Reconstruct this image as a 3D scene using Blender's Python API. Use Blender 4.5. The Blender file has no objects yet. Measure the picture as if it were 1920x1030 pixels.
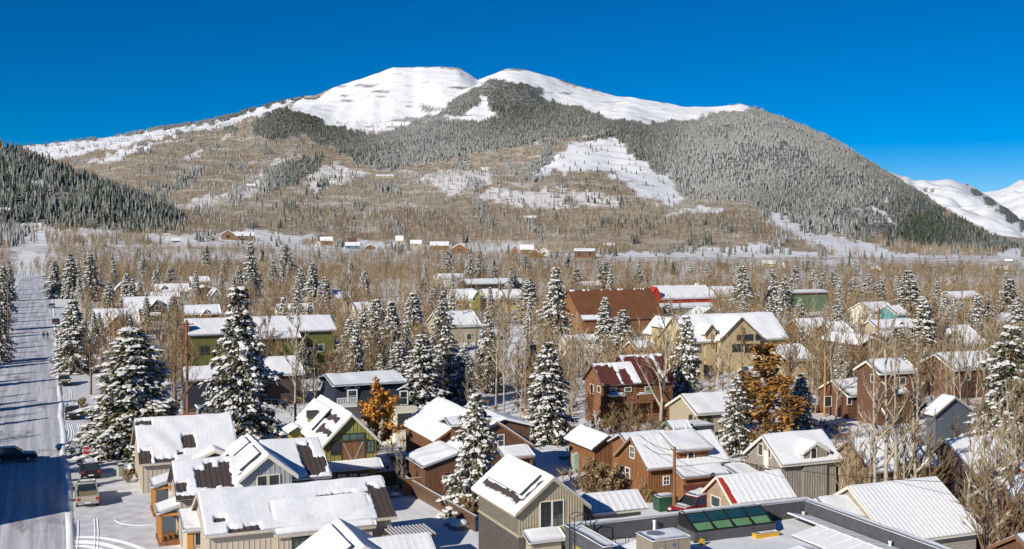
import bpy, math, random
import numpy as np
from mathutils import Vector

SC = bpy.context.scene
COL = SC.collection
rnd = random.Random(11)
npr = np.random.default_rng(5)

# ------------------------------------------------------------------ camera, sky, sun, exposure
CAM_H = 26.0
F, CX, CY = 2100.0, 960.0, 515.0            # focal length and centre in photograph pixels
PITCH = math.atan(85 / 2100)
cam = bpy.data.cameras.new('camera')
cam.sensor_fit = 'HORIZONTAL'
cam.sensor_width = 36
cam.lens = 36 * F / 1920
cam.clip_start = 1
cam.clip_end = 40000
cam_o = bpy.data.objects.new('camera', cam)
cam_o.location = (0, 0, CAM_H)
cam_o.rotation_euler = (math.pi / 2 - PITCH, 0, 0)
COL.objects.link(cam_o)
SC.camera = cam_o

SUN_EL = math.radians(27)
SHADOW_HEAD = math.radians(40)              # shadows run this far right of straight ahead
sun_vec = Vector((-math.sin(SHADOW_HEAD) * math.cos(SUN_EL), -math.cos(SHADOW_HEAD) * math.cos(SUN_EL), math.sin(SUN_EL)))
world = bpy.data.worlds.new('World')
SC.world = world
world.use_nodes = True
wn = world.node_tree
for n in list(wn.nodes):
    wn.nodes.remove(n)
w_out = wn.nodes.new('ShaderNodeOutputWorld')
w_bg = wn.nodes.new('ShaderNodeBackground')
w_sky = wn.nodes.new('ShaderNodeTexSky')
w_sky.sky_type = 'NISHITA'
w_sky.sun_disc = False
w_sky.sun_elevation = SUN_EL
w_sky.sun_rotation = math.atan2(sun_vec.x, sun_vec.y)
w_sky.altitude = 2900
w_sky.air_density = 0.8
w_sky.dust_density = 0.0
w_sky.ozone_density = 4.5
w_hs = wn.nodes.new('ShaderNodeHueSaturation')
w_hs.inputs['Hue'].default_value = 0.503
w_hs.inputs['Saturation'].default_value = 1.5
w_hs.inputs['Value'].default_value = 0.95
w_bg.inputs['Strength'].default_value = 0.085
wn.links.new(w_sky.outputs[0], w_hs.inputs['Color'])
wn.links.new(w_hs.outputs[0], w_bg.inputs['Color'])
wn.links.new(w_bg.outputs[0], w_out.inputs[0])

sun = bpy.data.lights.new('sun', 'SUN')
sun.energy = 5.0
sun.angle = math.radians(0.5)
sun.color = (1.0, 0.93, 0.82)
sun_o = bpy.data.objects.new('sun', sun)
sun_o.rotation_euler = sun_vec.to_track_quat('Z', 'Y').to_euler()
sun_o.location = (-200, -200, 300)
COL.objects.link(sun_o)

SC.view_settings.view_transform = 'Standard'
SC.view_settings.look = 'None'
SC.view_settings.gamma = 1
SC.view_settings.use_curve_mapping = False
SC.view_settings.exposure = 0.05
SC.render.engine = 'CYCLES'
SC.cycles.max_bounces = 5
SC.cycles.diffuse_bounces = 3

# ------------------------------------------------------------------ coordinates: the town grid is turned 22.5 degrees to the view
GA = math.radians(22.5)
CA, SA = math.cos(GA), math.sin(GA)
CP, SP = math.cos(PITCH), math.sin(PITCH)


def g2w(gx, gy, z=0.0):
    return (gx * CA - gy * SA, gx * SA + gy * CA, z)


def w2g(x, y):
    return (x * CA + y * SA, -x * SA + y * CA)


def wray(px, py):
    dx, dy = (px - CX) / F, (CY - py) / F
    return (dx, CP + dy * SP, -SP + dy * CP)


def ray(px, py):
    w = wray(px, py)
    return (w[0] * CA + w[1] * SA, -w[0] * SA + w[1] * CA, w[2])


def at_z(px, py, z=0.0):
    d = ray(px, py)
    t = (z - CAM_H) / d[2]
    return (d[0] * t, d[1] * t)


def at_y(px, py, gy):
    d = ray(px, py)
    t = gy / d[1]
    return (d[0] * t, CAM_H + d[2] * t)


def at_x(px, py, gx):
    d = ray(px, py)
    t = gx / d[0]
    return (d[1] * t, CAM_H + d[2] * t)


def proj(gx, gy, z):
    x, y, _ = g2w(gx, gy)
    zz = z - CAM_H
    fwd = y * CP - zz * SP
    up = y * SP + zz * CP
    return (CX + F * x / fwd, CY - F * up / fwd)


# ------------------------------------------------------------------ materials
MATS = {}


def mk(name, c, rough=0.8, var=0.15, scale=2.0, bump=0.0, stretch=(1, 1, 1), metallic=0.0, c2=None, spec=0.3, detail=4):
    if name in MATS:
        return MATS[name]
    m = bpy.data.materials.new(name)
    m.use_nodes = True
    nt = m.node_tree
    b = nt.nodes['Principled BSDF']
    b.inputs['Roughness'].default_value = rough
    b.inputs['Metallic'].default_value = metallic
    b.inputs['Specular IOR Level'].default_value = spec
    tc = nt.nodes.new('ShaderNodeTexCoord')
    mp = nt.nodes.new('ShaderNodeMapping')
    mp.inputs['Scale'].default_value = stretch
    nz = nt.nodes.new('ShaderNodeTexNoise')
    nz.inputs['Scale'].default_value = scale
    nz.inputs['Detail'].default_value = detail
    cr = nt.nodes.new('ShaderNodeValToRGB')
    a = [max(0, min(1, x * (1 - var))) for x in c]
    d = c2 or [max(0, min(1, x * (1 + var))) for x in c]
    cr.color_ramp.elements[0].position = 0.3
    cr.color_ramp.elements[1].position = 0.7
    cr.color_ramp.elements[0].color = (*a, 1)
    cr.color_ramp.elements[1].color = (*d, 1)
    L = nt.links.new
    L(tc.outputs['Object'], mp.inputs['Vector'])
    L(mp.outputs[0], nz.inputs['Vector'])
    L(nz.outputs['Fac'], cr.inputs[0])
    L(cr.outputs[0], b.inputs['Base Color'])
    if bump:
        bp = nt.nodes.new('ShaderNodeBump')
        bp.inputs['Strength'].default_value = 0.6
        bp.inputs['Distance'].default_value = bump
        L(nz.outputs['Fac'], bp.inputs['Height'])
        L(bp.outputs[0], b.inputs['Normal'])
    MATS[name] = m
    return m


def tint_by_object(m, amount=0.25):
    """vary the colour a little from one copy to the next"""
    nt = m.node_tree
    b = nt.nodes['Principled BSDF']
    src = b.inputs['Base Color'].links[0].from_socket
    oi = nt.nodes.new('ShaderNodeObjectInfo')
    hs = nt.nodes.new('ShaderNodeHueSaturation')
    mr = nt.nodes.new('ShaderNodeMapRange')
    mr.inputs['To Min'].default_value = 1 - amount
    mr.inputs['To Max'].default_value = 1 + amount
    mr2 = nt.nodes.new('ShaderNodeMapRange')
    mr2.inputs['To Min'].default_value = 0.49
    mr2.inputs['To Max'].default_value = 0.515
    nt.links.new(oi.outputs['Random'], mr.inputs[0])
    nt.links.new(oi.outputs['Random'], mr2.inputs[0])
    nt.links.new(mr.outputs[0], hs.inputs['Value'])
    nt.links.new(mr2.outputs[0], hs.inputs['Hue'])
    nt.links.new(src, hs.inputs['Color'])
    nt.links.new(hs.outputs[0], b.inputs['Base Color'])
    return m


M_SNOW = mk('snow', (0.80, 0.82, 0.85), 0.55, 0.03, 3, 0.02, c2=(0.87, 0.88, 0.89))
M_SNOWTREE = mk('snow_on_boughs', (0.80, 0.80, 0.80), 0.6, 0.08, 9, c2=(0.92, 0.90, 0.87))
M_NEEDLE = tint_by_object(mk('spruce_needles', (0.070, 0.076, 0.040), 0.75, 0.2, 1.6, c2=(0.205, 0.18, 0.10)), 0.3)
M_FROST = mk('frosted_needles', (0.34, 0.36, 0.33), 0.7, 0.2, 2.0, c2=(0.55, 0.56, 0.53))
M_BARK = mk('spruce_bark', (0.11, 0.075, 0.05), 0.9, 0.3, 6)
M_ASPEN = mk('pale_bark', (0.40, 0.35, 0.265), 0.85, 0.25, 3, stretch=(1, 1, 0.4))
M_BROWNBARK = mk('brown_bark', (0.20, 0.135, 0.085), 0.9, 0.25, 4, stretch=(1, 1, 0.4))
M_TWIG = tint_by_object(mk('brown_twigs', (0.27, 0.18, 0.095), 0.9, 0.2, 1.0, c2=(0.37, 0.255, 0.14)), 0.25)
M_TWIGPALE = tint_by_object(mk('pale_twigs', (0.33, 0.255, 0.17), 0.9, 0.2, 1.0), 0.2)
M_ORANGE = mk('orange_leaves', (0.50, 0.20, 0.03), 0.7, 0.3, 1.2, c2=(0.72, 0.36, 0.07))
M_RUST = mk('rust_leaves', (0.34, 0.16, 0.04), 0.7, 0.3, 0.8, c2=(0.52, 0.28, 0.07))
M_TANLEAF = mk('dry_leaves', (0.32, 0.20, 0.09), 0.8, 0.3, 1.5, c2=(0.45, 0.33, 0.18))
M_BROWNMETAL = mk('brown_metal', (0.085, 0.065, 0.06), 0.5, 0.12, 3, stretch=(3, 3, .5))
M_MAROON = mk('maroon_metal', (0.12, 0.038, 0.032), 0.5, 0.12, 2)
M_RUSTROOF = mk('rust_brown_metal', (0.175, 0.075, 0.035), 0.55, 0.15, 0.6)
M_DARKROOF = mk('dark_roofing', (0.05, 0.05, 0.055), 0.7, 0.15, 3)
M_TAN = mk('tan_paint', (0.40, 0.345, 0.245), 0.8, 0.06, 2)
M_BEIGE = mk('beige_paint', (0.52, 0.45, 0.36), 0.8, 0.06, 2)
M_GREYWALL = mk('grey_paint', (0.40, 0.41, 0.42), 0.8, 0.06, 2)
M_OLIVE = mk('olive_paint', (0.30, 0.27, 0.075), 0.8, 0.08, 2)
M_GREEN = mk('green_paint', (0.155, 0.16, 0.05), 0.8, 0.10, 1.5)
M_BLUEWALL = mk('blue_grey_paint', (0.11, 0.135, 0.165), 0.8, 0.08, 2)
M_BLACKBLUE = mk('blue_black_paint', (0.028, 0.034, 0.05), 0.7, 0.1, 2)
M_DARKWOOD = mk('dark_wood', (0.085, 0.06, 0.05), 0.85, 0.25, 3, stretch=(4, 4, .6))
M_BROWNWOOD = mk('brown_wood', (0.22, 0.10, 0.045), 0.85, 0.35, 2.2, stretch=(5, 5, .5), c2=(0.34, 0.16, 0.065))
M_REDWOOD = mk('red_brown_wood', (0.15, 0.075, 0.045), 0.85, 0.3, 2.2, stretch=(5, 5, .5))
M_GREYWOOD = mk('weathered_grey_wood', (0.30, 0.27, 0.235), 0.9, 0.25, 2.2, stretch=(5, 5, .5))
M_LAPWOOD = mk('weathered_clapboard', (0.34, 0.26, 0.18), 0.9, 0.3, 2.0, stretch=(.5, .5, 6))
M_LOG = mk('log_wood', (0.26, 0.125, 0.06), 0.8, 0.3, 2.5, stretch=(.6, .6, 5))
M_TIMBER = mk('orange_timber', (0.55, 0.24, 0.06), 0.6, 0.2, 3)
M_CREAM = mk('cream_trim', (0.72, 0.68, 0.56), 0.7, 0.04, 3)
M_WHITE = mk('white_paint', (0.78, 0.78, 0.77), 0.6, 0.03, 3)
M_DARKTRIM = mk('dark_trim', (0.06, 0.05, 0.05), 0.6, 0.1, 3)
M_SAND = mk('sand_stucco', (0.52, 0.42, 0.25), 0.9, 0.08, 1.5)
M_RED = mk('red_paint', (0.40, 0.04, 0.03), 0.7, 0.15, 2)
M_BRICK = mk('brick', (0.30, 0.12, 0.07), 0.9, 0.3, 5)
M_TEAL = mk('teal_paint', (0.10, 0.32, 0.33), 0.8, 0.08, 2)
M_GLASS = mk('window_glass', (0.03, 0.04, 0.045), 0.08, 0.3, 1.0, spec=0.8)
M_GLASSGREEN = mk('greenish_glass', (0.10, 0.16, 0.13), 0.08, 0.3, 1.0, spec=0.8)
M_SHINGLE = mk('dark_shingle_wall', (0.095, 0.085, 0.075), 0.9, 0.4, 4, stretch=(1, 1, 4))
M_PANEL = mk('solar_panel', (0.05, 0.06, 0.08), 0.25, 0.15, 3, spec=0.6)
M_METAL = mk('galvanised_metal', (0.45, 0.45, 0.46), 0.4, 0.1, 3, metallic=0.6)
M_BLACK = mk('black_paint', (0.02, 0.02, 0.022), 0.45, 0.1, 3)
M_RUBBER = mk('rubber', (0.02, 0.02, 0.02), 0.9, 0.1, 3)
M_POLE = mk('pole_wood', (0.24, 0.115, 0.06), 0.9, 0.25, 4, stretch=(4, 4, .4))
M_ORPOLE = mk('orange_pole_wood', (0.40, 0.22, 0.09), 0.9, 0.25, 4, stretch=(4, 4, .4))
M_MEMBRANE = mk('grey_membrane', (0.085, 0.085, 0.095), 0.8, 0.15, 2)
M_YELLOW = mk('yellow_plastic', (0.62, 0.36, 0.03), 0.5, 0.1, 3)
M_SIGNRED = mk('sign_red', (0.45, 0.012, 0.02), 0.4, 0.05, 3)
M_HVAC = mk('tan_sheet_metal', (0.27, 0.225, 0.17), 0.6, 0.06, 2)
M_FENCE = mk('brown_fence', (0.13, 0.08, 0.05), 0.9, 0.3, 3, stretch=(5, 5, .5))


# ------------------------------------------------------------------ mesh helpers
ORG = {}
THINGS = []


class MB:
    def __init__(s):
        s.v, s.f, s.m = [], [], []

    def add(s, vs, fs, mi=0):
        b = len(s.v)
        s.v += [tuple(p) for p in vs]
        s.f += [tuple(i + b for i in q) for q in fs]
        s.m += [mi] * len(fs)
        return s

    def box(s, x0, x1, y0, y1, z0, z1, mi=0):
        x0, x1 = min(x0, x1), max(x0, x1)
        y0, y1 = min(y0, y1), max(y0, y1)
        z0, z1 = min(z0, z1), max(z0, z1)
        return s.add([(x0, y0, z0), (x1, y0, z0), (x1, y1, z0), (x0, y1, z0), (x0, y0, z1), (x1, y0, z1), (x1, y1, z1), (x0, y1, z1)],
                     [(0, 3, 2, 1), (4, 5, 6, 7), (0, 1, 5, 4), (1, 2, 6, 5), (2, 3, 7, 6), (3, 0, 4, 7)], mi)

    def prism(s, poly, off, mi=0):
        """poly: 3-D points of one face, off: extrusion vector"""
        n = len(poly)
        a = [tuple(p) for p in poly]
        b = [tuple(p[i] + off[i] for i in range(3)) for p in poly]
        fs = [tuple(range(n))[::-1], tuple(range(n, 2 * n))]
        fs += [(i, (i + 1) % n, n + (i + 1) % n, n + i) for i in range(n)]
        return s.add(a + b, fs, mi)

    def tube(s, pts, rad, n=6, mi=0, cap=True):
        k = len(pts)
        if not hasattr(rad, '__len__'):
            rad = [rad] * k
        vs, fs = [], []
        for i in range(k):
            a = Vector(pts[max(0, i - 1)])
            b = Vector(pts[min(k - 1, i + 1)])
            d = (b - a).normalized() if (b - a).length > 1e-9 else Vector((0, 0, 1))
            ref = Vector((1, 0, 0)) if abs(d.x) < 0.8 else Vector((0, 1, 0))
            e1 = d.cross(ref).normalized()
            e2 = d.cross(e1)
            for j in range(n):
                t = 2 * math.pi * j / n
                vs.append(tuple(Vector(pts[i]) + (e1 * math.cos(t) + e2 * math.sin(t)) * rad[i]))
        for i in range(k - 1):
            for j in range(n):
                q = (j + 1) % n
                fs.append((i * n + j, i * n + q, (i + 1) * n + q, (i + 1) * n + j))
        if cap:
            fs.append(tuple(range(n))[::-1])
            fs.append(tuple(range((k - 1) * n, k * n)))
        return s.add(vs, fs, mi)

    def loft(s, rings, mi=0, cap=True):
        n = len(rings[0])
        vs = [p for r in rings for p in r]
        fs = []
        for i in range(len(rings) - 1):
            for j in range(n):
                q = (j + 1) % n
                fs.append((i * n + j, i * n + q, (i + 1) * n + q, (i + 1) * n + j))
        if cap:
            fs.append(tuple(range(n))[::-1])
            fs.append(tuple(range((len(rings) - 1) * n, len(rings) * n)))
        return s.add(vs, fs, mi)

    def build(s, name, mats, parent=None, kind=None, smooth=False, label=None):
        if not s.v:
            return None
        me = bpy.data.meshes.new(name)
        o0 = ORG.get(parent.name, (0, 0, 0)) if parent else (0, 0, 0)
        me.from_pydata([(a - o0[0], b - o0[1], c - o0[2]) for a, b, c in s.v], [], s.f)
        mats = mats if isinstance(mats, (list, tuple)) else [mats]
        for m in mats:
            me.materials.append(m)
        if len(mats) > 1:
            me.polygons.foreach_set('material_index', s.m)
        if smooth:
            me.polygons.foreach_set('use_smooth', [True] * len(me.polygons))
        me.update()
        o = bpy.data.objects.new(name, me)
        COL.objects.link(o)
        if parent:
            o.parent = parent
            ORG[o.name] = o0
        if kind:
            o['kind'] = kind
        if label:
            o['label'] = label
        return o


def np_mesh(name, V, FQ, mats, midx=None, smooth=False, attr=None):
    """fast mesh from numpy: V (n,3), FQ (m,3|4)"""
    me = bpy.data.meshes.new(name)
    V = np.asarray(V, np.float32)
    FQ = np.asarray(FQ, np.int32)
    k = FQ.shape[1]
    me.vertices.add(len(V))
    me.vertices.foreach_set('co', V.ravel())
    me.loops.add(FQ.size)
    me.loops.foreach_set('vertex_index', FQ.ravel())
    me.polygons.add(len(FQ))
    me.polygons.foreach_set('loop_start', np.arange(0, FQ.size, k, dtype=np.int32))
    if smooth:
        me.polygons.foreach_set('use_smooth', np.ones(len(FQ), bool))
    for m in (mats if isinstance(mats, (list, tuple)) else [mats]):
        me.materials.append(m)
    if midx is not None:
        me.polygons.foreach_set('material_index', np.asarray(midx, np.int32))
    me.update(calc_edges=True)
    if attr is not None:
        for an, arr in attr.items():
            a = me.attributes.new(an, 'FLOAT_COLOR', 'POINT')
            a.data.foreach_set('color', np.asarray(arr, np.float32).ravel())
    return me


def link(name, me, parent=None, kind=None):
    o = bpy.data.objects.new(name, me)
    COL.objects.link(o)
    if parent:
        o.parent = parent
        ORG[o.name] = ORG.get(parent.name, (0, 0, 0))
    if kind:
        o['kind'] = kind
    return o


def tag(o, label, cat, group=None):
    o['label'] = label
    o['category'] = cat
    if group:
        o['group'] = group
    return o


def root(name, label, cat, gx, gy, z=0.0, group=None, rot=GA):
    o = bpy.data.objects.new(name, None)
    o.empty_display_size = 0.3
    o.location = g2w(gx, gy, z)
    o.rotation_euler = (0, 0, rot)
    COL.objects.link(o)
    ORG[o.name] = (gx, gy, z)
    return tag(o, label, cat, group)


def lnoise(n, seed, k=5):
    """smooth 2-D noise as a function: sum of random plane waves, about -1..1"""
    g = np.random.default_rng(seed)
    fr = g.normal(0, 1, (k * 2, 2)) * n
    ph = g.uniform(0, 6.28, k * 2)

    def fn(x, y):
        out = 0
        for (a, b), p in zip(fr, ph):
            out = out + np.sin(a * x + b * y + p)
        return out / math.sqrt(k * 2) / 0.9
    return fn


def sstep(x):
    x = np.clip(x, 0, 1)
    return x * x * (3 - 2 * x)

# ------------------------------------------------------------------ terrain
def curve(pts):
    xs = [p[0] for p in pts]
    ys = [p[1] for p in pts]
    return lambda x: np.interp(x, xs, ys)


def inside(px, py, poly):
    px = np.asarray(px)
    py = np.asarray(py)
    r = np.zeros(px.shape, bool)
    n = len(poly)
    for i in range(n):
        x0, y0 = poly[i]
        x1, y1 = poly[(i + 1) % n]
        if y0 == y1:
            continue
        c = ((y0 > py) != (y1 > py)) & (px < (x1 - x0) * (py - y0) / (y1 - y0) + x0)
        r ^= c
    return r


def z_at(py, Y):
    dy = (CY - py) / F
    k = Y / (CP + dy * SP)
    return CAM_H + k * (-SP + dy * CP)


def x_at(px, py, Y):
    dy = (CY - py) / F
    return (px - CX) / F * Y / (CP + dy * SP)


# the mountain's outline and the slopes below it, as elevation angles (photograph rows) at their distances
C1 = curve([(-3000, 462), (0, 462), (300, 464), (350, 462), (500, 466), (650, 472), (800, 476), (1000, 480), (1200, 482), (1920, 483), (5000, 483)])
C2 = curve([(-3000, 420), (-100, 440), (90, 436), (115, 433), (160, 431), (215, 436), (260, 442), (350, 438), (420, 441), (520, 448), (620, 455), (700, 461), (800, 463), (1000, 466), (1200, 468), (1400, 471), (1600, 473), (1800, 472), (1920, 477), (5000, 477)])
C3 = curve([(-3000, 330), (100, 398), (350, 388), (500, 388), (700, 394), (900, 397), (1000, 396), (1200, 402), (1400, 414), (1500, 437), (1600, 454), (1700, 460), (1800, 466), (1920, 475), (5000, 476)])
C4 = curve([(-3000, 300), (100, 345), (350, 330), (500, 325), (700, 320), (900, 320), (1100, 312), (1250, 332), (1400, 347), (1500, 370), (1600, 398), (1700, 425), (1800, 449), (1920, 472), (5000, 475)])
C5 = curve([(-3000, 270), (0, 315), (100, 310), (350, 280), (500, 262), (600, 266), (700, 262), (900, 250), (1000, 247), (1130, 236), (1200, 246), (1400, 262), (1500, 292), (1600, 328), (1700, 380), (1800, 424), (1920, 470), (5000, 474)])
C6 = curve([(-3000, 250), (0, 300), (100, 288), (350, 252), (500, 222), (560, 222), (620, 236), (680, 248), (710, 246), (740, 236), (780, 220), (830, 189), (870, 171), (930, 152), (990, 163), (1040, 188), (1100, 209), (1150, 222), (1200, 227), (1290, 232), (1350, 224), (1400, 216), (1440, 226), (1500, 254), (1600, 302), (1700, 358), (1800, 414), (1920, 469), (5000, 473.5)])
C7A = curve([(-3000, 0), (700, 0), (780, 26), (930, 34), (1050, 22), (1140, 0), (5000, 0)])
SKY = curve([(-3000, 230), (-300, 320), (-100, 300), (0, 291), (30, 277), (60, 272), (100, 269), (200, 259), (300, 241), (400, 223), (450, 211), (540, 186), (600, 176), (640, 160), (700, 140), (740, 127), (800, 125), (860, 127), (880, 138), (895, 150), (930, 137), (950, 130), (965, 128), (980, 130), (1000, 135), (1060, 153), (1130, 175), (1200, 186), (1290, 201), (1340, 201), (1385, 195), (1400, 198), (1440, 210), (1500, 233), (1560, 262), (1600, 285), (1660, 322), (1700, 346), (1750, 378), (1800, 408), (1860, 440), (1920, 467), (2000, 471), (2200, 473), (5000, 473)])
YSKY = curve([(-3000, 5000), (300, 5000), (550, 5500), (1000, 5500), (1150, 5300), (1400, 4500), (1600, 3900), (1800, 3300), (1920, 2900), (2100, 2700), (5000, 2700)])

pxs = np.unique(np.concatenate([np.arange(-3000, -100, 80), np.arange(-100, 2030, 6), np.arange(2030, 5000, 80)])).astype(float)
NC = len(pxs)
rows_near = np.geomspace(15, 700, 110)
rows_mid = np.linspace(0, 1, 250)[1:]
rows_back = np.array([1.01, 1.03, 1.07, 1.15, 1.3, 1.5])
n1 = lnoise(1 / 260., 3)
n2 = lnoise(1 / 90., 4)
n3 = lnoise(1 / 30., 8)
GX, GY, GZ, GPY = [], [], [], []
for px in pxs:
    ys, sk = float(YSKY(px)), float(SKY(px))
    span = ys - 1250
    Yk = [700, 900, 1250] + [1250 + span * f for f in (.13, .32, .506, .694, .79)] + [ys]
    c6, c7 = float(C6(px)), 0.0
    c7 = c6 + (sk - c6) * 0.3 + float(C7A(px))
    pk = [430 + CAM_H * F / 700., float(C1(px)), float(C2(px)), float(C3(px)), float(C4(px)), float(C5(px)), c6, c7, sk]
    zk = [0.0] + [z_at(p, y) for p, y in zip(pk[1:], Yk[1:])]
    Y = np.concatenate([rows_near, 700 + (ys - 700) * rows_mid ** 1.25])
    z = np.interp(Y, [0] + Yk, [0.0] + zk)
    # round the knots a little, but keep the crests
    zz = z.copy()
    for _ in range(3):
        zz[1:-1] = zz[1:-1] * .5 + (zz[:-2] + zz[2:]) * .25
    zz[-12:] = z[-12:]
    z = zz
    yb = ys * rows_back
    zb = zk[-1] * np.array([.995, .97, .92, .8, .6, .35])
    Y = np.concatenate([Y, yb])
    z = np.concatenate([z, zb])
    X = (px - CX) / F * Y
    GX.append(X)
    GY.append(Y)
    GZ.append(z)
GX, GY, GZ = np.array(GX), np.array(GY), np.array(GZ)
# gullies and bumps grow with height; flat in town
amp = np.clip((GY - 1150) / 1500, 0, 1) * np.clip((GZ - 5) / 120, 0, 1)
edge = np.clip(1 - (GY / np.array([YSKY(p) for p in pxs])[:, None]), 0, 1)
fade = np.clip(edge / .12, 0, 1)
GZ = GZ + amp * fade * (n1(GX, GY * .5) * 14 + n2(GX, GY * .6) * 5) + amp * 2.0 * n3(GX, GY)
GZ = GZ + np.clip((GY - 60) / 200, 0, 1) * np.clip((900 - GY) / 300, 0, 1) * 0 + 0.05 * n3(GX * 6, GY * 6) * (GY < 800) * (np.abs(GX * CA + GY * SA + 4) > 18)


def proj_w(X, Y, Z):
    zz = Z - CAM_H
    fw = Y * CP - zz * SP
    return CX + F * X / fw, CY - F * (Y * SP + zz * CP) / fw


PXG, PYG = proj_w(GX, GY, GZ)
# wind-carved ribs and hollows of the open summit snow
rib = -np.abs(lnoise(1., 41)(GX / 75., GY / 420.)) * 9 - np.abs(lnoise(1., 42)(GX / 30., GY / 200.)) * 3.5
GZ = GZ + rib * np.clip((275 - PYG) / 40., 0, 1) * fade
PXG, PYG = proj_w(GX, GY, GZ)

SNOWPOLY = [
    [(535, 200), (560, 186), (600, 172), (640, 158), (700, 137), (740, 120), (865, 120), (895, 146), (960, 122), (1000, 130), (1130, 170), (1290, 196), (1398, 190), (1398, 208), (1330, 216), (1290, 230), (1170, 226), (1130, 216), (1040, 187), (985, 161), (930, 150), (865, 174), (800, 222), (730, 246), (650, 252), (640, 238), (575, 227), (560, 215)],
    [(20, 276), (100, 268), (200, 262), (300, 246), (400, 229), (500, 200), (545, 188), (520, 209), (430, 234), (340, 252), (280, 268), (200, 288), (100, 304), (50, 300)],
    [(170, 310), (240, 285), (330, 262), (280, 285), (200, 312)],
    [(998, 326), (1040, 300), (1072, 275), (1145, 256), (1162, 268), (1178, 282), (1200, 312), (1235, 336), (1278, 366), (1262, 384), (1210, 376), (1160, 348), (1125, 322), (1075, 334), (1040, 322)],
    [(1410, 384), (1440, 396), (1462, 432), (1540, 466), (1640, 492), (1760, 488), (1700, 474), (1650, 458), (1590, 446), (1500, 428), (1450, 392)],
    [(1370, 460), (1480, 470), (1560, 480), (1640, 500), (1920, 470), (1920, 600), (1100, 600), (1230, 478), (1320, 472)],
    [(868, 214), (888, 200), (908, 176), (925, 178), (925, 198), (935, 214), (900, 225), (828, 226), (832, 216)],
    [(1598, 392), (1612, 396), (1655, 424), (1640, 420)], [(1622, 388), (1640, 392), (1680, 424), (1660, 420)], [(1650, 365), (1662, 372), (1668, 390), (1652, 380)],
    [(1250, 402), (1320, 388), (1350, 396), (1260, 408)],
    [(300, 440), (420, 432), (520, 440), (640, 448), (800, 458), (980, 462), (980, 600), (300, 600)],
    [(980, 478), (1130, 480), (1230, 470), (1290, 500), (1290, 600), (980, 600)],
    [(-400, 436), (100, 430), (215, 428), (300, 445), (300, 600), (-400, 600)],
]
DUSTED = [
    [(565, 345), (600, 320), (632, 306), (662, 318), (692, 326), (650, 345), (585, 372)],
    [(775, 332), (900, 322), (930, 340), (840, 366)],
    [(340, 385), (440, 350), (520, 300), (545, 280), (520, 310), (430, 385), (340, 395)],
    [(330, 292), (360, 280), (370, 286), (345, 302)], [(400, 265), (450, 248), (440, 262)], [(490, 238), (508, 230), (505, 242)],
    [(100, 432), (160, 428), (215, 432), (300, 446), (300, 480), (100, 480)], [(300, 440), (380, 434), (400, 446), (330, 462)], [(1250, 470), (1480, 486), (1640, 500), (1600, 512), (1280, 500)],
    [(270, 350), (320, 348), (310, 362), (280, 360)], [(410, 360), (466, 345), (470, 368), (420, 372)],
    [(900, 355), (1000, 350), (1100, 362), (1180, 382), (1000, 392), (900, 372)],
]
CONIFER = [
    [(700, 262), (740, 238), (780, 220), (830, 188), (870, 170), (930, 150), (990, 162), (1040, 187), (1100, 208), (1150, 222), (1200, 232), (1180, 262), (1130, 242), (1050, 262), (960, 268), (880, 282), (860, 300), (720, 316), (640, 290), (560, 262), (500, 262), (480, 240), (505, 205), (560, 200), (600, 228), (640, 240), (650, 254), (700, 252)],
    [(1150, 240), (1300, 228), (1400, 200), (1500, 233), (1600, 285), (1700, 346), (1800, 408), (1920, 466), (1900, 474), (1800, 466), (1700, 452), (1560, 436), (1500, 428), (1440, 392), (1380, 372), (1290, 366), (1200, 312), (1170, 262)],
    [(478, 330), (540, 300), (596, 296), (596, 320), (540, 345), (480, 362)], [(320, 345), (355, 318), (385, 318), (360, 345), (330, 358)],
    [(20, 275), (110, 267), (210, 257), (300, 238), (400, 220), (540, 184), (620, 166), (540, 196), (400, 228), (300, 247), (200, 263), (100, 272), (30, 281)],
    [(1100, 255), (1150, 240), (1160, 262), (1090, 275)], [(985, 330), (1000, 300), (1050, 290), (1040, 310), (1010, 340)],
]


def cover(px, py, jit=0.0):
    """weights (snow, conifer, aspen, dusted) of the ground at a place"""
    nx = lnoise(1 / 45., 20)(px, py * 1.4) * 9 + lnoise(1 / 14., 21)(px, py * 1.4) * 6 + lnoise(1 / 4., 22)(px, py) * 4
    ny = lnoise(1 / 40., 25)(px, py * 1.4) * 5 + lnoise(1 / 14., 23)(px, py * 1.4) * 5 + lnoise(1 / 4., 24)(px, py) * 4
    qx, qy = px + nx, py + ny * .7
    sn = np.zeros(px.shape, bool)
    for p in SNOWPOLY:
        sn |= inside(qx, qy, p)
    co = np.zeros(px.shape, bool)
    for p in CONIFER:
        co |= inside(qx, qy, p)
    du = np.zeros(px.shape, bool)
    for p in DUSTED:
        du |= inside(qx, qy, p)
    co &= ~sn | inside(qx, qy, CONIFER[3])
    return sn, co, du


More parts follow.
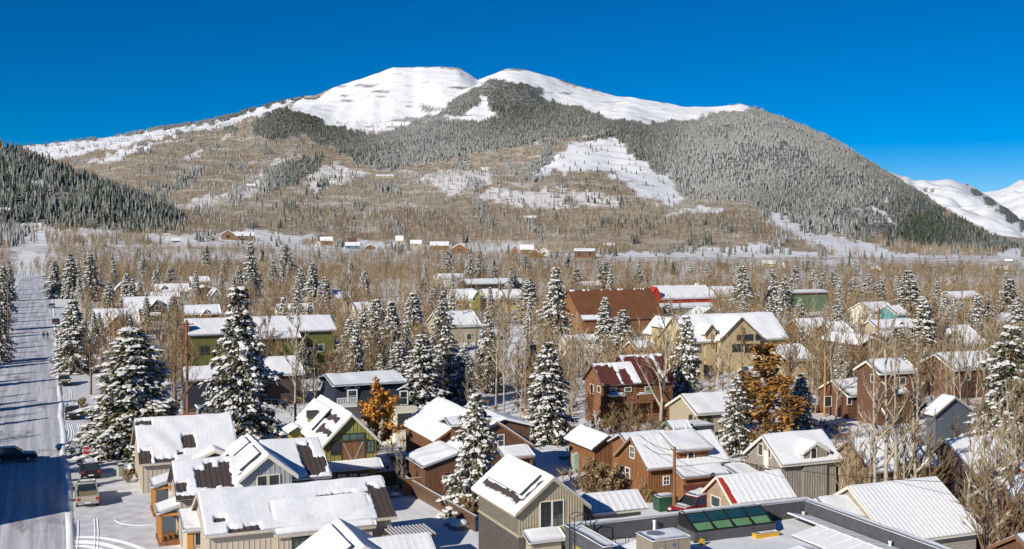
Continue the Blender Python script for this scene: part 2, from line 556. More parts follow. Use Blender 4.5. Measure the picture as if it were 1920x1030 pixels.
sn, co, du = cover(PXG, PYG)
flat = GY < np.where(PXG > 330, 820, 1000)
bandz = lnoise(1., 27)(PXG / 55., PYG / 3.2) + .6 * lnoise(1., 28)(PXG / 14., PYG / 2.0)
rockband = inside(PXG, PYG, [(640, 205), (830, 195), (860, 215), (760, 255), (650, 258)]) & (bandz > .75)
rockband |= inside(PXG, PYG, [(540, 190), (740, 120), (1000, 125), (1400, 190), (1330, 220), (985, 165), (700, 205), (560, 225)]) & (bandz > 1.45)
ATT = np.zeros((NC * GX.shape[1], 4), np.float32)
ATT[:, 0] = (sn | flat).ravel()
ATT[:, 1] = (co & ~flat).ravel()
ATT[:, 2] = (~(sn | co) & ~flat).ravel()
brush = lnoise(1 / 30., 33)(PXG, PYG * 4) + .7 * lnoise(1 / 9., 34)(PXG, PYG * 3)
townbrush = np.clip(.30 + .5 * np.clip((GY - 380) / 250, 0, 1) + .45 * lnoise(1 / 40., 35)(GX, GY), 0, .95) * np.clip((GY - 170) / 120, 0, 1) * (GY < 1000) * (np.abs(GX * CA + GY * SA + 3) > 16)
benchbrush = (brush > .35) & (GY > 820) & (PYG > 430) & sn & ~co
ATT[:, 1] = np.where(rockband.ravel(), .85, ATT[:, 1])
ATT[:, 3] = np.where(rockband, 0, np.maximum(np.where(benchbrush, .7, du * 1.0), townbrush)).ravel()
NRW = GX.shape[1]


def grid_faces(nc, nr):
    i, j = np.meshgrid(np.arange(nc - 1), np.arange(nr - 1), indexing='ij')
    a = (i * nr + j).ravel()
    return np.stack([a, a + nr, a + nr + 1, a + 1], 1)


def terrain_material(name):
    m = bpy.data.materials.new(name)
    m.use_nodes = True
    nt = m.node_tree
    L = nt.links.new
    b = nt.nodes['Principled BSDF']
    b.inputs['Roughness'].default_value = 0.75
    b.inputs['Specular IOR Level'].default_value = 0.15
    at = nt.nodes.new('ShaderNodeAttribute')
    at.attribute_name = 'cover'
    sep = nt.nodes.new('ShaderNodeSeparateColor')
    L(at.outputs['Color'], sep.inputs[0])
    tc = nt.nodes.new('ShaderNodeTexCoord')

    def noise(scale, detail, stretch=(1, 1, 1)):
        mp = nt.nodes.new('ShaderNodeMapping')
        mp.inputs['Scale'].default_value = stretch
        L(tc.outputs['Object'], mp.inputs[0])
        n = nt.nodes.new('ShaderNodeTexNoise')
        n.inputs['Scale'].default_value = scale
        n.inputs['Detail'].default_value = detail
        L(mp.outputs[0], n.inputs[0])
        return n.outputs['Fac']

    def mix(f, a, c):
        n = nt.nodes.new('ShaderNodeMix')
        n.data_type = 'RGBA'
        if isinstance(f, float):
            n.inputs[0].default_value = f
        else:
            L(f, n.inputs[0])
        for k, s in ((6, a), (7, c)):
            if isinstance(s, tuple):
                n.inputs[k].default_value = (*s, 1)
            else:
                L(s, n.inputs[k])
        return n.outputs[2]

    def ramp(f, p0, p1):
        n = nt.nodes.new('ShaderNodeMapRange')
        n.interpolation_type = 'SMOOTHSTEP'
        n.inputs['From Min'].default_value = p0
        n.inputs['From Max'].default_value = p1
        L(f, n.inputs[0])
        return n.outputs[0]
    big = noise(0.012, 6)
    mid = noise(0.06, 8)
    fine = noise(0.5, 6)
    snow = mix(ramp(fine, .35, .7), (0.80, 0.82, 0.86), (0.88, 0.89, 0.90))
    # rock and scrub showing through thin snow, in level bands
    band = noise(0.02, 9, (0.35, 0.6, 3.2))
    snow = mix(ramp(band, .62, .72), snow, (0.42, 0.36, 0.31))
    con = mix(ramp(mid, .4, .65), (0.11, 0.11, 0.095), (0.34, 0.34, 0.33))
    asp = mix(ramp(mid, .42, .62), (0.30, 0.24, 0.165), (0.47, 0.41, 0.33))
    asp = mix(ramp(big, .50, .66), asp, (0.62, 0.57, 0.52))
    dus = mix(ramp(mid, .27, .52), (0.42, 0.34, 0.27), (0.82, 0.81, 0.80))
    c = mix(sep.outputs[2], snow, asp)
    c = mix(sep.outputs[1], c, con)
    c = mix(at.outputs['Alpha'], c, dus)
    L(c, b.inputs['Base Color'])
    bp = nt.nodes.new('ShaderNodeBump')
    bp.inputs['Distance'].default_value = 6
    bp.inputs['Strength'].default_value = 0.5
    L(mid, bp.inputs['Height'])
    L(bp.outputs[0], b.inputs['Normal'])
    return m


M_TERRAIN = terrain_material('mountain_cover')


def town_material():
    m = mk('town_snow', (0.80, 0.82, 0.86), 0.65, 0.05, 0.25, 0.0, c2=(0.88, 0.89, 0.90))
    nt = m.node_tree
    L = nt.links.new
    b = nt.nodes['Principled BSDF']
    src = b.inputs['Base Color'].links[0].from_socket
    tc = nt.nodes.new('ShaderNodeTexCoord')
    n = nt.nodes.new('ShaderNodeTexNoise')
    n.inputs['Scale'].default_value = 0.35
    n.inputs['Detail'].default_value = 9
    n.inputs['Roughness'].default_value = 0.7
    L(tc.outputs['Object'], n.inputs[0])
    mr = nt.nodes.new('ShaderNodeMapRange')
    mr.inputs['From Min'].default_value = 0.60
    mr.inputs['From Max'].default_value = 0.70
    L(n.outputs['Fac'], mr.inputs[0])
    mx = nt.nodes.new('ShaderNodeMix')
    mx.data_type = 'RGBA'
    mx.inputs[7].default_value = (0.36, 0.29, 0.20, 1)
    L(mr.outputs[0], mx.inputs[0])
    L(src, mx.inputs[6])
    L(mx.outputs[2], b.inputs['Base Color'])
    at = nt.nodes.new('ShaderNodeAttribute')
    at.attribute_name = 'cover'
    n2_ = nt.nodes.new('ShaderNodeTexNoise')
    n2_.inputs['Scale'].default_value = 0.16
    n2_.inputs['Detail'].default_value = 8
    L(tc.outputs['Object'], n2_.inputs[0])
    m2 = nt.nodes.new('ShaderNodeMapRange')
    m2.inputs['From Min'].default_value = .40
    m2.inputs['From Max'].default_value = .58
    L(n2_.outputs['Fac'], m2.inputs[0])
    mu = nt.nodes.new('ShaderNodeMath')
    mu.operation = 'MULTIPLY'
    L(m2.outputs[0], mu.inputs[0])
    L(at.outputs['Alpha'], mu.inputs[1])
    mx2 = nt.nodes.new('ShaderNodeMix')
    mx2.data_type = 'RGBA'
    L(mu.outputs[0], mx2.inputs[0])
    L(mx.outputs[2], mx2.inputs[6])
    mx2.inputs[7].default_value = (0.36, 0.285, 0.20, 1)
    L(mx2.outputs[2], b.inputs['Base Color'])
    bp = nt.nodes.new('ShaderNodeBump')
    bp.inputs['Distance'].default_value = 0.35
    bp.inputs['Strength'].default_value = 0.5
    L(n.outputs['Fac'], bp.inputs['Height'])
    L(bp.outputs[0], b.inputs['Normal'])
    return m


M_TOWN = town_material()
fq = grid_faces(NC, NRW)
rowid = fq[:, 0] % NRW
near_mask = GY.ravel()[fq[:, 0]] < 900
terrain_me = np_mesh('mountain_terrain', np.stack([GX.ravel(), GY.ravel(), GZ.ravel()], 1), fq, [M_TERRAIN, M_TOWN], midx=near_mask.astype(int), smooth=True, attr={'cover': ATT})
link('mountain_terrain', terrain_me, kind='structure')

g = MB()
g.add([(-30000, -30000, -60), (30000, -30000, -60), (30000, 30000, -60), (-30000, 30000, -60)], [(0, 1, 2, 3)])
g.build('ground', M_SNOW, kind='structure')
g = MB()                                       # the same valley floor behind the viewer
g.add([(-400, -400, -0.2), (400, -400, -0.2), (400, 40, -0.2), (-400, 40, -0.2)], [(0, 1, 2, 3)])
g.build('valley_floor', M_TOWN, kind='structure')


def hill_sheet(name, px0, px1, step, crest, yc, ybase, pybase, ydep, cov, seed, amp=6.0, rows=60, exact=None):
    """a separate hill: front slope from its base up to a crest line, then down behind"""
    ps = np.arange(px0, px1 + 1, step).astype(float)
    t = np.linspace(0, 1, rows)
    nz_ = lnoise(1 / 120., seed)
    nf = lnoise(1 / 35., seed + 1)
    X, Y, Z = [], [], []
    for p in ps:
        c = float(crest(p))
        Yc = float(yc(p))
        zc = z_at(c, Yc)
        zb = z_at(float(pybase(p)), float(ybase(p)))
        Yf = float(ybase(p)) + (Yc - float(ybase(p))) * t
        zf = zb + (zc - zb) * (t ** 0.95)
        Yb = Yc + ydep * np.array([.03, .1, .3, .6, 1.0])
        zb2 = zc - (zc - zb + 5) * np.array([.01, .06, .3, .7, 1.0])
        yy = np.concatenate([Yf, Yb])
        X.append((p - CX) / F * yy)
        Y.append(yy)
        Z.append(np.concatenate([zf, zb2]))
    X, Y, Z = np.array(X), np.array(Y), np.array(Z)
    w = np.concatenate([np.sin(np.pi * t) ** .7, np.ones(5)])[None, :]
    Z = Z + w * amp * (nz_(X, Y) + .35 * nf(X, Y))
    PX, PY = proj_w(X, Y, Z)
    at = cov(PX, PY, X, Y)
    me = np_mesh(name, np.stack([X.ravel(), Y.ravel(), Z.ravel()], 1), grid_faces(len(ps), rows + 5), [M_TERRAIN], smooth=True, attr={'cover': at})
    link(name, me, kind='structure')
    return X, Y, Z, PX, PY


def cov_hill(PX, PY, X, Y):
    a = np.zeros((PX.size, 4), np.float32)
    a[:, 1] = 1
    clear = inside(PX, PY, [(35, 420), (70, 416), (112, 430), (112, 460), (35, 460)]) | inside(PX, PY, [(40, 338), (80, 338), (95, 350), (60, 352)])
    a[clear.ravel(), 1] = 0
    a[clear.ravel(), 0] = 1
    return a


HILL = hill_sheet('wooded_hill', -1500, 362, 8,
                  curve([(-1500, 150), (-900, 190), (-400, 225), (-100, 255), (0, 271), (50, 289), (100, 309), (150, 329), (200, 346), (250, 366), (300, 386), (330, 402), (350, 424), (362, 444)]),
                  curve([(-1500, 1900), (0, 1750), (362, 1500)]), curve([(-1500, 1150), (362, 1270)]), curve([(-1500, 440), (0, 447), (362, 447)]), 700, cov_hill, 51)


def cov_far(PX, PY, X, Y):
    a = np.zeros((PX.size, 4), np.float32)
    q = PY - .72 * (PX - 1700)                      # gullies with trees run down to the right
    s = lnoise(1 / 7., 71)(q, (PX + PY) / 14.) + .4 * lnoise(1 / 4., 72)(q, PX)
    tr = (s > 0.85 - np.clip((PY - 350) / 110., 0, 1) * .5) & (PY > 343)
    a[:, 0] = 1
    a[tr.ravel(), 0] = 0
    a[tr.ravel(), 1] = 1
    return a


FARR = hill_sheet('snowy_ridge', 1560, 2700, 6,
                  curve([(1560, 330), (1640, 316), (1664, 322), (1690, 331), (1700, 331), (1712, 340), (1725, 337), (1745, 340), (1774, 336), (1785, 338), (1800, 345), (1830, 363), (1850, 372), (1880, 392), (1920, 420), (2000, 440), (2200, 420), (2700, 400)]),
                  curve([(1560, 8200), (2700, 8200)]), curve([(1560, 4300), (2700, 4300)]), curve([(1560, 478), (1920, 474), (2700, 476)]), 2500, cov_far, 61, amp=28, rows=110)
cov_white = lambda PX, PY, X, Y: np.tile(np.array([[1, 0, 0, 0]], np.float32), (PX.size, 1))
hill_sheet('distant_snow_peak', 1700, 3200, 10,
           curve([(1700, 390), (1790, 372), (1830, 362), (1870, 357), (1900, 347), (1925, 339), (2000, 310), (2200, 260), (2500, 300), (3200, 350)]),
           curve([(1700, 12500), (3200, 12500)]), curve([(1700, 9000), (3200, 9000)]), curve([(1700, 460), (3200, 460)]), 3500, cov_white, 81, amp=40, rows=50)

# ------------------------------------------------------------------ forests on the slopes: one mesh of little trees each


def tile_mesh(name, T, FT, pos, hgt, wid, mats, fm=None, kind='stuff', rot=True, colattr=None):
    """copies of a template (unit height, unit half-width) as one mesh"""
    n = len(pos)
    k = len(T)
    th = npr.uniform(0, 6.28, n) if rot else np.zeros(n)
    c, s = np.cos(th)[:, None], np.sin(th)[:, None]
    x = T[None, :, 0] * wid[:, None]
    y = T[None, :, 1] * wid[:, None]
    z = T[None, :, 2] * hgt[:, None]
    V = np.stack([x * c - y * s + pos[:, 0:1], x * s + y * c + pos[:, 1:2], z + pos[:, 2:3]], 2).reshape(-1, 3)
    FF = (FT[None] + (np.arange(n) * k)[:, None, None]).reshape(-1, FT.shape[1])
    mi = np.tile(fm, n) if fm is not None else None
    attr = None
    if colattr is not None:
        attr = {'tone': np.repeat(colattr, k, axis=0)}
    me = np_mesh(name, V, FF, mats, midx=mi, attr=attr)
    return link(name, me, kind=kind)


def tone_mat(name, rough=0.85):
    m = bpy.data.materials.new(name)
    m.use_nodes = True
    nt = m.node_tree
    b = nt.nodes['Principled BSDF']
    b.inputs['Roughness'].default_value = rough
    b.inputs['Specular IOR Level'].default_value = 0.1
    a = nt.nodes.new('ShaderNodeAttribute')
    a.attribute_name = 'tone'
    nt.links.new(a.outputs['Color'], b.inputs['Base Color'])
    return m


M_TONE = tone_mat('forest_tones')


def cone_template(n=5, tiers=2):
    V, Fc = [], []
    zz = [(0.03, 0.72), (0.36, 0.42)] if tiers == 2 else [(0.03, 1.0), (0.3, .72), (0.58, .44)]
    for i, (z0, zt) in enumerate(zz):
        r = (1.0, .68)[i] if tiers == 2 else (1.0, .72, .45)[i]
        top = 0.72 if (tiers == 2 and i == 0) else (1.0 if i == len(zz) - 1 else z0 + .45)
        b = len(V)
        for j in range(n):
            t = 2 * math.pi * (j + .5 * i) / n
            rr = r * (1.0 if j % 2 else .72)
            V.append((rr * math.cos(t), rr * math.sin(t), z0 + (.03 if j % 2 else 0)))
        V.append((0, 0, top))
        for j in range(n):
            Fc.append((b + j, b + (j + 1) % n, b + n))
    return np.array(V), np.array(Fc)


def sliver_template(seed, n=6):
    """a bare tree far off: a thin trunk and upswept limbs, three-sided"""
    g_ = random.Random(seed)
    V, Fc = [], []

    def limb(p, q, r):
        b = len(V)
        for j in range(3):
            t = 2.1 * j + g_.random()
            V.append((p[0] + r * math.cos(t), p[1] + r * math.sin(t), p[2]))
        V.append(q)
        for j in range(3):
            Fc.append((b + j, b + (j + 1) % 3, b + 3))
    limb((0, 0, 0), (0, 0, 1), .085)
    for k in range(n):
        t = 6.28 * k / n + g_.random()
        z0 = g_.uniform(.22, .6)
        rr = g_.uniform(.55, 1.0)
        limb((0, 0, z0), (rr * math.cos(t), rr * math.sin(t), min(1, z0 + g_.uniform(.25, .5))), .10)
    return np.array(V), np.array(Fc)


def scatter_grid(X, Y, Z, PX, PY, n, wfun, row_max=None, pxr=(-160, 2080)):
    """n random points on a terrain grid, by ground area times wfun(px, py, Y)"""
    nr = X.shape[1] if row_max is None else row_max
    a = np.abs(X[1:, :nr - 1] - X[:-1, :nr - 1]) * np.abs(Y[1:, 1:nr] - Y[1:, :nr - 1])
    pc = (PX[1:, 1:nr] + PX[:-1, :nr - 1]) / 2
    qc = (PY[1:, 1:nr] + PY[:-1, :nr - 1]) / 2
    w = a * wfun(pc, qc, Y[1:, 1:nr]) * ((pc > pxr[0]) & (pc < pxr[1]))
    w = w.ravel() / w.sum()
    idx = npr.choice(len(w), n, p=w)
    i, j = np.unravel_index(idx, a.shape)
    u, v = npr.random(n), npr.random(n)

    def bl(Q):
        return Q[i, j] * (1 - u) * (1 - v) + Q[i + 1, j] * u * (1 - v) + Q[i, j + 1] * (1 - u) * v + Q[i + 1, j + 1] * u * v
    P = np.stack([bl(X), bl(Y), bl(Z)], 1)
    return P


CV, CF = cone_template(4, 2)
NSK = 110 + 249


def w_con(px, py, Y):
    s_, c_, d_ = cover(px, py)
    m_ = np.clip(.62 + .45 * lnoise(1 / 22., 98)(px, py * 1.7) + .25 * lnoise(1 / 8., 99)(px, py * 1.4), .12, 1.3)
    cl = lnoise(1 / 16., 100)(px, py * 1.5) > 1.1
    return (c_ & (Y > 1200)) * m_ + .35 * (cl & (~c_) & (~s_) & (Y > 1300)) + .5 * ((px < 48 + 22 * lnoise(1 / 9., 101)(px, py * 2)) & (py > 400) & (Y > 780) & (py < 466)) + 0.010 * (s_ & (py > 230) & (Y > 1500)) + 0.03 * ((~c_) & (~s_) & (Y > 1400))


N_CON = 84000
P = scatter_grid(GX, GY, GZ, PXG, PYG, N_CON, w_con, NSK)
px_, py_ = proj_w(P[:, 0], P[:, 1], P[:, 2])
frost = np.clip(.55 + .35 * lnoise(1 / 60., 91)(px_, py_) + npr.normal(0, .22, N_CON), 0, 1)[:, None]
dark = np.array([[.050, .060, .042]]) * npr.uniform(.7, 1.5, (N_CON, 1))
rgb = dark * (1 - frost) + np.array([[.36, .365, .355]]) * frost
h = npr.uniform(7, 14, N_CON) * np.where(py_ < 200, .7, 1)
tile_mesh('conifer_forest', CV, CF, P - [0, 0, .5], h, h * npr.uniform(.17, .25, N_CON), [M_TONE], colattr=np.concatenate([rgb, np.ones((N_CON, 1))], 1))


def w_asp(px, py, Y):
    s_, c_, d_ = cover(px, py)
    gap = lnoise(1 / 30., 95)(px, py * 2.2)
    return np.clip(1.1 - .7 * (gap > .8), 0, 1) * (1 + .8 * (py > 396) * (py < 450)) * ((~s_) & (~c_) & (~d_) & (Y > np.where(px > 330, 850, 1150)) & (py > 235)) * 1.0 + .06 * (c_ & (py > 240)) + .13 * (d_ & (Y > 1150)) + .05 * (s_ & (Y < 2600) & (Y > 1150) & (py > 395))


N_ASP = 52000
AV, AF = sliver_template(3, 4)
P = scatter_grid(GX, GY, GZ, PXG, PYG, N_ASP, w_asp, NSK)
qx, qy = proj_w(P[:, 0], P[:, 1], P[:, 2])
tn = np.clip(npr.random((N_ASP, 1)) * .8 + .25 * lnoise(1 / 55., 102)(qx, qy * 2.5)[:, None] + .22 - .28 * ((qy > 396) & (qy < 450))[:, None], 0, 1)
rgb = np.array([[.20, .14, .08]]) * (1 - tn) + np.array([[.38, .32, .235]]) * tn
rgb = np.where(npr.random((N_ASP, 1)) < .18, np.array([[.50, .45, .38]]), rgb)
h = npr.uniform(6.5, 12, N_ASP)
tile_mesh('aspen_forest', AV, AF, P - [0, 0, .4], h, h * npr.uniform(.16, .28, N_ASP), [M_TONE], colattr=np.concatenate([rgb, np.ones((N_ASP, 1))], 1))

# the wooded hill on the left: larger trees, three tiers each
CV3, CF3 = cone_template(7, 3)
X, Y, Z, PXH, PYH = HILL
N_H = 5200


def w_hill(px, py, Yv):
    clear = inside(px, py, [(35, 420), (70, 416), (112, 430), (112, 460), (35, 460)]) | inside(px, py, [(40, 338), (80, 338), (95, 350), (60, 352)])
    asp_ = inside(px, py, [(95, 350), (150, 345), (175, 365), (140, 385), (90, 375)])
    return (~clear) * np.where(asp_, .25, 1.0)


P = scatter_grid(X, Y, Z, PXH, PYH, N_H, w_hill, 61, (-420, 362))
frost = np.clip(.38 + npr.normal(0, .25, N_H), 0, 1)[:, None]
rgb = np.array([[.045, .058, .038]]) * npr.uniform(.6, 1.6, (N_H, 1)) * (1 - frost) + np.array([[.33, .335, .32]]) * frost
h = npr.uniform(9, 17, N_H)
tile_mesh('hillside_forest', CV3, CF3, P - [0, 0, .5], h, h * npr.uniform(.17, .24, N_H), [M_TONE], colattr=np.concatenate([rgb, np.ones((N_H, 1))], 1))

# gully trees on the snowy ridge to the right
X, Y, Z, PXF, PYF = FARR
N_F = 5000


def w_far(px, py, Yv):
    at_ = cov_far(px, py, None, None).reshape(px.shape + (4,))
    return at_[..., 1] * (py > 352)


P = scatter_grid(X, Y, Z, PXF, PYF, N_F, w_far, 110, (1600, 2100))
h = npr.uniform(12, 20, N_F)
rgb = np.tile(np.array([[.10, .11, .11, 1]]), (N_F, 1)) * npr.uniform(.7, 1.6, (N_F, 1))
tile_mesh('ridge_forest', CV, CF, P - [0, 0, .5], h, h * .3, [M_TONE], colattr=rgb)

# ------------------------------------------------------------------ building kit (town-grid metres; x along the cross street, y up the street)
LMK = []                                        # named places that trees are described by
FOOT = []                                       # footprints no tree may stand in


def fitx(A, B, Cy, zr, pitch=0.6, wf=None, l1=None):
    gx0, gy = at_z(A[0], A[1], zr)
    gx1 = at_y(B[0], B[1], gy)[0]
    t = 0.3
    while t < 14 and proj(gx0, gy - t, zr - pitch * t)[1] < Cy:
        t += 0.02
    return dict(ax='x', l0=gx0, l1=gx1, m=gy, wn=t, wf=wf if wf else t, zr=zr, pitch=pitch)


def fity(A, Bx, C, zr, L=None, wr=None):
    gx, gy0 = at_z(A[0], A[1], zr)
    if L is None:
        L = 0.5
        while L < 40 and proj(gx, gy0 + L, zr)[0] > Bx:
            L += 0.05
    gxc, zc = at_y(C[0], C[1], gy0)
    w = abs(gxc - gx)
    return dict(ax='y', l0=gy0, l1=gy0 + L, m=gx, wn=w, wf=wr if wr else w, zr=zr, pitch=(zr - zc) / w)


def finish(f, ov=0.45, og=0.35, z0=-0.3, th=0.16):
    f.setdefault('ov', ov)
    f.setdefault('og', og)
    f.setdefault('z0', z0)
    f.setdefault('th', th)
    f['zn'] = f['zr'] - f['pitch'] * f['wn']
    f['zf'] = f['zr'] - f['pitch'] * f['wf']
    if f['ax'] == 'x':
        f['S'], f['W'] = f['m'] - f['wn'] + f['ov'], f['l0'] + f['og']
        f['box'] = (f['l0'], f['l1'], f['m'] - f['wn'], f['m'] + f['wf'])
    else:
        f['S'], f['W'] = f['l0'] + f['og'], f['m'] - f['wn'] + f['ov']
        f['box'] = (f['m'] - f['wn'], f['m'] + f['wf'], f['l0'], f['l1'])
    return f


def Tm(f):
    if f['ax'] == 'x':
        return lambda l, t, z: (l, f['m'] + t, z)
    return lambda l, t, z: (f['m'] + t, l, z)


def snow_sheet(name, rt, f, res, thick, patches=(), ribs=0.0, seed=1, ribh=.018):
    """snow lying over both slopes: a height field over the roof that dips under it where the roof is bare"""
    T = Tm(f)
    L0, L1, a, b = f['l0'] - .04, f['l1'] + .04, -f['wn'] - .06, f['wf'] + .06
    ns = max(4, int((L1 - L0) / (min(res, ribs / 6.) if ribs else res)))
    nt = max(6, int((b - a) / res))
    l = np.linspace(L0, L1, ns)
    t = np.sort(np.append(np.linspace(a, b, nt), [0.0]))
    LL, TT = np.meshgrid(l, t, indexing='ij')
    nz = lnoise(1.3, seed)
    nb = lnoise(.35, seed + 7)
    h = thick * (1 + .18 * nz(LL, TT) + .22 * nb(LL, TT))
    e = np.minimum(np.minimum(LL - L0, L1 - LL), np.minimum(TT - a, b - TT))
    h = h * (.5 + .5 * sstep(e / .14))
    if ribs:
        h = h + ribh * sstep(1 - np.abs(((LL / ribs) % 1) - .5) / .17) * (np.abs(TT) > .15)
    for (s0, s1, t0, t1) in patches:             # s along the ridge 0..1; t -1 near eave .. 0 ridge .. 1 far eave
        x0, x1 = f['l0'] + s0 * (f['l1'] - f['l0']), f['l0'] + s1 * (f['l1'] - f['l0'])
        y0, y1 = (t0 * f['wn'] if t0 < 0 else t0 * f['wf']), (t1 * f['wn'] if t1 < 0 else t1 * f['wf'])
        d = np.maximum(np.maximum(x0 - LL, LL - x1), np.maximum(y0 - TT, TT - y1))
        col_ = np.floor(LL / .45)
        jag = (np.sin(col_ * 12.9898 + seed) * 43758.5453 % 1.0 - .5) * min(.8, .3 * (y1 - y0), .4 * (x1 - x0))     # snow lets go seam by seam
        d2 = np.maximum(np.maximum(x0 - LL, LL - x1), np.maximum(y0 - TT + jag * .5, TT - y1 + jag))
        d = np.maximum(d, d2) + .06 * nz(LL * 3, TT * 3)
        h = np.where(d < .22, np.minimum(h, h * sstep((d) / .22) - .05 * (d < .08)), h)
    zz = f['zr'] - f['pitch'] * np.abs(TT)
    q = 1 / math.hypot(1, f['pitch'])
    nt_ = np.sign(TT) * f['pitch'] * q * sstep(np.abs(TT) / .4)
    nz_ = np.sqrt(1 - nt_ ** 2)
    V = np.stack(T(LL, TT + nt_ * h, zz + nz_ * h), 2)
    # skirt round the edge
    ns, nt = LL.shape
    idx = np.arange(ns * nt).reshape(ns, nt)
    ring = np.concatenate([idx[:, 0], idx[-1, 1:], idx[-2::-1, -1], idx[0, -2:0:-1]])
    base = np.stack(T(LL, TT, zz - .07), 2).reshape(-1, 3)[ring]
    fq = []
    i, j = np.meshgrid(np.arange(ns - 1), np.arange(nt - 1), indexing='ij')
    q0 = idx[i, j].ravel()
    fq = np.stack([q0, q0 + nt, q0 + nt + 1, q0 + 1], 1)
    if f['ax'] == 'y':
        fq = fq[:, ::-1]
    n0 = ns * nt
    k = len(ring)
    sk = np.stack([ring, np.roll(ring, -1), n0 + (np.arange(k) + 1) % k, n0 + np.arange(k)], 1)
    V = np.concatenate([V.reshape(-1, 3), base])
    o = ORG[rt.name]
    me = np_mesh(name, V - np.array(o), np.concatenate([fq, sk]), M_SNOW, smooth=True)
    return link(name, me, rt)


def siding(rt, f, style, mat, sp, side=True, end=True, zmax=None, zmin=None, name='siding'):
    T = Tm(f)
    m = MB()
    ov, og = f['ov'], f['og']
    tw = -f['wn'] + ov
    te = f['wf'] - ov
    ztop_s = f['zr'] - f['pitch'] * (f['wn'] - ov) - f['th'] - .02
    z0 = f['z0'] if zmin is None else zmin
    a, b = f['l0'] + og, f['l1'] - og
    d = .035

    def bx(l0, l1, t0, t1, z0_, z1_):
        p, q = T(l0, t0, z0_), T(l1, t1, z1_)
        m.box(p[0], q[0], p[1], q[1], p[2], q[2])

    def zt(t):
        return f['zr'] - f['pitch'] * abs(t) - f['th'] - .03
    if style == 'batten':
        if side:
            for x in np.arange(a, b, sp):
                bx(x, x + .06, tw - d, tw + .01, z0, ztop_s)
        if end:
            for t in np.arange(tw + .02, te, sp):
                bx(a - d, a + .01, t, t + .06, z0, zt(t + .03))
    else:
        zz = np.arange(z0, f['zr'] - .3, sp)
        for z in zz:
            if side and z + sp < ztop_s:
                if style == 'log':
                    m.tube([T(a - .25, tw, z + sp / 2), T(b, tw, z + sp / 2)], sp * .52, 6)
                else:
                    m.add([T(a, tw - .045, z), T(b, tw - .045, z), T(b, tw - .003, z + sp), T(a, tw - .003, z + sp), T(a, tw, z), T(b, tw, z)],
                          [(0, 1, 2, 3), (4, 5, 1, 0)])
            if end:
                w = (f['zr'] - f['th'] - .05 - (z + sp)) / f['pitch']
                lo, hi = max(tw, -w), min(te, w)
                if hi - lo > .2:
                    if style == 'log':
                        m.tube([T(a, lo - (.25 if lo == tw else 0), z + sp / 2), T(a, hi, z + sp / 2)], sp * .52, 6)
                    else:
                        m.add([T(a - .045, lo, z), T(a - .045, hi, z), T(a - .003, hi, z + sp), T(a - .003, lo, z + sp), T(a, lo, z), T(a, hi, z)],
                              [(0, 3, 2, 1), (4, 0, 1, 5)])
    return m.build(name, mat, rt, kind='stuff')


def gable(rt, f, wall, roof=None, snow=.2, patches=(), res=.3, ribs=0.0, trim=None, style=None, smat=None, sp=.4, seams=False, seed=1, walls=True, foot=True, ribh=.018):
    finish(f)
    T = Tm(f)
    roof = roof or M_BROWNMETAL
    th = f['th']
    prof = [(-f['wn'], f['zn']), (0, f['zr']), (f['wf'], f['zf']), (f['wf'], f['zf'] - th), (0, f['zr'] - th), (-f['wn'], f['zn'] - th)]
    MB().loft([[T(l, t, z) for t, z in prof] for l in (f['l0'], f['l1'])]).build('roof', roof, rt)
    if walls:
        tw, te = -f['wn'] + f['ov'], f['wf'] - f['ov']
        pw = [(tw, f['z0']), (tw, f['zr'] - f['pitch'] * -tw - th * .6), (0, f['zr'] - th * .6), (te, f['zr'] - f['pitch'] * te - th * .6), (te, f['z0'])]
        MB().loft([[T(l, t, z) for t, z in pw] for l in (f['l0'] + f['og'], f['l1'] - f['og'])]).build('wall', wall, rt)
    if style:
        siding(rt, f, style, smat or wall, sp)
    if trim is not None:
        pf = [(-f['wn'] - .02, f['zn'] + .02), (0, f['zr'] + .02), (f['wf'] + .02, f['zf'] + .02), (f['wf'] + .02, f['zf'] - .24), (0, f['zr'] - .24), (-f['wn'] - .02, f['zn'] - .24)]
        MB().loft([[T(l, t, z) for t, z in pf] for l in (f['l0'] - .05, f['l0'] + .02)]).build('fascia', trim, rt)
        p, q = T(f['l0'] + .03, -f['wn'] - .05, f['zn'] - .22), T(f['l1'], -f['wn'] + .004, f['zn'] + .01)
        MB().box(p[0], q[0], p[1], q[1], p[2], q[2]).build('eave_board', trim, rt)
    if seams:
        m = MB()
        for l in np.arange(f['l0'] + .2, f['l1'], .45):
            for s, w in ((-1, f['wn']), (1, f['wf'])):
                a = [T(l - .02, 0, f['zr'] + .0), T(l - .02, s * w, f['zr'] - f['pitch'] * w), T(l - .02, s * w, f['zr'] - f['pitch'] * w + .05), T(l - .02, 0, f['zr'] + .05)]
                off = Vector(T(l + .02, 0, 0)) - Vector(T(l - .02, 0, 0))
                m.prism(a, off)
        m.build('standing_seam', roof, rt, kind='stuff')
    if snow:
        snow_sheet('roof_snow', rt, f, res, snow, patches, ribs, seed, ribh)
    if foot:
        FOOT.append(f['box'])
    return f


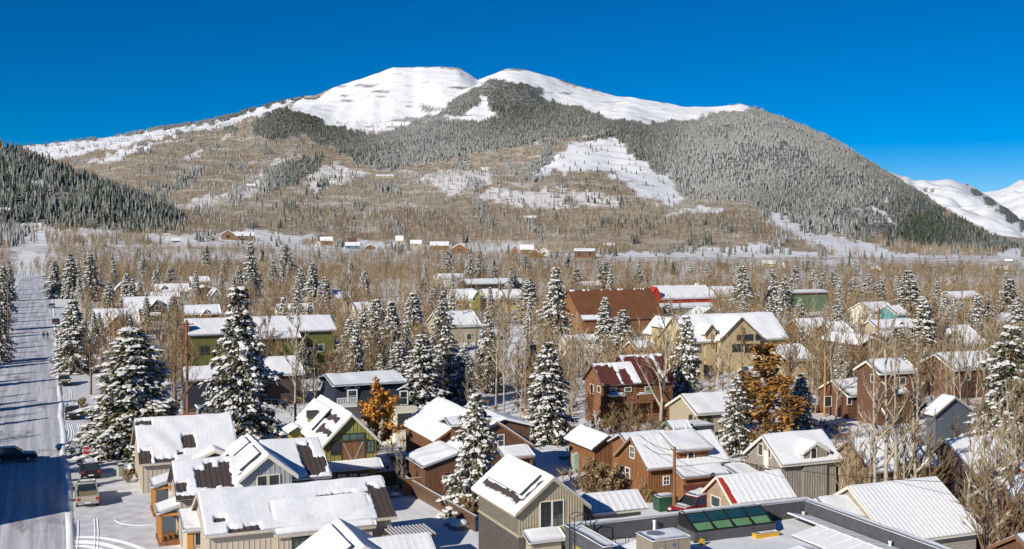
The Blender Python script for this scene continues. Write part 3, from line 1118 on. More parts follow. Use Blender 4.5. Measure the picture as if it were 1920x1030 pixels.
def winrect(rt, side, plane, u0, u1, z0, z1, frame=None, nx=2, ny=2, glass=None, fw=.09, name='window', label=None, depth=.095, mun=None):
    frame = frame or M_CREAM
    glass = glass or M_GLASS
    u0, u1 = min(u0, u1), max(u0, u1)
    z0, z1 = min(z0, z1), max(z0, z1)

    def P(u, d, z):
        return (u, plane - d, z) if side == 'S' else (plane - d, u, z)
    m = MB()
    o = [(u0 - fw, z0 - fw), (u1 + fw, z0 - fw), (u1 + fw, z1 + fw), (u0 - fw, z1 + fw)]
    i = [(u0, z0), (u1, z0), (u1, z1), (u0, z1)]
    vs = [P(u, depth, z) for u, z in o] + [P(u, depth, z) for u, z in i] + [P(u, -.02, z) for u, z in o] + [P(u, -.02, z) for u, z in i]
    fs = []
    for k in range(4):
        j = (k + 1) % 4
        fs += [(k, j, 4 + j, 4 + k), (8 + k, k + 0, j, 8 + j)[::-1], (4 + k, 4 + j, 12 + j, 12 + k)]
    m.add(vs, fs)
    b = .026 if (u1 - u0) > .5 else .02
    w = m.build(name, frame, rt, label=label)
    mm = MB()
    if nx > 1 or ny > 1:
        us = [u0 + (u1 - u0) * k / nx for k in range(1, nx)]
        zs_ = [z0 + (z1 - z0) * k / ny for k in range(1, ny)]
        for u in us:
            p, q = P(u - b, depth - .012, z0), P(u + b, -.01, z1)
            mm.box(p[0], q[0], p[1], q[1], p[2], q[2])
        for z in zs_:
            p, q = P(u0, depth - .014, z - b), P(u1, -.01, z + b)
            mm.box(p[0], q[0], p[1], q[1], p[2], q[2])
        mm.build('muntin', mun or (frame if frame in (M_WHITE, M_DARKTRIM) else M_DARKTRIM), w)
    p, q = P(u0, .058, z0), P(u1, -.02, z1)
    MB().box(p[0], q[0], p[1], q[1], p[2], q[2]).build('pane', glass, w)
    return w


def win(rt, f, side, r, **kw):
    """a window whose outline in the photograph is r = (x0, y0, x1, y1), set into the wall it belongs to"""
    pl = f[side] if isinstance(f, dict) else f
    at = at_y if side == 'S' else at_x
    xm, ym = (r[0] + r[2]) / 2, (r[1] + r[3]) / 2
    u0 = at(r[0], ym, pl)[0]
    u1 = at(r[2], ym, pl)[0]
    z0 = at(xm, r[3], pl)[1]
    z1 = at(xm, r[1], pl)[1]
    return winrect(rt, side, pl, u0, u1, z0, z1, **kw)


def door(rt, side, plane, u0, u1, z1, mat, frame=None, z0=0.0, name='door'):
    d = winrect(rt, side, plane, u0, u1, z0, z1, frame=frame or M_CREAM, nx=1, ny=1, glass=mat, name=name)
    return d


def shed(rt, x0, x1, yn, zn, yf, zf, wall, zb, roof=None, snow=.2, seed=3, name='shed_roof', res=.3, style=None, trim=None, patches=(), inset=.3, walls=True, ribs=0, wname='shed_wall'):
    """single slope roof from (yf, zf) down to the near edge (yn, zn)"""
    roof = roof or M_BROWNMETAL
    th = .14
    MB().loft([[(x, yn, zn), (x, yf, zf), (x, yf, zf - th), (x, yn, zn - th)] for x in (x0, x1)]).build(name, roof, rt)
    if walls:
        k = (zf - zn) / (yf - yn)
        a = yn + inset
        MB().loft([[(x, a, zb), (x, a, zn + k * inset - th * .7), (x, yf - .02, zf - th * .7), (x, yf - .02, zb)] for x in (x0 + inset, x1 - inset)]).build(wname, wall, rt)
        if style == 'batten':
            m = MB()
            for x in np.arange(x0 + inset, x1 - inset, .38):
                m.box(x, x + .06, a - .035, a + .01, zb, zn + k * inset - th)
            m.build('siding', wall, rt, kind='stuff')
    if trim is not None:
        MB().box(x0, x1, yn - .05, yn + .004, zn - .22, zn + .01).build('eave_board', trim, rt)
    if snow:
        Ls = math.hypot(yf - yn, zf - zn)
        nx, ny = max(3, int((x1 - x0) / res)), max(3, int(Ls / res))
        s, t = np.meshgrid(np.linspace(0, 1, nx), np.linspace(0, 1, ny), indexing='ij')
        X = x0 - .03 + s * (x1 - x0 + .06)
        Yv = yn - .05 + t * (yf - yn + .05)
        Zv = zn + (zf - zn) * t
        nz = lnoise(1.2, seed)
        e = np.minimum(np.minimum(s, 1 - s) * (x1 - x0), t * Ls)
        h = snow * (1 + .25 * nz(X, Yv)) * (.4 + .6 * sstep(e / .25))
        if ribs:
            h = h + .02 * (np.abs(((X / ribs) % 1) - .5) < .12)
        for (s0, s1, t0, t1) in patches:
            d = np.maximum(np.maximum(s0 - s, s - s1) * (x1 - x0), np.maximum(t0 - t, t - t1) * Ls)
            h = np.where(d < .2, np.minimum(h, h * sstep(d / .2) - .05 * (d < .08)), h)
        q = 1 / math.hypot(1, (zf - zn) / (yf - yn))
        V = np.stack([X, Yv - h * q * (zf - zn) / (yf - yn), Zv + h * q], 2)
        idx = np.arange(nx * ny).reshape(nx, ny)
        ring = np.concatenate([idx[:, 0], idx[-1, 1:], idx[-2::-1, -1], idx[0, -2:0:-1]])
        base = np.stack([X, Yv, Zv - .05], 2).reshape(-1, 3)[ring]
        i, j = np.meshgrid(np.arange(nx - 1), np.arange(ny - 1), indexing='ij')
        q0 = idx[i, j].ravel()
        k = len(ring)
        fq = np.concatenate([np.stack([q0, q0 + ny, q0 + ny + 1, q0 + 1], 1), np.stack([ring, np.roll(ring, -1), nx * ny + (np.arange(k) + 1) % k, nx * ny + np.arange(k)], 1)])
        me = np_mesh('roof_snow', np.concatenate([V.reshape(-1, 3), base]) - np.array(ORG[rt.name]), fq, M_SNOW, smooth=True)
        link('roof_snow', me, rt)


def snow_cap(rt, x0, x1, y0, y1, z, h=.2, name='snow_cap', seed=2, mat=None):
    nx, ny = max(4, int((x1 - x0) / .25)), max(4, int((y1 - y0) / .25))
    nx, ny = min(nx, 60), min(ny, 60)
    s, t = np.meshgrid(np.linspace(0, 1, nx), np.linspace(0, 1, ny), indexing='ij')
    e = np.minimum(np.minimum(s, 1 - s) * (x1 - x0), np.minimum(t, 1 - t) * (y1 - y0))
    H = h * (1 + .2 * lnoise(1.5, seed)(s * (x1 - x0), t * (y1 - y0))) * (.35 + .65 * sstep(e / .2))
    V = np.stack([x0 + s * (x1 - x0), y0 + t * (y1 - y0), z + H], 2).reshape(-1, 3)
    idx = np.arange(nx * ny).reshape(nx, ny)
    ring = np.concatenate([idx[:, 0], idx[-1, 1:], idx[-2::-1, -1], idx[0, -2:0:-1]])
    base = V[ring].copy()
    base[:, 2] = z - .01
    i, j = np.meshgrid(np.arange(nx - 1), np.arange(ny - 1), indexing='ij')
    q0 = idx[i, j].ravel()
    k = len(ring)
    fq = np.concatenate([np.stack([q0, q0 + ny, q0 + ny + 1, q0 + 1], 1), np.stack([ring, np.roll(ring, -1), nx * ny + (np.arange(k) + 1) % k, nx * ny + np.arange(k)], 1)])
    me = np_mesh(name, np.concatenate([V, base]) - np.array(ORG[rt.name]), fq, mat or M_SNOW, smooth=True)
    return link(name, me, rt)


def fitp(A, C, gy, L, wr=None):
    """a gable facing the street whose face stands on the plane gy: apex A, one eave corner C"""
    gx, z = at_y(A[0], A[1], gy)
    gxc, zc = at_y(C[0], C[1], gy)
    w = abs(gxc - gx)
    return dict(ax='y', l0=gy, l1=gy + L, m=gx, wn=w, wf=wr or w, zr=z, pitch=(z - zc) / w, og=.14, ov=.22)


def house(name, label, cat, f, phrase=None, group=None):
    finish(f)
    b = f['box']
    r = root(name, label, cat, (b[0] + b[1]) / 2, (b[2] + b[3]) / 2, 0, group)
    if phrase:
        LMK.append((phrase, (b[0] + b[1]) / 2, (b[2] + b[3]) / 2))
    if VERBOSE:
        print('%-26s ax=%s gx %.1f..%.1f gy %.1f..%.1f zr %.1f eave %.1f pitch %.2f' % (label[:26], f['ax'], *b, f['zr'], f['zn'], f['pitch']))
    return r


VERBOSE = False


def chimney(rt, x0, x1, y0, y1, z0, z1, mat, cap=None, capz=.35, snow=True, capname='chimney_cap'):
    c = MB().box(x0, x1, y0, y1, z0, z1).build('chimney', mat, rt)
    if cap:
        MB().box(x0 - .08, x1 + .08, y0 - .08, y1 + .08, z1, z1 + capz).build(capname, cap, c)
    if snow:
        ORG[c.name] = ORG[rt.name]
        snow_cap(c, x0 - .05, x1 + .05, y0 - .05, y1 + .05, z1 + (capz if cap else 0), .14)
    return c


def panels_on_slope(rt, f, side, l0, l1, t0, t1, n, along=True, snow=True):
    """a row of solar panels standing a hand's width off the roof; n panels side by side, each under its own snow"""
    T = Tm(f)
    s = -1 if side == 'near' else 1
    q = 1 / math.hypot(1, f['pitch'])
    nt, nz = s * f['pitch'] * q, q

    def P(l, t, h):
        t = abs(t)
        return Vector(T(l, s * t + nt * h, f['zr'] - f['pitch'] * t + nz * h))
    for k in range(n):
        if along:
            a, b, c, d = l0 + (l1 - l0) * k / n + .045, l0 + (l1 - l0) * (k + 1) / n - .045, t0, t1
        else:
            a, b, c, d = l0, l1, t0 + (t1 - t0) * k / n + .03, t0 + (t1 - t0) * (k + 1) / n - .03
        m = MB()
        lo = [P(a, c, .24), P(b, c, .24), P(b, d, .24), P(a, d, .24)]
        up = P(a, c, .40) - P(a, c, .24)
        m.prism(lo, up)
        pn = m.build('solar_panel', M_PANEL, rt)
        if snow:
            ORG[pn.name] = ORG[rt.name]
            e = .02
            rings = []
            for hh, ins in ((.402, 0.0), (.44, .0), (.475, .05)):
                rings.append([P(a + ins, c + ins, hh), P(b - ins, c + ins, hh), P(b - ins, d - ins, hh), P(a + ins, d - ins, hh)])
            MB().loft(rings).build('panel_snow', M_SNOW, pn)

# ------------------------------------------------------------------ foreground houses, left
# long beige cottage along the bottom edge
f1 = fitx((370, 925), (716, 895), 1005, 5.9, .52)
h1 = house('cottage', 'long low beige board-and-batten cottage with brown metal bare at its right roof end', 'house', f1, 'the long beige cottage')
gable(h1, f1, M_BEIGE, M_BROWNMETAL, .17, [(.905, 1.05, -1.1, -.2), (.62, .90, -.39, -.33), (.12, .27, -1.1, -.90), (.07, .11, -.72, -.66)], .13, .45, ribh=.006, trim=M_BEIGE, style='batten', sp=.40, seams=True, seed=3)
xs0, zs0 = at_y(515, 1000, f1['S'] - .7)
xs1, zs1 = at_y(705, 990, f1['S'] - .7)
zs = (zs0 + zs1) / 2
shed(h1, xs0, xs1, f1['S'] - .7, zs, f1['m'] - .44 * f1['wn'], f1['zr'] - f1['pitch'] * .44 * f1['wn'] + .16, M_BEIGE, -.3, M_BROWNMETAL, .26, 5, 'dormer_roof', .2, style='batten', trim=M_BEIGE, inset=.25, ribs=.45, wname='dormer_wall')
yb = f1['S'] - .45
win(h1, yb, 'S', (549, 1002, 572, 1036), frame=M_DARKTRIM, nx=2, ny=3, glass=M_GLASSGREEN)
win(h1, yb, 'S', (576, 1000, 597, 1034), frame=M_DARKTRIM, nx=2, ny=3)

# grey cottage with the cross gable
f2 = fitx((322, 867), (470, 857), 936, 6.4, .62)
h2 = house('cottage', 'pale grey cottage with steep cross gable, large bare brown patches and two orange timber porches', 'house', f2, 'the grey cross-gabled cottage')
gable(h2, f2, M_BEIGE, M_BROWNMETAL, .17, [(.28, .46, -.72, -.28), (.40, .70, -.78, -.12), (.02, .13, -.82, -.58), (.0, .55, -1.1, -.93)], .13, .45, ribh=.006, trim=M_DARKTRIM, style='batten', sp=.4, seams=True, seed=9)
f2b = fity((503, 854), 464, (447, 903), 7.1)
gable(h2, f2b, M_GREYWALL, M_BROWNMETAL, .15, [(.11, .52, -.92, -.82), (.06, .10, -.85, -.10), (.535, .58, -.80, -.16), (.58, .92, -.86, -.78)], .09, 0, trim=M_CREAM, style='batten', sp=.42, seams=True, seed=12)
win(h2, f2b, 'S', (483, 893, 500, 914), frame=M_CREAM, nx=2, ny=2)
win(h2, f2b, 'S', (505, 891, 523, 912), frame=M_CREAM, nx=2, ny=2)
panels_on_slope(h2, f2b, 'near', f2b['l0'] + .1 * (f2b['l1'] - f2b['l0']), f2b['l0'] + .53 * (f2b['l1'] - f2b['l0']), .3, f2b['wn'] * .80, 1)
panels_on_slope(h2, f2b, 'near', f2b['l0'] + .59 * (f2b['l1'] - f2b['l0']), f2b['l0'] + .92 * (f2b['l1'] - f2b['l0']), .3, f2b['wn'] * .76, 1)
f2c = fitx((478, 830), (597, 826), 904, 7.1, .5)
f2c['l0'] = f2b['m'] + .3
gable(h2, f2c, M_GREYWALL, M_BROWNMETAL, .17, [(.62, .80, -.95, -.14), (.74, .93, -.88, -.5), (.9, .98, -.72, -.5), (.72, .95, .1, .0)], .15, .45, ribh=.006, trim=M_DARKTRIM, style='batten', sp=.4, seams=True, seed=15)
# porches on its street side
for (A_, B_, C_, D_, nm) in (((273, 894), (319, 872), (321, 897), (285, 914), 1), ((280, 935), (316, 921), (334, 948), (295, 964), 2)):
    zt = 3.3
    gx0, gy0 = at_z(D_[0], D_[1], 2.75)
    wx = 2.6 if nm == 1 else 2.5
    dy = 3.4 if nm == 1 else 3.2
    pr = MB().loft([[(gx0, y, 2.72), (gx0 + wx, y, 3.45), (gx0 + wx, y, 3.30), (gx0, y, 2.57)] for y in (gy0, gy0 + dy)]).build('porch_roof', M_GREYWALL, h2)
    q = .74
    rr = []
    for y in np.linspace(gy0 - .04, gy0 + dy + .04, 9):
        rr.append(y)
    nx, ny = 9, 9
    s_, t_ = np.meshgrid(np.linspace(0, 1, nx), np.linspace(0, 1, ny), indexing='ij')
    hh = .2 * (.4 + .6 * sstep(np.minimum(np.minimum(s_, 1 - s_ * .0 - 0), np.minimum(t_, 1 - t_)) / .12))
    V = np.stack([gx0 - .05 + s_ * (wx + .05), gy0 - .05 + t_ * (dy + .1), 2.72 + s_ * .73 + hh], 2).reshape(-1, 3)
    idx = np.arange(nx * ny).reshape(nx, ny)
    ring = np.concatenate([idx[:, 0], idx[-1, 1:], idx[-2::-1, -1], idx[0, -2:0:-1]])
    bs = V[ring].copy()
    bs[:, 2] -= hh.reshape(-1)[ring] + .03
    i, j = np.meshgrid(np.arange(nx - 1), np.arange(ny - 1), indexing='ij')
    q0 = idx[i, j].ravel()
    k = len(ring)
    fq = np.concatenate([np.stack([q0, q0 + ny, q0 + ny + 1, q0 + 1], 1), np.stack([ring, np.roll(ring, -1), nx * ny + (np.arange(k) + 1) % k, nx * ny + np.arange(k)], 1)])
    link('porch_snow', np_mesh('porch_snow', np.concatenate([V, bs]) - np.array(ORG[h2.name]), fq, M_SNOW, smooth=True), h2)
    for (x, y) in ((gx0 + .25, gy0 + .25), (gx0 + .25, gy0 + dy - .25), (gx0 + wx - .3, gy0 + .25)):
        MB().box(x - .1, x + .1, y - .1, y + .1, -.2, 2.6 + (x - gx0) * .28).build('porch_post', M_TIMBER, h2)
    MB().box(gx0 + .12, gx0 + wx, gy0 + .12, gy0 + .34, 2.45, 2.66).build('porch_beam', M_TIMBER, h2)
    MB().box(gx0 + .14, gx0 + .36, gy0 + .36, gy0 + dy - .1, 2.45, 2.66).build('porch_beam', M_TIMBER, h2)
    MB().box(gx0 + .1, gx0 + wx, gy0 + .1, gy0 + dy, -.2, .35).build('porch_deck', M_BROWNWOOD, h2)
    MB().box(gx0 + wx - .2, gx0 + wx, gy0 + .36, gy0 + dy - .1, .36, 3.2).build('porch_back_wall', M_TIMBER, h2)
    MB().box(gx0 + .5, gx0 + 1.7, gy0 + dy - .25, gy0 + dy - .12, .38, 2.4).build('porch_door', M_BLUEWALL, h2)
    for zz in (.6, .85, 1.1, 1.35, 1.6):
        MB().box(gx0 + .16, gx0 + .24, gy0 + .4, gy0 + 1.5, zz, zz + .1).build('porch_slat', M_TIMBER, h2)
pg = gx0, gy0
ch = root('porch_chair', 'turquoise chair sitting on the orange timber porch nearest the bottom edge', 'chair', gx0 + 1.9, gy0 + .9, .36)
MB().box(gx0 + 1.65, gx0 + 2.15, gy0 + .65, gy0 + 1.15, .72, .80).build('seat', M_TEAL, ch)
MB().box(gx0 + 2.1, gx0 + 2.18, gy0 + .65, gy0 + 1.15, .80, 1.35).build('backrest', M_TEAL, ch)
for dx in (0.02, .44):
    for dy_ in (.02, .44):
        MB().box(gx0 + 1.65 + dx, gx0 + 1.69 + dx, gy0 + .65 + dy_, gy0 + .69 + dy_, .36, .72).build('leg', M_BLACK, ch)
# small flat snow roof and entry between the second porch and the long cottage
xa, ya = at_z(343, 990, 3.1)
shed(h2, xa, xa + 2.3, ya, 2.9, ya + 3.4, 3.6, M_BEIGE, -.3, M_GREYWALL, .18, 8, 'entry_roof', .2, trim=M_GREYWALL, wname='entry_wall')
winrect(h2, 'S', ya + .3, xa + .95, xa + 1.9, 1.6, 2.5, frame=M_BEIGE, nx=2, ny=2)
MB().box(xa + .35, xa + .75, ya + .17, ya + .28, -.2, 2.7).build('porch_post', M_TIMBER, h2)

# back-left house
f3 = fitx((252, 788), (433, 781), 871, 6.5, .62)
h3 = house('cottage', 'beige cottage with broad snowy roof and dark bare strips along its street-side eave', 'house', f3, 'the beige cottage by the street')
gable(h3, f3, M_BEIGE, M_BROWNMETAL, .17, [(.0, .12, -1.1, -.72), (.17, .34, -1.1, -.92), (.46, .57, -.72, -.42), (.02, .16, -.12, -.04), (.40, .44, -.85, -.80)], .13, .45, ribh=.006, trim=M_BEIGE, style='batten', sp=.42, seams=True, seed=21)
f3b = fitp((403, 845), (364, 863), f3['S'] - 1.1, 4.6)
gable(h3, f3b, M_BEIGE, M_BROWNMETAL, .18, [], .15, 0, trim=M_CREAM, style='batten', sp=.4, seed=23, seams=True)
win(h3, f3b, 'S', (397, 852, 409, 862), frame=M_DARKTRIM, nx=1, ny=1)

# olive barn-like house
f4 = fity((659.5, 777), 601, (603, 838.5), 8.1)
h4 = house('barn_house', 'olive green gabled house with brown barn door under the gable and a dark-capped chimney', 'house', f4, 'the olive barn-door house')
gable(h4, f4, M_OLIVE, M_BROWNMETAL, .15, [(.10, .34, -.36, -.22), (.30, .40, -.80, -.52), (.02, .30, -.70, -.60), (.36, .48, -.40, -.26)], .1, 0, trim=M_CREAM, style='batten', sp=.38, seams=True, seed=31)
win(h4, f4, 'S', (641, 814, 682, 824), frame=M_DARKTRIM, nx=3, ny=1, glass=M_GLASSGREEN)
bd = win(h4, f4, 'S', (641, 829, 683, 862), frame=M_DARKWOOD, nx=1, ny=1, glass=M_BROWNWOOD, name='barn_door')
u0, u1 = at_y(641, 845, f4['S'])[0], at_y(683, 845, f4['S'])[0]
zb0, zb1 = at_y(660, 862, f4['S'])[1], at_y(660, 829, f4['S'])[1]
y_ = f4['S'] - .10
um = (u0 + u1) / 2
for s in (-1, 1):
    e = um + s * (u1 - u0) * .48
    d_ = um + s * .06
    MB().prism([(d_ if s > 0 else e, y_, zb1 if s < 0 else zb0), (d_ + .18 * s if s > 0 else e + .18, y_, zb1 if s < 0 else zb0), (e if s > 0 else d_, y_, zb0 if s < 0 else zb1), (e - .18 if s > 0 else d_ - .18, y_, zb0 if s < 0 else zb1)], (0, .05, 0)).build('door_brace', M_GREYWOOD, bd)
ORG[bd.name] = ORG[h4.name]
MB().box(u0 - .5, u1 + .3, y_ - .03, y_ + .05, zb1 + .12, zb1 + .24).build('door_rail', M_DARKWOOD, h4)
win(h4, f4, 'S', (622, 831, 635, 851), frame=M_DARKTRIM, nx=2, ny=2)
win(h4, f4, 'S', (688, 827, 700, 847), frame=M_DARKTRIM, nx=2, ny=2, glass=M_GLASSGREEN)
xa, za = at_y(612, 886, f4['S'] - 1.3)
xb, zb = at_y(719, 878, f4['S'] - 1.3)
shed(h4, xa, xb, f4['S'] - 1.3, (za + zb) / 2 + .05, f4['S'], (za + zb) / 2 + .65, M_DARKWOOD, -.3, M_BROWNMETAL, .14, 33, 'pent_roof', .25, walls=False)
win(h4, f4['S'] - .02, 'S', (633, 889, 648, 897), frame=M_DARKTRIM, nx=2, ny=1, glass=M_GLASSGREEN)
win(h4, f4['S'] - .02, 'S', (655, 888, 669, 897), frame=M_DARKTRIM, nx=2, ny=1, glass=M_GLASSGREEN)
win(h4, f4['S'] - .02, 'S', (675, 887, 690, 896), frame=M_DARKTRIM, nx=2, ny=1, glass=M_GLASSGREEN)
zc = 4.5
while zc < 8 and f4['zr'] - f4['pitch'] * abs(f4['m'] - at_z(589, 795, zc)[0]) > zc:
    zc += .05
cx, cy_ = at_z(589, 795, zc)
chimney(h4, cx - .5, cx + .5, cy_, cy_ + 1.0, zc - .6, zc + .55, M_OLIVE, M_DARKROOF, .7, snow=False)
panels_on_slope(h4, f4, 'near', f4['l0'] + 5.4, f4['l1'] - .5, .5, 2.5, 1)
f4b = fity((558, 801), 540, (541, 812), 5.6, L=3)
gable(h4, f4b, M_OLIVE, M_BROWNMETAL, .18, [], .25, 0, trim=M_DARKTRIM, seed=37, foot=False)

# cottage at the very bottom: steep cross gable and a wing
f5 = fity((668, 1010), 655, (585, 1075), 5.0, L=5.5)
f5['l0'] -= 2.0
h5 = house('cottage', 'snow-roofed cottage cut by the bottom edge, its cross gable shaded blue on one slope', 'house', f5, 'the cottage at the bottom edge')
gable(h5, f5, M_BEIGE, M_BROWNMETAL, .17, [], .15, 0, trim=M_CREAM, seed=41, seams=True)
panels_on_slope(h5, f5, 'near', f5['l0'] + .5, f5['l1'] - .8, .5, 3.0, 1)
f5b = fitx((712, 1011), (804, 1002), 1060, 4.4, .55)
f5b['l0'] = f5['m'] + .5
gable(h5, f5b, M_BEIGE, M_BROWNMETAL, .17, [], .15, .5, trim=M_CREAM, seed=43)

# tan two-storey garage apartment
f6 = fity((1038, 896), 952, (966, 965), 7.7)
h6 = house('garage_apartment', 'tall tan two-storey garage apartment with solar panels under snow and one paired gable window', 'house', f6, 'the tan garage apartment')
gable(h6, f6, M_TAN, M_BROWNMETAL, .15, [(.12, .92, -.76, -.67), (.07, .11, -.68, -.12)], .09, 0, trim=M_TAN, seed=51, seams=True)
zl = at_y(972, 1006, f6['S'])[1]
siding(h6, f6, 'batten', M_TAN, .22, zmin=zl)
siding(h6, f6, 'lap', M_SHINGLE, .2, end=False, zmin=-.3)
b6 = f6['box']
MB().box(f6['W'] - .06, b6[1] - f6['ov'] + .06, f6['S'] - .06, b6[3] - .4, -.3, zl - .1).build('lower_wall', M_SHINGLE, h6)
MB().box(f6['W'] - .1, b6[1] - f6['ov'] + .1, f6['S'] - .1, b6[3] - .38, zl - .1, zl + .1).build('belt_board', M_TAN, h6)
win(h6, f6, 'S', (1013, 941, 1033, 988), frame=M_CREAM, nx=2, ny=3, fw=.07)
win(h6, f6, 'S', (1036, 939, 1055, 986), frame=M_CREAM, nx=2, ny=3, fw=.07)
L6 = f6['l1'] - f6['l0']
panels_on_slope(h6, f6, 'near', f6['l0'] + L6 * .12, f6['l0'] + L6 * .92, .35, f6['wn'] * .65, 6)
xa, za = at_y(992, 1020, f6['S'] - 1.4)
shed(h6, xa, xa + 3.0, f6['S'] - 1.4, za, f6['S'] - .1, za + .55, M_TAN, -.3, M_BROWNMETAL, .18, 53, 'lean_to_roof', .25, walls=True, wname='lean_to_wall')
f6b = fity((1118, 1008), 1090, (1092, 1040), 3.8, L=4)
gable(h6, f6b, M_TAN, M_BROWNMETAL, .18, [], .2, 0, seed=57, foot=False)

# white-roofed garage behind it
f7 = fitx((1094, 928), (1194, 920), 963, 4.9, .62)
h7 = house('garage', 'low garage roof of ribbed metal under snow between the tan apartment and the power pole', 'garage', f7, 'the low ribbed garage roof')
gable(h7, f7, M_TAN, M_METAL, .07, [], .14, .6, trim=M_CREAM, seed=61, ribh=.04)

# ------------------------------------------------------------------ flat roofed building, bottom right
ZP = 7.0
cxA, cyA = at_z(1050, 979, ZP)
cxB, cyB = at_z(1525, 939, ZP)
cyB = (cyA + cyB) / 2
cyA = cyB
cxE, cyE = at_z(1830, 1036, ZP)
cxB = cxB
flat_l, flat_r, flat_b = cxA, cxB, cyB
flat_f = flat_b - 26
h8 = root('flat_roof_building', 'flat-roofed modern building with dark parapet and rooftop solar panels under snow', 'building', (flat_l + flat_r) / 2, flat_b - 10, 0)
LMK.append(('the flat-roofed building', (flat_l + flat_r) / 2, flat_b - 3))
FOOT.append((flat_l - 1, flat_r + 1, flat_f, flat_b + .5))
ZD = ZP - 1.15
pw = .55
MB().box(flat_l + .05, flat_r - .05, flat_f, flat_b - .05, -.3, ZD).build('wall', M_TAN, h8)
for nm, b_ in (('parapet', (flat_l, flat_r, flat_b - pw, flat_b)), ('parapet', (flat_r - pw, flat_r, flat_f, flat_b - pw - .003)), ('parapet', (flat_l, flat_l + pw, flat_b - 5.5, flat_b - pw - .003))):
    MB().box(b_[0], b_[1], b_[2], b_[3], ZD - .6, ZP).build(nm, M_MEMBRANE, h8)
snow_cap(h8, flat_l - .06, flat_r + .06, flat_b - pw - .02, flat_b + .05, ZP, .15, 'parapet_snow')
snow_cap(h8, flat_r - pw - .02, flat_r + .06, flat_f, flat_b - pw - .03, ZP, .15, 'parapet_snow', 5)
snow_cap(h8, flat_l - .06, flat_l + pw + .4, flat_b - 5.5, flat_b - pw - .03, ZP, .15, 'parapet_snow', 6)
snow_cap(h8, flat_l + pw + .1, flat_r - pw - .05, flat_f, flat_b - pw - .3, ZD, .12, 'deck_snow', 7)
MB().box(flat_l - .04, flat_l + .045, flat_b - 5.4, flat_b - 1.2, 2.0, ZP - .9).build('wall_panel', M_OLIVE, h8)
m = MB()
# tall dark clerestory skylight
xk0, _ = at_z(1268, 1004, ZD)
xk1, _ = at_z(1430, 992, ZD)
yk = flat_b - pw - 3.0
sk = root('skylight', 'long dark framed skylight with four painted green reflections along the parapet of the flat roof', 'skylight', (xk0 + xk1) / 2, yk, ZD)
zk0, zk1 = ZD + .1, ZP + .45
MB().box(xk0, xk1, yk, yk + 2.2, ZD + .02, ZD + .75).build('curb', M_MEMBRANE, sk)
ys1 = yk + 1.6
MB().loft([[(x, yk + .02, ZD + .76), (x, ys1, zk1), (x, yk + 2.15, zk1), (x, yk + 2.15, ZD + .76)] for x in (xk0 + .05, xk1 - .05)]).build('housing', M_BLACK, sk)
dz, dyk = zk1 - (ZD + .76), ys1 - yk - .02
for k in range(4):
    a = xk0 + .15 + (xk1 - xk0 - .3) * k / 4 + .08
    b = xk0 + .15 + (xk1 - xk0 - .3) * (k + 1) / 4 - .08

    def sp(x, t, o=.03):
        return (x, yk + .02 + dyk * t - o * .8, ZD + .76 + dz * t + o * .6)
    MB().prism([sp(a, .50), sp(b, .50), sp(b, .94), sp(a, .94)], (0, .02, -.02)).build('pane', mk('blue_green_glass', (0.015, 0.06, 0.075), .06, .2, 1, spec=.8), sk)
    MB().prism([sp(a + .1, .08), sp(b - .06, .08), sp(b - .02, .44), sp(a + .02, .44)], (0, .02, -.02)).build('pane', mk('green_reflection_glass', (0.12, 0.26, 0.13), .15, .1, 1), sk)  # lower panes of the dark glazing: green reflection painted into their colour
for k in range(5):
    x = xk0 + .15 + (xk1 - xk0 - .3) * k / 4
    MB().prism([(x - .05, yk - .02, ZD + .78), (x + .05, yk - .02, ZD + .78), (x + .05, ys1 - .03, zk1 + .04), (x - .05, ys1 - .03, zk1 + .04)], (0, .06, -.03)).build('mullion', M_BLACK, sk)
snow_cap(sk, xk0 + .1, xk1 - .1, ys1 + .02, yk + 2.15, zk1, .12)
# rooftop machine with its maker's name
xm0, ym0 = at_z(1206, 1000, ZP + .55)
xm1, _ = at_z(1300, 1000, ZP + .55)
hv = root('rooftop_unit', 'tan sheet metal air conditioning unit with white snow lid, standing on the flat roof', 'air conditioner', (xm0 + xm1) / 2, ym0 - .8, ZD)
zt_ = ZP + .55
xm0, ymf = at_z(1224, 1017, zt_)
xm1, _ = at_z(1298, 1010, zt_)
ymf2 = ymf
MB().box(xm0, xm1, ymf, ymf + 2.0, ZD + .05, zt_).build('casing', M_HVAC, hv)
MB().box(xm0 - .02, xm1 + .02, ymf - .02, ymf + 2.02, zt_, zt_ + .05).build('lid', M_HVAC, hv)
snow_cap(hv, xm0 - .04, xm1 + .04, ymf - .04, ymf + 2.04, zt_ + .05, .13)
for k in (.33, .68):
    MB().box(xm0 + (xm1 - xm0) * k - .012, xm0 + (xm1 - xm0) * k + .012, ymf - .01, ymf, ZD + .1, zt_ - .02).build('panel_joint', M_DARKTRIM, hv)
MB().tube([(xm0 + .75, ymf + 1.0, zt_ + .06), (xm0 + .75, ymf + 1.0, zt_ + .22)], .55, 20).build('fan_guard', M_METAL, hv)
MB().tube([(xm1 - 1.10, ymf - .012, zt_ - .31), (xm1 - 1.10, ymf - .002, zt_ - .31)], .12, 16).build('maker_emblem', mk('blue_print', (0.08, 0.12, 0.35), .5, .05, 3), hv)
for (px, py, nm, mt) in ((1240, 1026, 'label_sticker', M_WHITE), (1222, 1022, 'label_sticker', M_METAL)):
    u, z = at_y(px, py, ymf - .02)
    u = min(max(u, xm0 + .2), xm1 - .2)
    MB().box(u - .12, u + .12, ymf - .012, ymf - .002, zt_ - .75, zt_ - .45).build(nm, mt, hv)
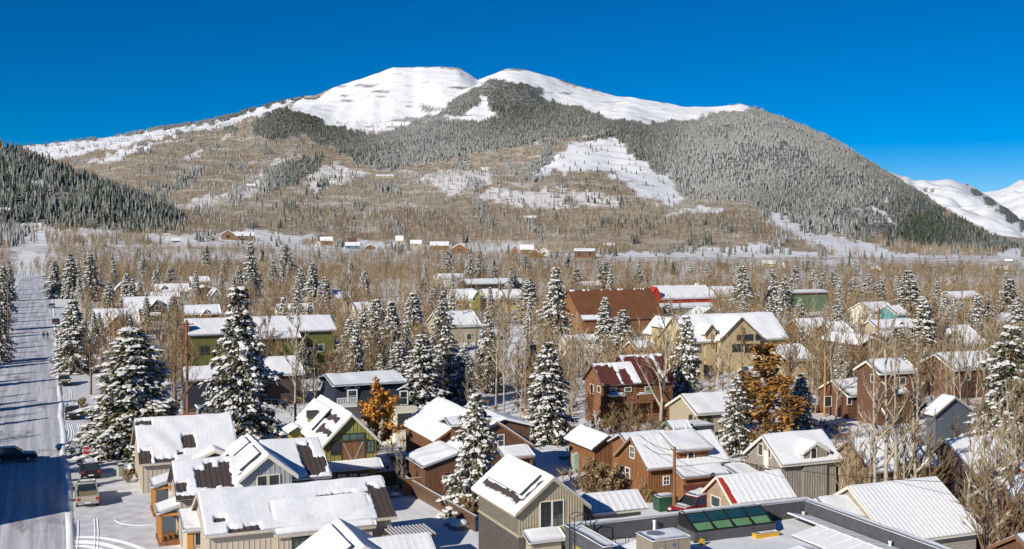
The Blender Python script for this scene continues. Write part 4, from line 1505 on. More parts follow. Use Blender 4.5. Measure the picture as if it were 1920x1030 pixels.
# tilted panels on the flat roof, each under snow
def tent(x0, x1, y, d, rise, up):
    """one panel of an east-west array: low on one side, high on the other"""
    za, zb_ = (ZD + .22, ZD + .22 + rise) if up else (ZD + .22 + rise, ZD + .22)
    k = MB().prism([(x0, y, za), (x1, y, zb_), (x1, y + d - .05, zb_), (x0, y + d - .05, za)], (0, 0, .05)).build('solar_panel', M_PANEL, h8)
    ORG[k.name] = ORG[h8.name]
    rings = []
    for hh_, i_ in ((.052, 0), (.11, 0), (.14, .07)):
        rings.append([(x0 + i_, y + i_, za + hh_), (x1 - i_, y + i_, zb_ + hh_), (x1 - i_, y + d - .05 - i_, zb_ + hh_), (x0 + i_, y + d - .05 - i_, za + hh_)])
    MB().loft(rings).build('panel_snow', M_SNOW, k)


xt0 = at_z(1437, 984, ZD + .3)[0]
for c_ in range(-3, 6):
    for r_ in range(12):
        y_ = flat_b - 1.5 - (r_ + 1) * 1.15
        x_ = xt0 + c_ * 2.15
        if x_ + 2.1 < flat_r - .62 and not (c_ <= 0 and r_ < 3) and not (c_ < 0 and r_ < 6) and x_ > xm1 + .6:
            tent(x_, x_ + 2.05, y_, 1.15, .42, c_ % 2 == 0)
xt1 = at_z(1110, 1018, ZD + .3)[0]
for c_ in range(2):
    for r_ in range(3):
        y_ = flat_b - 3.4 - (r_ + 1) * 1.15
        x_ = xt1 + .6 + c_ * 1.9
        tent(x_, x_ + 1.8, y_, 1.15, .45, c_ % 2 == 0)
# yellow storage box, vent pipes, ladder
xb_, yb_ = at_z(1436, 1004, ZD + .2)
yl = root('yellow_box', 'yellow plastic box lying in the snow of the flat roof in front of the skylight', 'box', xb_, yb_, ZD)
MB().loft([[(xb_ - .9, y, z) for y, z in ((yb_ - .2, ZD + .1), (yb_ + .2, ZD + .1), (yb_ + .24, ZD + .35), (yb_ - .24, ZD + .35))], [(xb_ + .9, y, z) for y, z in ((yb_ - .2, ZD + .1), (yb_ + .2, ZD + .1), (yb_ + .24, ZD + .35), (yb_ - .24, ZD + .35))]]).build('body', M_YELLOW, yl)
MB().box(xb_ - .93, xb_ + .93, yb_ - .27, yb_ + .27, ZD + .352, ZD + .40).build('lid', M_YELLOW, yl)
snow_cap(yl, xb_ - .8, xb_ + .85, yb_ - .22, yb_ + .22, ZD + .40, .06)
xb_, yb_ = at_z(1312, 1020, ZD + .2)
yl = root('yellow_bracket', 'small yellow gas fitting beside the air conditioning unit', 'fitting', xb_, yb_, ZD)
MB().tube([(xb_ - .4, yb_, ZD + .35), (xb_ + .1, yb_, ZD + .35)], .06, 8).build('pipe', M_YELLOW, yl)
MB().box(xb_ + .1, xb_ + .3, yb_ - .12, yb_ + .12, ZD + .1, ZD + .5).build('body', M_YELLOW, yl)
for (px, py, hh, lb) in ((1215, 1000, 1.1, 'white vent pipe standing between the panels and the air conditioning unit'), (1702, 1030, .7, 'white vent pipe standing beside the right parapet at the bottom edge'), (1500, 962, .5, 'short grey vent standing in the far corner of the parapet')):
    x, y = at_z(px, py, ZD)
    x, y = min(max(x, flat_l + .8), flat_r - .9), min(y, flat_b - .9)
    v_ = root('vent_pipe', lb, 'vent pipe', x, y, ZD)
    MB().tube([(x, y, ZD), (x, y, ZD + hh)], .09, 10).build('pipe', M_WHITE, v_)
    MB().tube([(x, y, ZD + hh - .12), (x, y, ZD + hh)], .12, 10).build('collar', M_WHITE, v_)
xl, yl_ = at_z(1108, 985, ZP)
xl = flat_l + .3
ld = root('roof_ladder', 'black ladder hooped over the left parapet of the flat roof', 'ladder', xl, yl_ - .5, 0)
for y in (yl_ - 1.0, yl_ - .3):
    MB().tube([(flat_l - .15, y, 1.5), (flat_l - .15, y, ZP + .9), (flat_l + .25, y, ZP + 1.05), (flat_l + .95, y, ZP + .9), (flat_l + 1.1, y, ZD + .1)], .035, 6).build('rail', M_BLACK, ld)
for z in np.arange(1.8, ZP + .9, .33):
    MB().tube([(flat_l - .15, yl_ - 1.0, z), (flat_l - .15, yl_ - .3, z)], .022, 5).build('rung', M_BLACK, ld)
for k in range(3):
    x0 = flat_l + 1.5 + k * .75
    y0 = yl_ - 1.6 - k * .35
    MB().tube([(x0, y0, ZD + .1), (x0, y0, ZD + .75), (x0 + .6, y0 - .25, ZD + .75), (x0 + .6, y0 - .25, ZD + .1)], .03, 6).build('guard_hoop', M_BLACK, ld)

# a tall house left of the view whose shadow lies over the street corner
fL = dict(ax='y', l0=101, l1=126, m=-20.8, wn=5.6, wf=5.6, zr=12.4, pitch=.5)
hL = house('house', 'tall brown house across the street, left of the view', 'house', fL)
gable(hL, fL, M_BROWNWOOD, M_BROWNMETAL, .2, [], .6, 0, seed=701)

# ------------------------------------------------------------------ right foreground cottages
f9 = fitx((1181.5, 820), (1333.5, 811.8), 880, 5.8, .72)
h9 = house('cottage', 'orange-brown board cottage with white-trimmed windows and a wide shed dormer in its snowy roof', 'house', f9, 'the orange-brown cottage')
gable(h9, f9, M_BROWNWOOD, M_BROWNMETAL, .17, [], .16, .6, trim=M_BROWNWOOD, style='batten', sp=.28, seed=71)
win(h9, f9, 'W', (1182.5, 838, 1190, 858), frame=M_WHITE, nx=2, ny=2)
win(h9, f9, 'W', (1162, 874, 1168.5, 900), frame=M_WHITE, nx=1, ny=3)
win(h9, f9, 'W', (1174, 878, 1181, 904), frame=M_WHITE, nx=1, ny=3)
win(h9, f9, 'S', (1244, 894, 1254, 908), frame=M_WHITE, nx=2, ny=2)
# shed dormer
xd0, zd0 = at_y(1266, 845, f9['m'] - 2.9)
xd1, zd1 = at_y(1328, 841, f9['m'] - 2.9)
zdm = (zd0 + zd1) / 2
shed(h9, xd0 - .1, xd1 + .3, f9['m'] - 3.2, zdm, f9['m'] + .1, f9['zr'] + .12, M_BROWNWOOD, f9['zr'] - .72 * 3.2 - .2, M_BROWNMETAL, .22, 73, 'dormer_roof', .2, trim=M_BROWNWOOD, wname='dormer_wall')
win(h9, f9['m'] - 2.9, 'S', (1290, 849, 1300, 858.5), frame=M_CREAM, nx=2, ny=1)
# lean-to and low door canopy on the street side
xa, za = at_y(1280, 896, f9['S'] - 2.0)
xb, zb = at_y(1366, 888, f9['S'] - 2.0)
shed(h9, xa, xb, f9['S'] - 2.0, za - .05, f9['S'] - .05, za + .65, M_BROWNWOOD, -.3, M_BROWNMETAL, .18, 75, 'lean_to_roof', .25, trim=M_BROWNWOOD, wname='lean_to_wall')
MB().loft([[(x, f9['S'] - 3.0, 1.0), (x, f9['S'] - 1.75, 1.75), (x, f9['S'] - 1.75, 1.62), (x, f9['S'] - 3.0, .9)] for x in (xa + .2, xa + 3.8)]).build('door_canopy', M_MAROON, h9)
MB().box(xa + .3, xa + 3.6, f9['S'] - 2.85, f9['S'] - 1.75, -.3, .9).build('bin_store', M_TIMBER, h9)
f9b = dict(ax='x', l0=f9['l0'] + .5, l1=f9['l0'] + 5.6, m=f9['m'] + 3.2, wn=2.0, wf=2.5, zr=f9['zr'] - .3, pitch=.45)
gable(h9, f9b, M_BROWNWOOD, M_BROWNMETAL, .17, [], .3, 0, seed=77)
MB().tube([(f9['l0'] + 5.2, f9['m'] + .5, f9['zr'] - .3), (f9['l0'] + 5.2, f9['m'] + .5, f9['zr'] + .7)], .1, 8).build('vent_pipe', M_WHITE, h9)
MB().tube([(f9['l0'] + 6.6, f9['m'] + .5, f9['zr'] - .3), (f9['l0'] + 6.6, f9['m'] + .5, f9['zr'] + .7)], .1, 8).build('vent_pipe', M_WHITE, h9)

f10 = fitx((1343, 893), (1461.7, 879), 945, 4.7, .78)
h10 = house('cabin', 'small cabin of weathered clapboard with white metal roof and a red strip beside its gable', 'house', f10, 'the red-stripped clapboard cabin')
gable(h10, f10, M_LAPWOOD, M_RED, .07, [(.0, .085, -1.1, -.12)], .12, .6, ribh=.04, trim=M_CREAM, style='lap', sp=.24, seed=81)
win(h10, f10, 'W', (1335, 932, 1351, 950), frame=M_CREAM, nx=2, ny=1)

f11 = fitx((1429, 817), (1541, 808), 872, 6.3, .72)
h11 = house('cottage', 'weathered grey board cottage with cream window trim, a gabled dormer and a small gable balcony', 'house', f11, 'the grey board cottage')
gable(h11, f11, M_GREYWOOD, M_BROWNMETAL, .17, [], .16, 0, trim=M_CREAM, style='batten', sp=.28, seed=91)
win(h11, f11, 'W', (1423, 833, 1431, 853), frame=M_CREAM, nx=2, ny=2)
door(h11, 'W', f11['W'], at_x(1441, 860, f11['W'])[0], at_x(1434, 860, f11['W'])[0], f11['zr'] - 1.5, M_WHITE, z0=f11['zr'] - 3.4)
win(h11, f11, 'W', (1441.5, 839, 1446, 858), frame=M_CREAM, nx=1, ny=2)
ybal = at_x(1428, 870, f11['W'])[0]
zb_ = f11['zr'] - 3.6
bal = MB().box(f11['W'] - 1.1, f11['W'] - .02, ybal - 1.9, ybal + 2.0, zb_ - .12, zb_).build('balcony', M_GREYWOOD, h11)
for k in range(6):
    y = ybal - 1.85 + k * .75
    MB().box(f11['W'] - 1.08, f11['W'] - 1.0, y, y + .08, zb_, zb_ + .95).build('baluster', M_GREYWOOD, bal)
MB().box(f11['W'] - 1.1, f11['W'] - .98, ybal - 1.9, ybal + 2.0, zb_ + .952, zb_ + 1.05).build('handrail', M_GREYWOOD, bal)
MB().box(f11['W'] - 1.07, f11['W'] - 1.02, ybal - 1.85, ybal + 1.95, zb_ + .3, zb_ + .8).build('railing_panel', M_DARKWOOD, bal)
f11b = fitp((1531, 830), (1506, 849), f11['S'] - .40, 3.6)
gable(h11, f11b, M_GREYWOOD, M_BROWNMETAL, .18, [], .2, 0, trim=M_CREAM, style='batten', sp=.28, seed=93, foot=False)
win(h11, f11b, 'S', (1520.5, 841, 1530, 859), frame=M_CREAM, nx=2, ny=2)
win(h11, f11, 'S', (1509, 893, 1518, 911), frame=M_CREAM, nx=2, ny=2)
xa, ya = at_z(1395, 868, 3.6)
shed(h11, f11['l0'] - 3.0, f11['l0'] + .2, f11['m'] - 1.6, 2.6, f11['m'] + 2.0, 3.2, M_BLUEWALL, -.3, M_BROWNMETAL, .2, 95, 'porch_roof', .3, wname='porch_wall')

f12 = fitx((1590, 911.7), (1755, 897.7), 1018, 5.6, .62)
h12 = house('ribbed_roof_house', 'grey clapboard house with a big bright ribbed metal roof behind the flat roof parapet', 'house', f12, 'the big ribbed-roof house')
gable(h12, f12, mk('grey_brown_clapboard', (0.33, 0.29, 0.26), .85, .1, 2), M_METAL, .05, [], .12, .42, trim=M_CREAM, style='lap', sp=.22, seed=101, ribh=.045)
f12b = dict(ax='x', l0=f12['l0'] - 2.6, l1=f12['l0'] + .4, m=f12['m'] + .6, wn=2.2, wf=2.6, zr=f12['zr'] - .9, pitch=.55)
gable(h12, f12b, M_TAN, M_BROWNMETAL, .16, [], .25, 0, trim=M_CREAM, seed=103)

f13 = fitx((1590, 827), (1722, 818), 886, 6.0, .72)
h13 = house('house', 'tan house with reddish rake boards half hidden behind tall bare cottonwood trunks', 'house', f13, 'the tan house behind the cottonwoods')
gable(h13, f13, mk('brown_tan_paint', (0.27, 0.20, 0.13), .85, .1, 2), M_BROWNMETAL, .17, [], .2, 0, trim=M_REDWOOD, style='lap', sp=.25, seed=111)
f13b = fitp((1732, 829), (1721, 846), f13['S'] + 1.4, 2.0)
gable(h13, f13b, M_REDWOOD, M_MAROON, .16, [(0, 1, -1, 1)], .3, 0, seed=113, foot=False)
win(h13, f13, 'W', (1565, 872, 1573, 888), frame=M_CREAM, nx=1, ny=2)

f14 = fitx((1772, 826), (1868, 817), 892, 6.0, .66)
h14 = house('house', 'brown-walled house with a snowy roof streaked by branch shadows, beside the large spruce', 'house', f14, 'the streaked-roof brown house')
gable(h14, f14, M_DARKWOOD, M_BROWNMETAL, .17, [], .2, 0, trim=M_DARKTRIM, seed=121)

f15 = fitx((1868, 898), (1965, 890), 962, 6.4, .72)
h15 = house('red_barn', 'dark red barn behind bare branches at the lower right', 'barn', f15, 'the dark red barn')
gable(h15, f15, mk('barn_red', (0.085, 0.028, 0.024), .85, .25, 2, stretch=(5, 5, .5)), M_DARKROOF, .12, [(.3, .8, -1.1, -.4)], .2, 0, trim=M_GREYWOOD, style='batten', sp=.3, seed=131)
f15b = fitx((1904, 1004), (1990, 996), 1062, 5.0, .6)
h15b = house('shed', 'brown-red plank shed with white rake edge, cut by the bottom right corner', 'shed', f15b, 'the corner shed')
gable(h15b, f15b, M_REDWOOD, M_DARKROOF, .16, [], .25, 0, trim=M_BROWNWOOD, style='batten', sp=.25, seed=135)
f15c = fitx((1912, 872), (2010, 864), 905, 5.8, .6)
h15c = house('house', 'red house at the right edge with a snow-covered roof behind bare trees', 'house', f15c)
gable(h15c, f15c, M_RED, M_DARKROOF, .18, [], .3, 0, trim=M_CREAM, seed=137)

# small blue-grey shed by the spruce
f16 = fity((1791, 745), 1782, (1753, 775), 6.2, L=2.2)
f16['pitch'] = .62
h16 = house('tall_shed', 'narrow tall blue-grey shed behind pale aspen trunks', 'shed', f16, 'the blue-grey shed')
gable(h16, f16, M_BLUEWALL, M_DARKROOF, .15, [], .3, 0, trim=M_GREYWOOD, style='batten', sp=.35, seed=141)

# ------------------------------------------------------------------ middle cottages
f17 = fity((1141, 817), 1088, (1110, 842), 4.4)
h17 = house('garage', 'small brown shed with a snowy roof beside a white-barked sapling, left of the orange-brown cottage', 'shed', f17, 'the small brown shed')
gable(h17, f17, M_BROWNWOOD, M_BROWNMETAL, .17, [], .2, 0, trim=M_DARKWOOD, style='batten', sp=.3, seed=151)
f18 = fitx((1248, 791), (1287, 789), 806, 4.2, .6)
h18 = house('shed', 'small tan shed with green rake boards behind the orange-brown cottage roof', 'shed', f18, 'the green-trimmed shed')
gable(h18, f18, M_TAN, M_BROWNMETAL, .18, [], .3, 0, trim=M_GREEN, seed=153)
x_, y_ = at_z(1268, 815, 2.6)
bx = root('flat_shed', 'dark flat-topped box shed behind the orange-brown cottage roof', 'shed', x_ + 2.5, y_ + 1.5, 0)
MB().box(x_, x_ + 5, y_, y_ + 3, -.2, 3.4).build('wall', M_DARKROOF, bx)
snow_cap(bx, x_ - .1, x_ + 5.1, y_ - .1, y_ + 3.1, 3.4, .18)
FOOT.append((x_, x_ + 5, y_, y_ + 3))
f19 = fitx((1304, 740), (1352, 743), 766, 4.8, .5)
f19['l0'] -= .3
h19 = house('garage', 'tan bungalow with green-shuttered windows below the sand-coloured hall', 'house', f19, 'the tan bungalow')
f19 = fitx((1276, 741), (1358, 741), 777, 5.2, .5)
gable(h19, f19, M_TAN, M_BROWNMETAL, .17, [], .25, 0, trim=M_CREAM, seed=155)
for r_ in ((1292, 779, 1297, 792), (1310, 781, 1316, 794), (1325, 782, 1334, 797)):
    win(h19, f19, 'S', r_, frame=M_GREEN, nx=1, ny=2)

# log cabin with the maroon roof
f20 = fitx((1160, 668), (1240, 665.5), 719, 8.7, .80)
h20 = house('log_cabin', 'two-storey log cabin with a stepped maroon metal roof mostly clear of snow', 'house', f20, 'the log cabin')
f20['l0'] = f20['l0']
gable(h20, f20, M_LOG, M_MAROON, .13, [(.06, .60, -1.1, -.04), (.82, 1.1, -1.1, -.06), (.6, .72, -1.1, -.12), (-.1, 1.1, .05, 1.1)], .18, 0, trim=M_MAROON, style='log', sp=.3, seed=161)
xl, yl2 = at_z(1110, 683.7, 7.9)
f20b = fitx((1110, 683.7), (1168, 682), 722, 7.9, .80)
f20b['l1'] = f20['l0'] + 1.2
gable(h20, f20b, M_LOG, M_MAROON, .13, [(.04, .50, -1.1, -.08), (.56, .80, -1.1, -.42), (.62, .78, -.42, -.3), (-.1, 1.1, .05, 1.1)], .18, 0, trim=M_MAROON, style='log', sp=.3, seed=163)
for r_ in ((1144, 727, 1155, 735), (1172, 727, 1183, 734), (1210, 726, 1220, 733)):
    win(h20, f20b['S'] - .13, 'S', r_, frame=M_CREAM, nx=2, ny=1, glass=M_GLASSGREEN)
win(h20, f20b['W'] - .13, 'W', (1108, 721, 1113, 738), frame=M_CREAM, nx=1, ny=2)
win(h20, f20b['W'] - .13, 'W', (1121, 725, 1126, 735), frame=M_CREAM, nx=1, ny=1)
yB = f20b['S'] - 1.6
x0_, z0_ = at_y(1146, 757, yB)
x1_, _ = at_y(1224, 754, yB)
bal = MB().box(x0_, x1_, yB, f20b['S'] - .2, z0_ - .2, z0_).build('balcony', M_LOG, h20)
for k in range(14):
    x = x0_ + (x1_ - x0_) * k / 13
    MB().box(x - .04, x + .04, yB + .02, yB + .1, z0_, z0_ + .8).build('baluster', M_LOG, bal)
MB().box(x0_, x1_, yB, yB + .12, z0_ + .802, z0_ + .92).build('handrail', M_LOG, bal)
ORG[bal.name] = ORG[h20.name]
snow_cap(bal, x0_, x0_ + 2.2, yB - .05, yB + 1.2, z0_ + .93, .35, 'balcony_snow')
snow_cap(bal, x0_ + 4.0, x1_, yB - .05, yB + .5, z0_ + .93, .25, 'balcony_snow', 4)
for x in (x0_ + .1, (x0_ + x1_) / 2, x1_ - .1):
    MB().box(x - .1, x + .1, yB + .02, yB + .22, -.2, z0_ - .2).build('balcony_post', M_LOG, h20)
st = MB()
for k in range(8):
    MB().box(f20b['W'] - 1.3, f20b['W'] - .3, f20b['m'] + 1.5 - k * .32, f20b['m'] + 1.8 - k * .32, 3.2 - k * .4, 3.28 - k * .4).build('stair_tread', M_GREYWOOD, h20)

# sand-coloured hall
f21 = fitx((1262, 593), (1446, 592), 643, 10.0, .78)
h21 = house('hall', 'large sand-coloured stucco hall with a tall front gable and a timber entrance porch', 'building', f21, 'the sand-coloured hall')
gable(h21, f21, M_SAND, M_BROWNMETAL, .25, [], .35, 0, trim=M_SAND, seed=171)
f21b = fity((1408, 597), 1398, (1366, 641), 10.0, L=9)
f21b['l0'] = f21['S'] - 1.6
gable(h21, f21b, M_SAND, M_BROWNMETAL, .25, [], .35, 0, trim=M_BROWNWOOD, seed=173)
for r_ in ((1382, 629, 1392, 638), (1397, 628, 1411, 638), (1417, 628, 1426, 637)):
    win(h21, f21b, 'S', r_, frame=M_DARKTRIM, nx=2, ny=1)
for r_ in ((1373, 646, 1391, 659), (1397, 646, 1411, 660), (1417, 646, 1428, 658)):
    win(h21, f21b, 'S', r_, frame=M_DARKTRIM, nx=3, ny=2)
for r_ in ((1298, 650, 1313, 661), (1334, 649, 1343, 660)):
    win(h21, f21, 'S', r_, frame=M_DARKTRIM, nx=2, ny=2)
MB().prism([(f21b['m'] - .12, f21b['S'] - .5, 5.2), (f21b['m'] + .12, f21b['S'] - .5, 5.2), (f21b['m'] + .12, f21b['S'] - .5, 8.4), (f21b['m'] - .12, f21b['S'] - .5, 8.4)], (0, .15, 0)).build('gable_truss', M_BROWNWOOD, h21)
f21c = fity((1328, 661), 1318, (1310, 681), 5.0, L=4)
f21c['l0'] = f21['S'] - 3.4
gable(h21, f21c, M_SAND, M_BROWNMETAL, .17, [], .3, 0, trim=M_TIMBER, seed=175)
win(h21, f21c, 'S', (1316, 686, 1324, 698), frame=M_BROWNWOOD, nx=2, ny=1)
win(h21, f21c, 'S', (1328, 686, 1336, 698), frame=M_BROWNWOOD, nx=2, ny=1)
f21d = fitx((1440, 648), (1500, 645), 677, 5.8, .5)
gable(h21, f21d, M_SAND, M_BROWNMETAL, .17, [], .35, 0, trim=M_CREAM, seed=177)
for r_ in ((1461, 680, 1466, 688), (1473, 680, 1478, 688), (1485, 680, 1490, 688)):
    win(h21, f21d, 'S', r_, frame=M_CREAM, nx=1, ny=2)
f21e = fity((1263, 598), 1256, (1250, 615), 8.8, L=7)
f21e['l0'] = f21['S'] - .6
gable(h21, f21e, M_SAND, M_BROWNMETAL, .17, [], .3, 0, trim=M_BROWNWOOD, seed=179)
MB().prism([(f21e['m'] - .1, f21e['S'] - .4, 4.6), (f21e['m'] + .1, f21e['S'] - .4, 4.6), (f21e['m'] + .1, f21e['S'] - .4, 7.2), (f21e['m'] - .1, f21e['S'] - .4, 7.2)], (0, .1, 0)).build('gable_truss', M_BROWNWOOD, h21)
f21g = fity((1242, 610), 1238, (1228, 628), 7.0, L=5)
gable(h21, f21g, M_SAND, M_BROWNMETAL, .17, [], .3, 0, trim=M_BROWNWOOD, seed=181)

# green apartment house
f22 = fitx((345, 599.4), (618, 598.6), 629, 10.2, .42)
h22 = house('apartment_house', 'long green two-storey apartment house with a brick chimney at its left end', 'building', f22, 'the green apartment house')
gable(h22, f22, M_GREEN, M_METAL, .14, [], .35, .6, trim=M_DARKTRIM, style='batten', sp=.4, seed=191)
win(h22, f22, 'S', (377, 650, 391, 664), frame=M_DARKTRIM, nx=1, ny=1)
win(h22, f22, 'S', (597, 646, 607, 659), frame=M_CREAM, nx=1, ny=1, glass=M_GLASSGREEN)
# lower middle roof reaching forward
x0_ = at_y(470, 625, f22['S'])[0]
x1_ = at_y(560, 640, f22['S'])[0]
zA = f22['zr'] - f22['pitch'] * 4.4
shed(h22, x0_, x1_, f22['S'] - 2.2, f22['zn'] - .95, f22['S'] + 1.5, f22['zn'] + .85, M_GREEN, -.3, M_METAL, .14, 193, 'lower_roof', .35, trim=M_DARKTRIM, style='batten', ribs=.6, wname='lower_wall')
y2 = f22['S'] - 1.6
for (px, py) in ((577, 676), (577, 690)):
    pass
xb0, zb0_ = at_y(567, 664, y2)
xb1, _ = at_y(598, 664, y2)
for dz_ in (0, -2.2):
    b_ = MB().box(xb0, xb1, y2, f22['S'] - .05, zb0_ + dz_ - .15, zb0_ + dz_).build('balcony', M_DARKWOOD, h22)
    ORG[b_.name] = ORG[h22.name]
    MB().box(xb0, xb1, y2, y2 + .08, zb0_ + dz_ + .5, zb0_ + dz_ + .95).build('railing_panel', M_DARKWOOD, b_)
    snow_cap(b_, xb0, xb1, y2 - .03, y2 + .2, zb0_ + dz_ + .95, .15, 'railing_snow')
win(h22, f22, 'S', (572, 650, 584, 661), frame=M_DARKTRIM, nx=2, ny=1)
win(h22, f22, 'S', (570, 672, 590, 686), frame=M_DARKTRIM, nx=3, ny=1)
cx0 = f22['W']
chimney(h22, cx0 - 1.0, cx0 - .05, f22['S'] + .3, f22['S'] + 1.6, -.3, f22['zr'] - .2, M_BRICK)
# side balcony with posts at the right end
xr = f22['l1'] - f22['og']
pl_ = MB().box(xr + .05, xr + 3.2, f22['S'] + .2, f22['S'] + 3, 4.1, 4.3).build('side_balcony', M_REDWOOD, h22)
ORG[pl_.name] = ORG[h22.name]
MB().box(xr + .05, xr + 3.2, f22['S'] + .2, f22['S'] + .3, 4.3, 5.1).build('railing_panel', M_REDWOOD, pl_)
snow_cap(pl_, xr + .05, xr + 3.2, f22['S'] + .1, f22['S'] + .4, 5.1, .18, 'railing_snow')
for x in (xr + .4, xr + 2.9):
    MB().box(x, x + .18, f22['S'] + .3, f22['S'] + .48, -.3, 4.1).build('balcony_post', M_DARKWOOD, h22)

# brown house in front of the green apartments, under the big spruce
f22b = fitx((487, 672), (560, 668), 704, 6.6, .5)
h22b = house('house', 'brown house with flat-pitched snowy roof between the green apartments and the dark mansard house', 'house', f22b, 'the brown flat-pitched house')
gable(h22b, f22b, M_DARKWOOD, M_BROWNMETAL, .17, [], .3, 0, trim=M_CREAM, seed=201)
f22c = fitx((340, 690), (480, 688), 714, 6.0, .4)
h22c = house('house', 'dark house with blue-shadowed snowy roof left of the big central-left spruce', 'house', f22c, 'the blue-shadowed roof')
gable(h22c, f22c, M_BLACKBLUE, M_BROWNMETAL, .17, [], .3, 0, trim=M_DARKTRIM, seed=203)
win(h22c, f22c, 'S', (387, 727, 394, 748), frame=M_WHITE, nx=1, ny=2)
win(h22c, f22c, 'S', (397, 726, 405, 748), frame=M_WHITE, nx=1, ny=2)
x_, y_ = at_z(392, 772, 2.4)
sh = root('lean_shed', 'small pale board shed with a blue-shadowed lean roof, beside an orange-red fence', 'shed', x_, y_ + 1, 0)
MB().loft([[(x_ - 1.3, y, -.2), (x_ + 1.2, y, -.2), (x_ + 1.2, y, 2.0), (x_ - 1.3, y, 2.7)] for y in (y_, y_ + 2.6)]).build('wall', M_GREYWOOD, sh)
MB().loft([[(x_ - 1.5, y, 2.78), (x_ + 1.5, y, 1.98), (x_ + 1.5, y, 2.1), (x_ - 1.5, y, 2.9)] for y in (y_ - .2, y_ + 2.8)]).build('roof', M_DARKROOF, sh)
MB().loft([[(x_ - 1.5, y, 2.91), (x_ + 1.5, y, 2.11), (x_ + 1.4, y, 2.28), (x_ - 1.4, y, 3.05)] for y in (y_ - .2, y_ + 2.8)]).build('roof_snow', M_SNOW, sh)
rf = root('red_fence', 'orange-red board fence panel beside the small pale shed', 'fence', x_ - 2.3, y_, 0)
for k in range(8):
    MB().box(x_ - 3.6 + k * .26, x_ - 3.36 + k * .26, y_ + .2, y_ + .25, -.1, 2.2 + .03 * (k % 3)).build('board', mk('orange_red_board', (0.42, 0.09, 0.03), .8, .2, 3), rf)

# dark mansard house
x0_, y0_ = at_z(624, 728, 7.0)
x1_, _ = at_z(776, 726, 7.0)
yS = y0_ + 0.2
h23 = root('mansard_house', 'blue-black mansard house with white dormer windows, white balcony and a pale garage below', 'house', (x0_ + x1_) / 2, yS + 4, 0)
LMK.append(('the dark mansard house', (x0_ + x1_) / 2, yS + 4))
FOOT.append((x0_, x1_, yS - 2, yS + 8))
zM0 = at_y(700, 760, yS)[1]
MB().box(x0_ + .3, x1_ - .3, yS + .3, yS + 8, -.3, zM0).build('wall', M_BEIGE, h23)
MB().loft([[(x0_ + .1, yS, zM0), (x1_ - .1, yS, zM0), (x1_ - .1, yS + 8.3, zM0), (x0_ + .1, yS + 8.3, zM0)], [(x0_ + .7, yS + .7, 7.0), (x1_ - .7, yS + .7, 7.0), (x1_ - .7, yS + 7.6, 7.0), (x0_ + .7, yS + 7.6, 7.0)]]).build('mansard_roof', M_BLACKBLUE, h23)
MB().box(x0_ + .2, x1_ - .2, yS + .2, yS + 8, 7.0, 7.2).build('roof', M_BLACKBLUE, h23)
f23 = dict(ax='x', l0=x0_, l1=x1_, m=yS + 4.2, wn=4.3, wf=4.3, zr=8.0, pitch=.18)
gable(h23, f23, M_BLACKBLUE, M_DARKROOF, .2, [], .3, 0, walls=False, foot=False, seed=211)
for (a, b, t_, bt) in ((653, 668, 733, 752), (705, 715, 735, 752), (751, 763, 735, 757)):
    u0, zt_ = at_y(a, t_, yS + .25)
    u1, zb_ = at_y(b, bt, yS + .25)
    d_ = MB().box(u0 - .25, u1 + .25, yS + .28, yS + 1.6, zb_ - .1, zt_ + .3).build('dormer', M_BLACKBLUE, h23)
    um = (u0 + u1) / 2
    ORG[d_.name] = ORG[h23.name]
    MB().loft([[(u0 - .45, y, zt_ + .25), (um, y, zt_ + .75), (u1 + .45, y, zt_ + .25), (um, y, zt_ + .55)] for y in (yS + .1, yS + 1.6)]).build('dormer_hood', M_WHITE, d_)
    winrect(h23, 'S', yS + .27, u0, u1, zb_, zt_, frame=M_WHITE, nx=1, ny=2, fw=.14, mun=M_WHITE)
xb0, zb0_ = at_y(632, 762, yS - 1.4)
xb1, _ = at_y(670, 761, yS - 1.4)
b_ = MB().box(xb0, xb1, yS - 1.4, yS, zb0_ - .2, zb0_).build('balcony', M_WHITE, h23)
for k in range(13):
    x = xb0 + (xb1 - xb0 - .08) * k / 12
    MB().box(x, x + .08, yS - 1.38, yS - 1.32, zb0_, zb0_ + .85).build('baluster', M_WHITE, b_)
MB().box(xb0, xb1, yS - 1.42, yS - 1.3, zb0_ + .852, zb0_ + .95).build('handrail', M_WHITE, b_)
xg0, _ = at_y(741, 780, yS - 1.0)
xg1, _ = at_y(783, 780, yS - 1.0)
zg1 = at_y(760, 764, yS - 1.0)[1]
MB().box(xg0, xg1, yS - 1.0, yS + .28, -.3, zg1).build('garage_wall', M_CREAM, h23)
win(h23, yS - 1.0, 'S', (745, 775, 773, 806), frame=M_CREAM, nx=1, ny=1, glass=M_DARKTRIM, name='garage_door')

# cluster of red-brown roofs behind the centre spruce
f25 = fity((887, 775), 820, (814, 827), 6.8)
h25 = house('rambling_house', 'rambling red-brown plank house with a brick chimney and several snowy roofs around a spruce', 'house', f25, 'the red-brown plank house')
gable(h25, f25, M_REDWOOD, M_BROWNMETAL, .17, [], .2, 0, trim=M_BROWNWOOD, style='lap', sp=.25, seed=221)
f25r = fity((931, 791), 880, (1002, 838), 6.4, L=7)
gable(h25, f25r, M_REDWOOD, M_BROWNMETAL, .17, [], .2, 0, trim=M_BROWNWOOD, style='lap', sp=.25, seed=223)
win(h25, f25r, 'S', (934, 816, 944, 836), frame=M_WHITE, nx=1, ny=2)
cx, cy_ = at_z(878, 780, 5.2)
chimney(h25, cx - .5, cx + .5, cy_, cy_ + .9, 3.6, 6.1, M_BRICK)
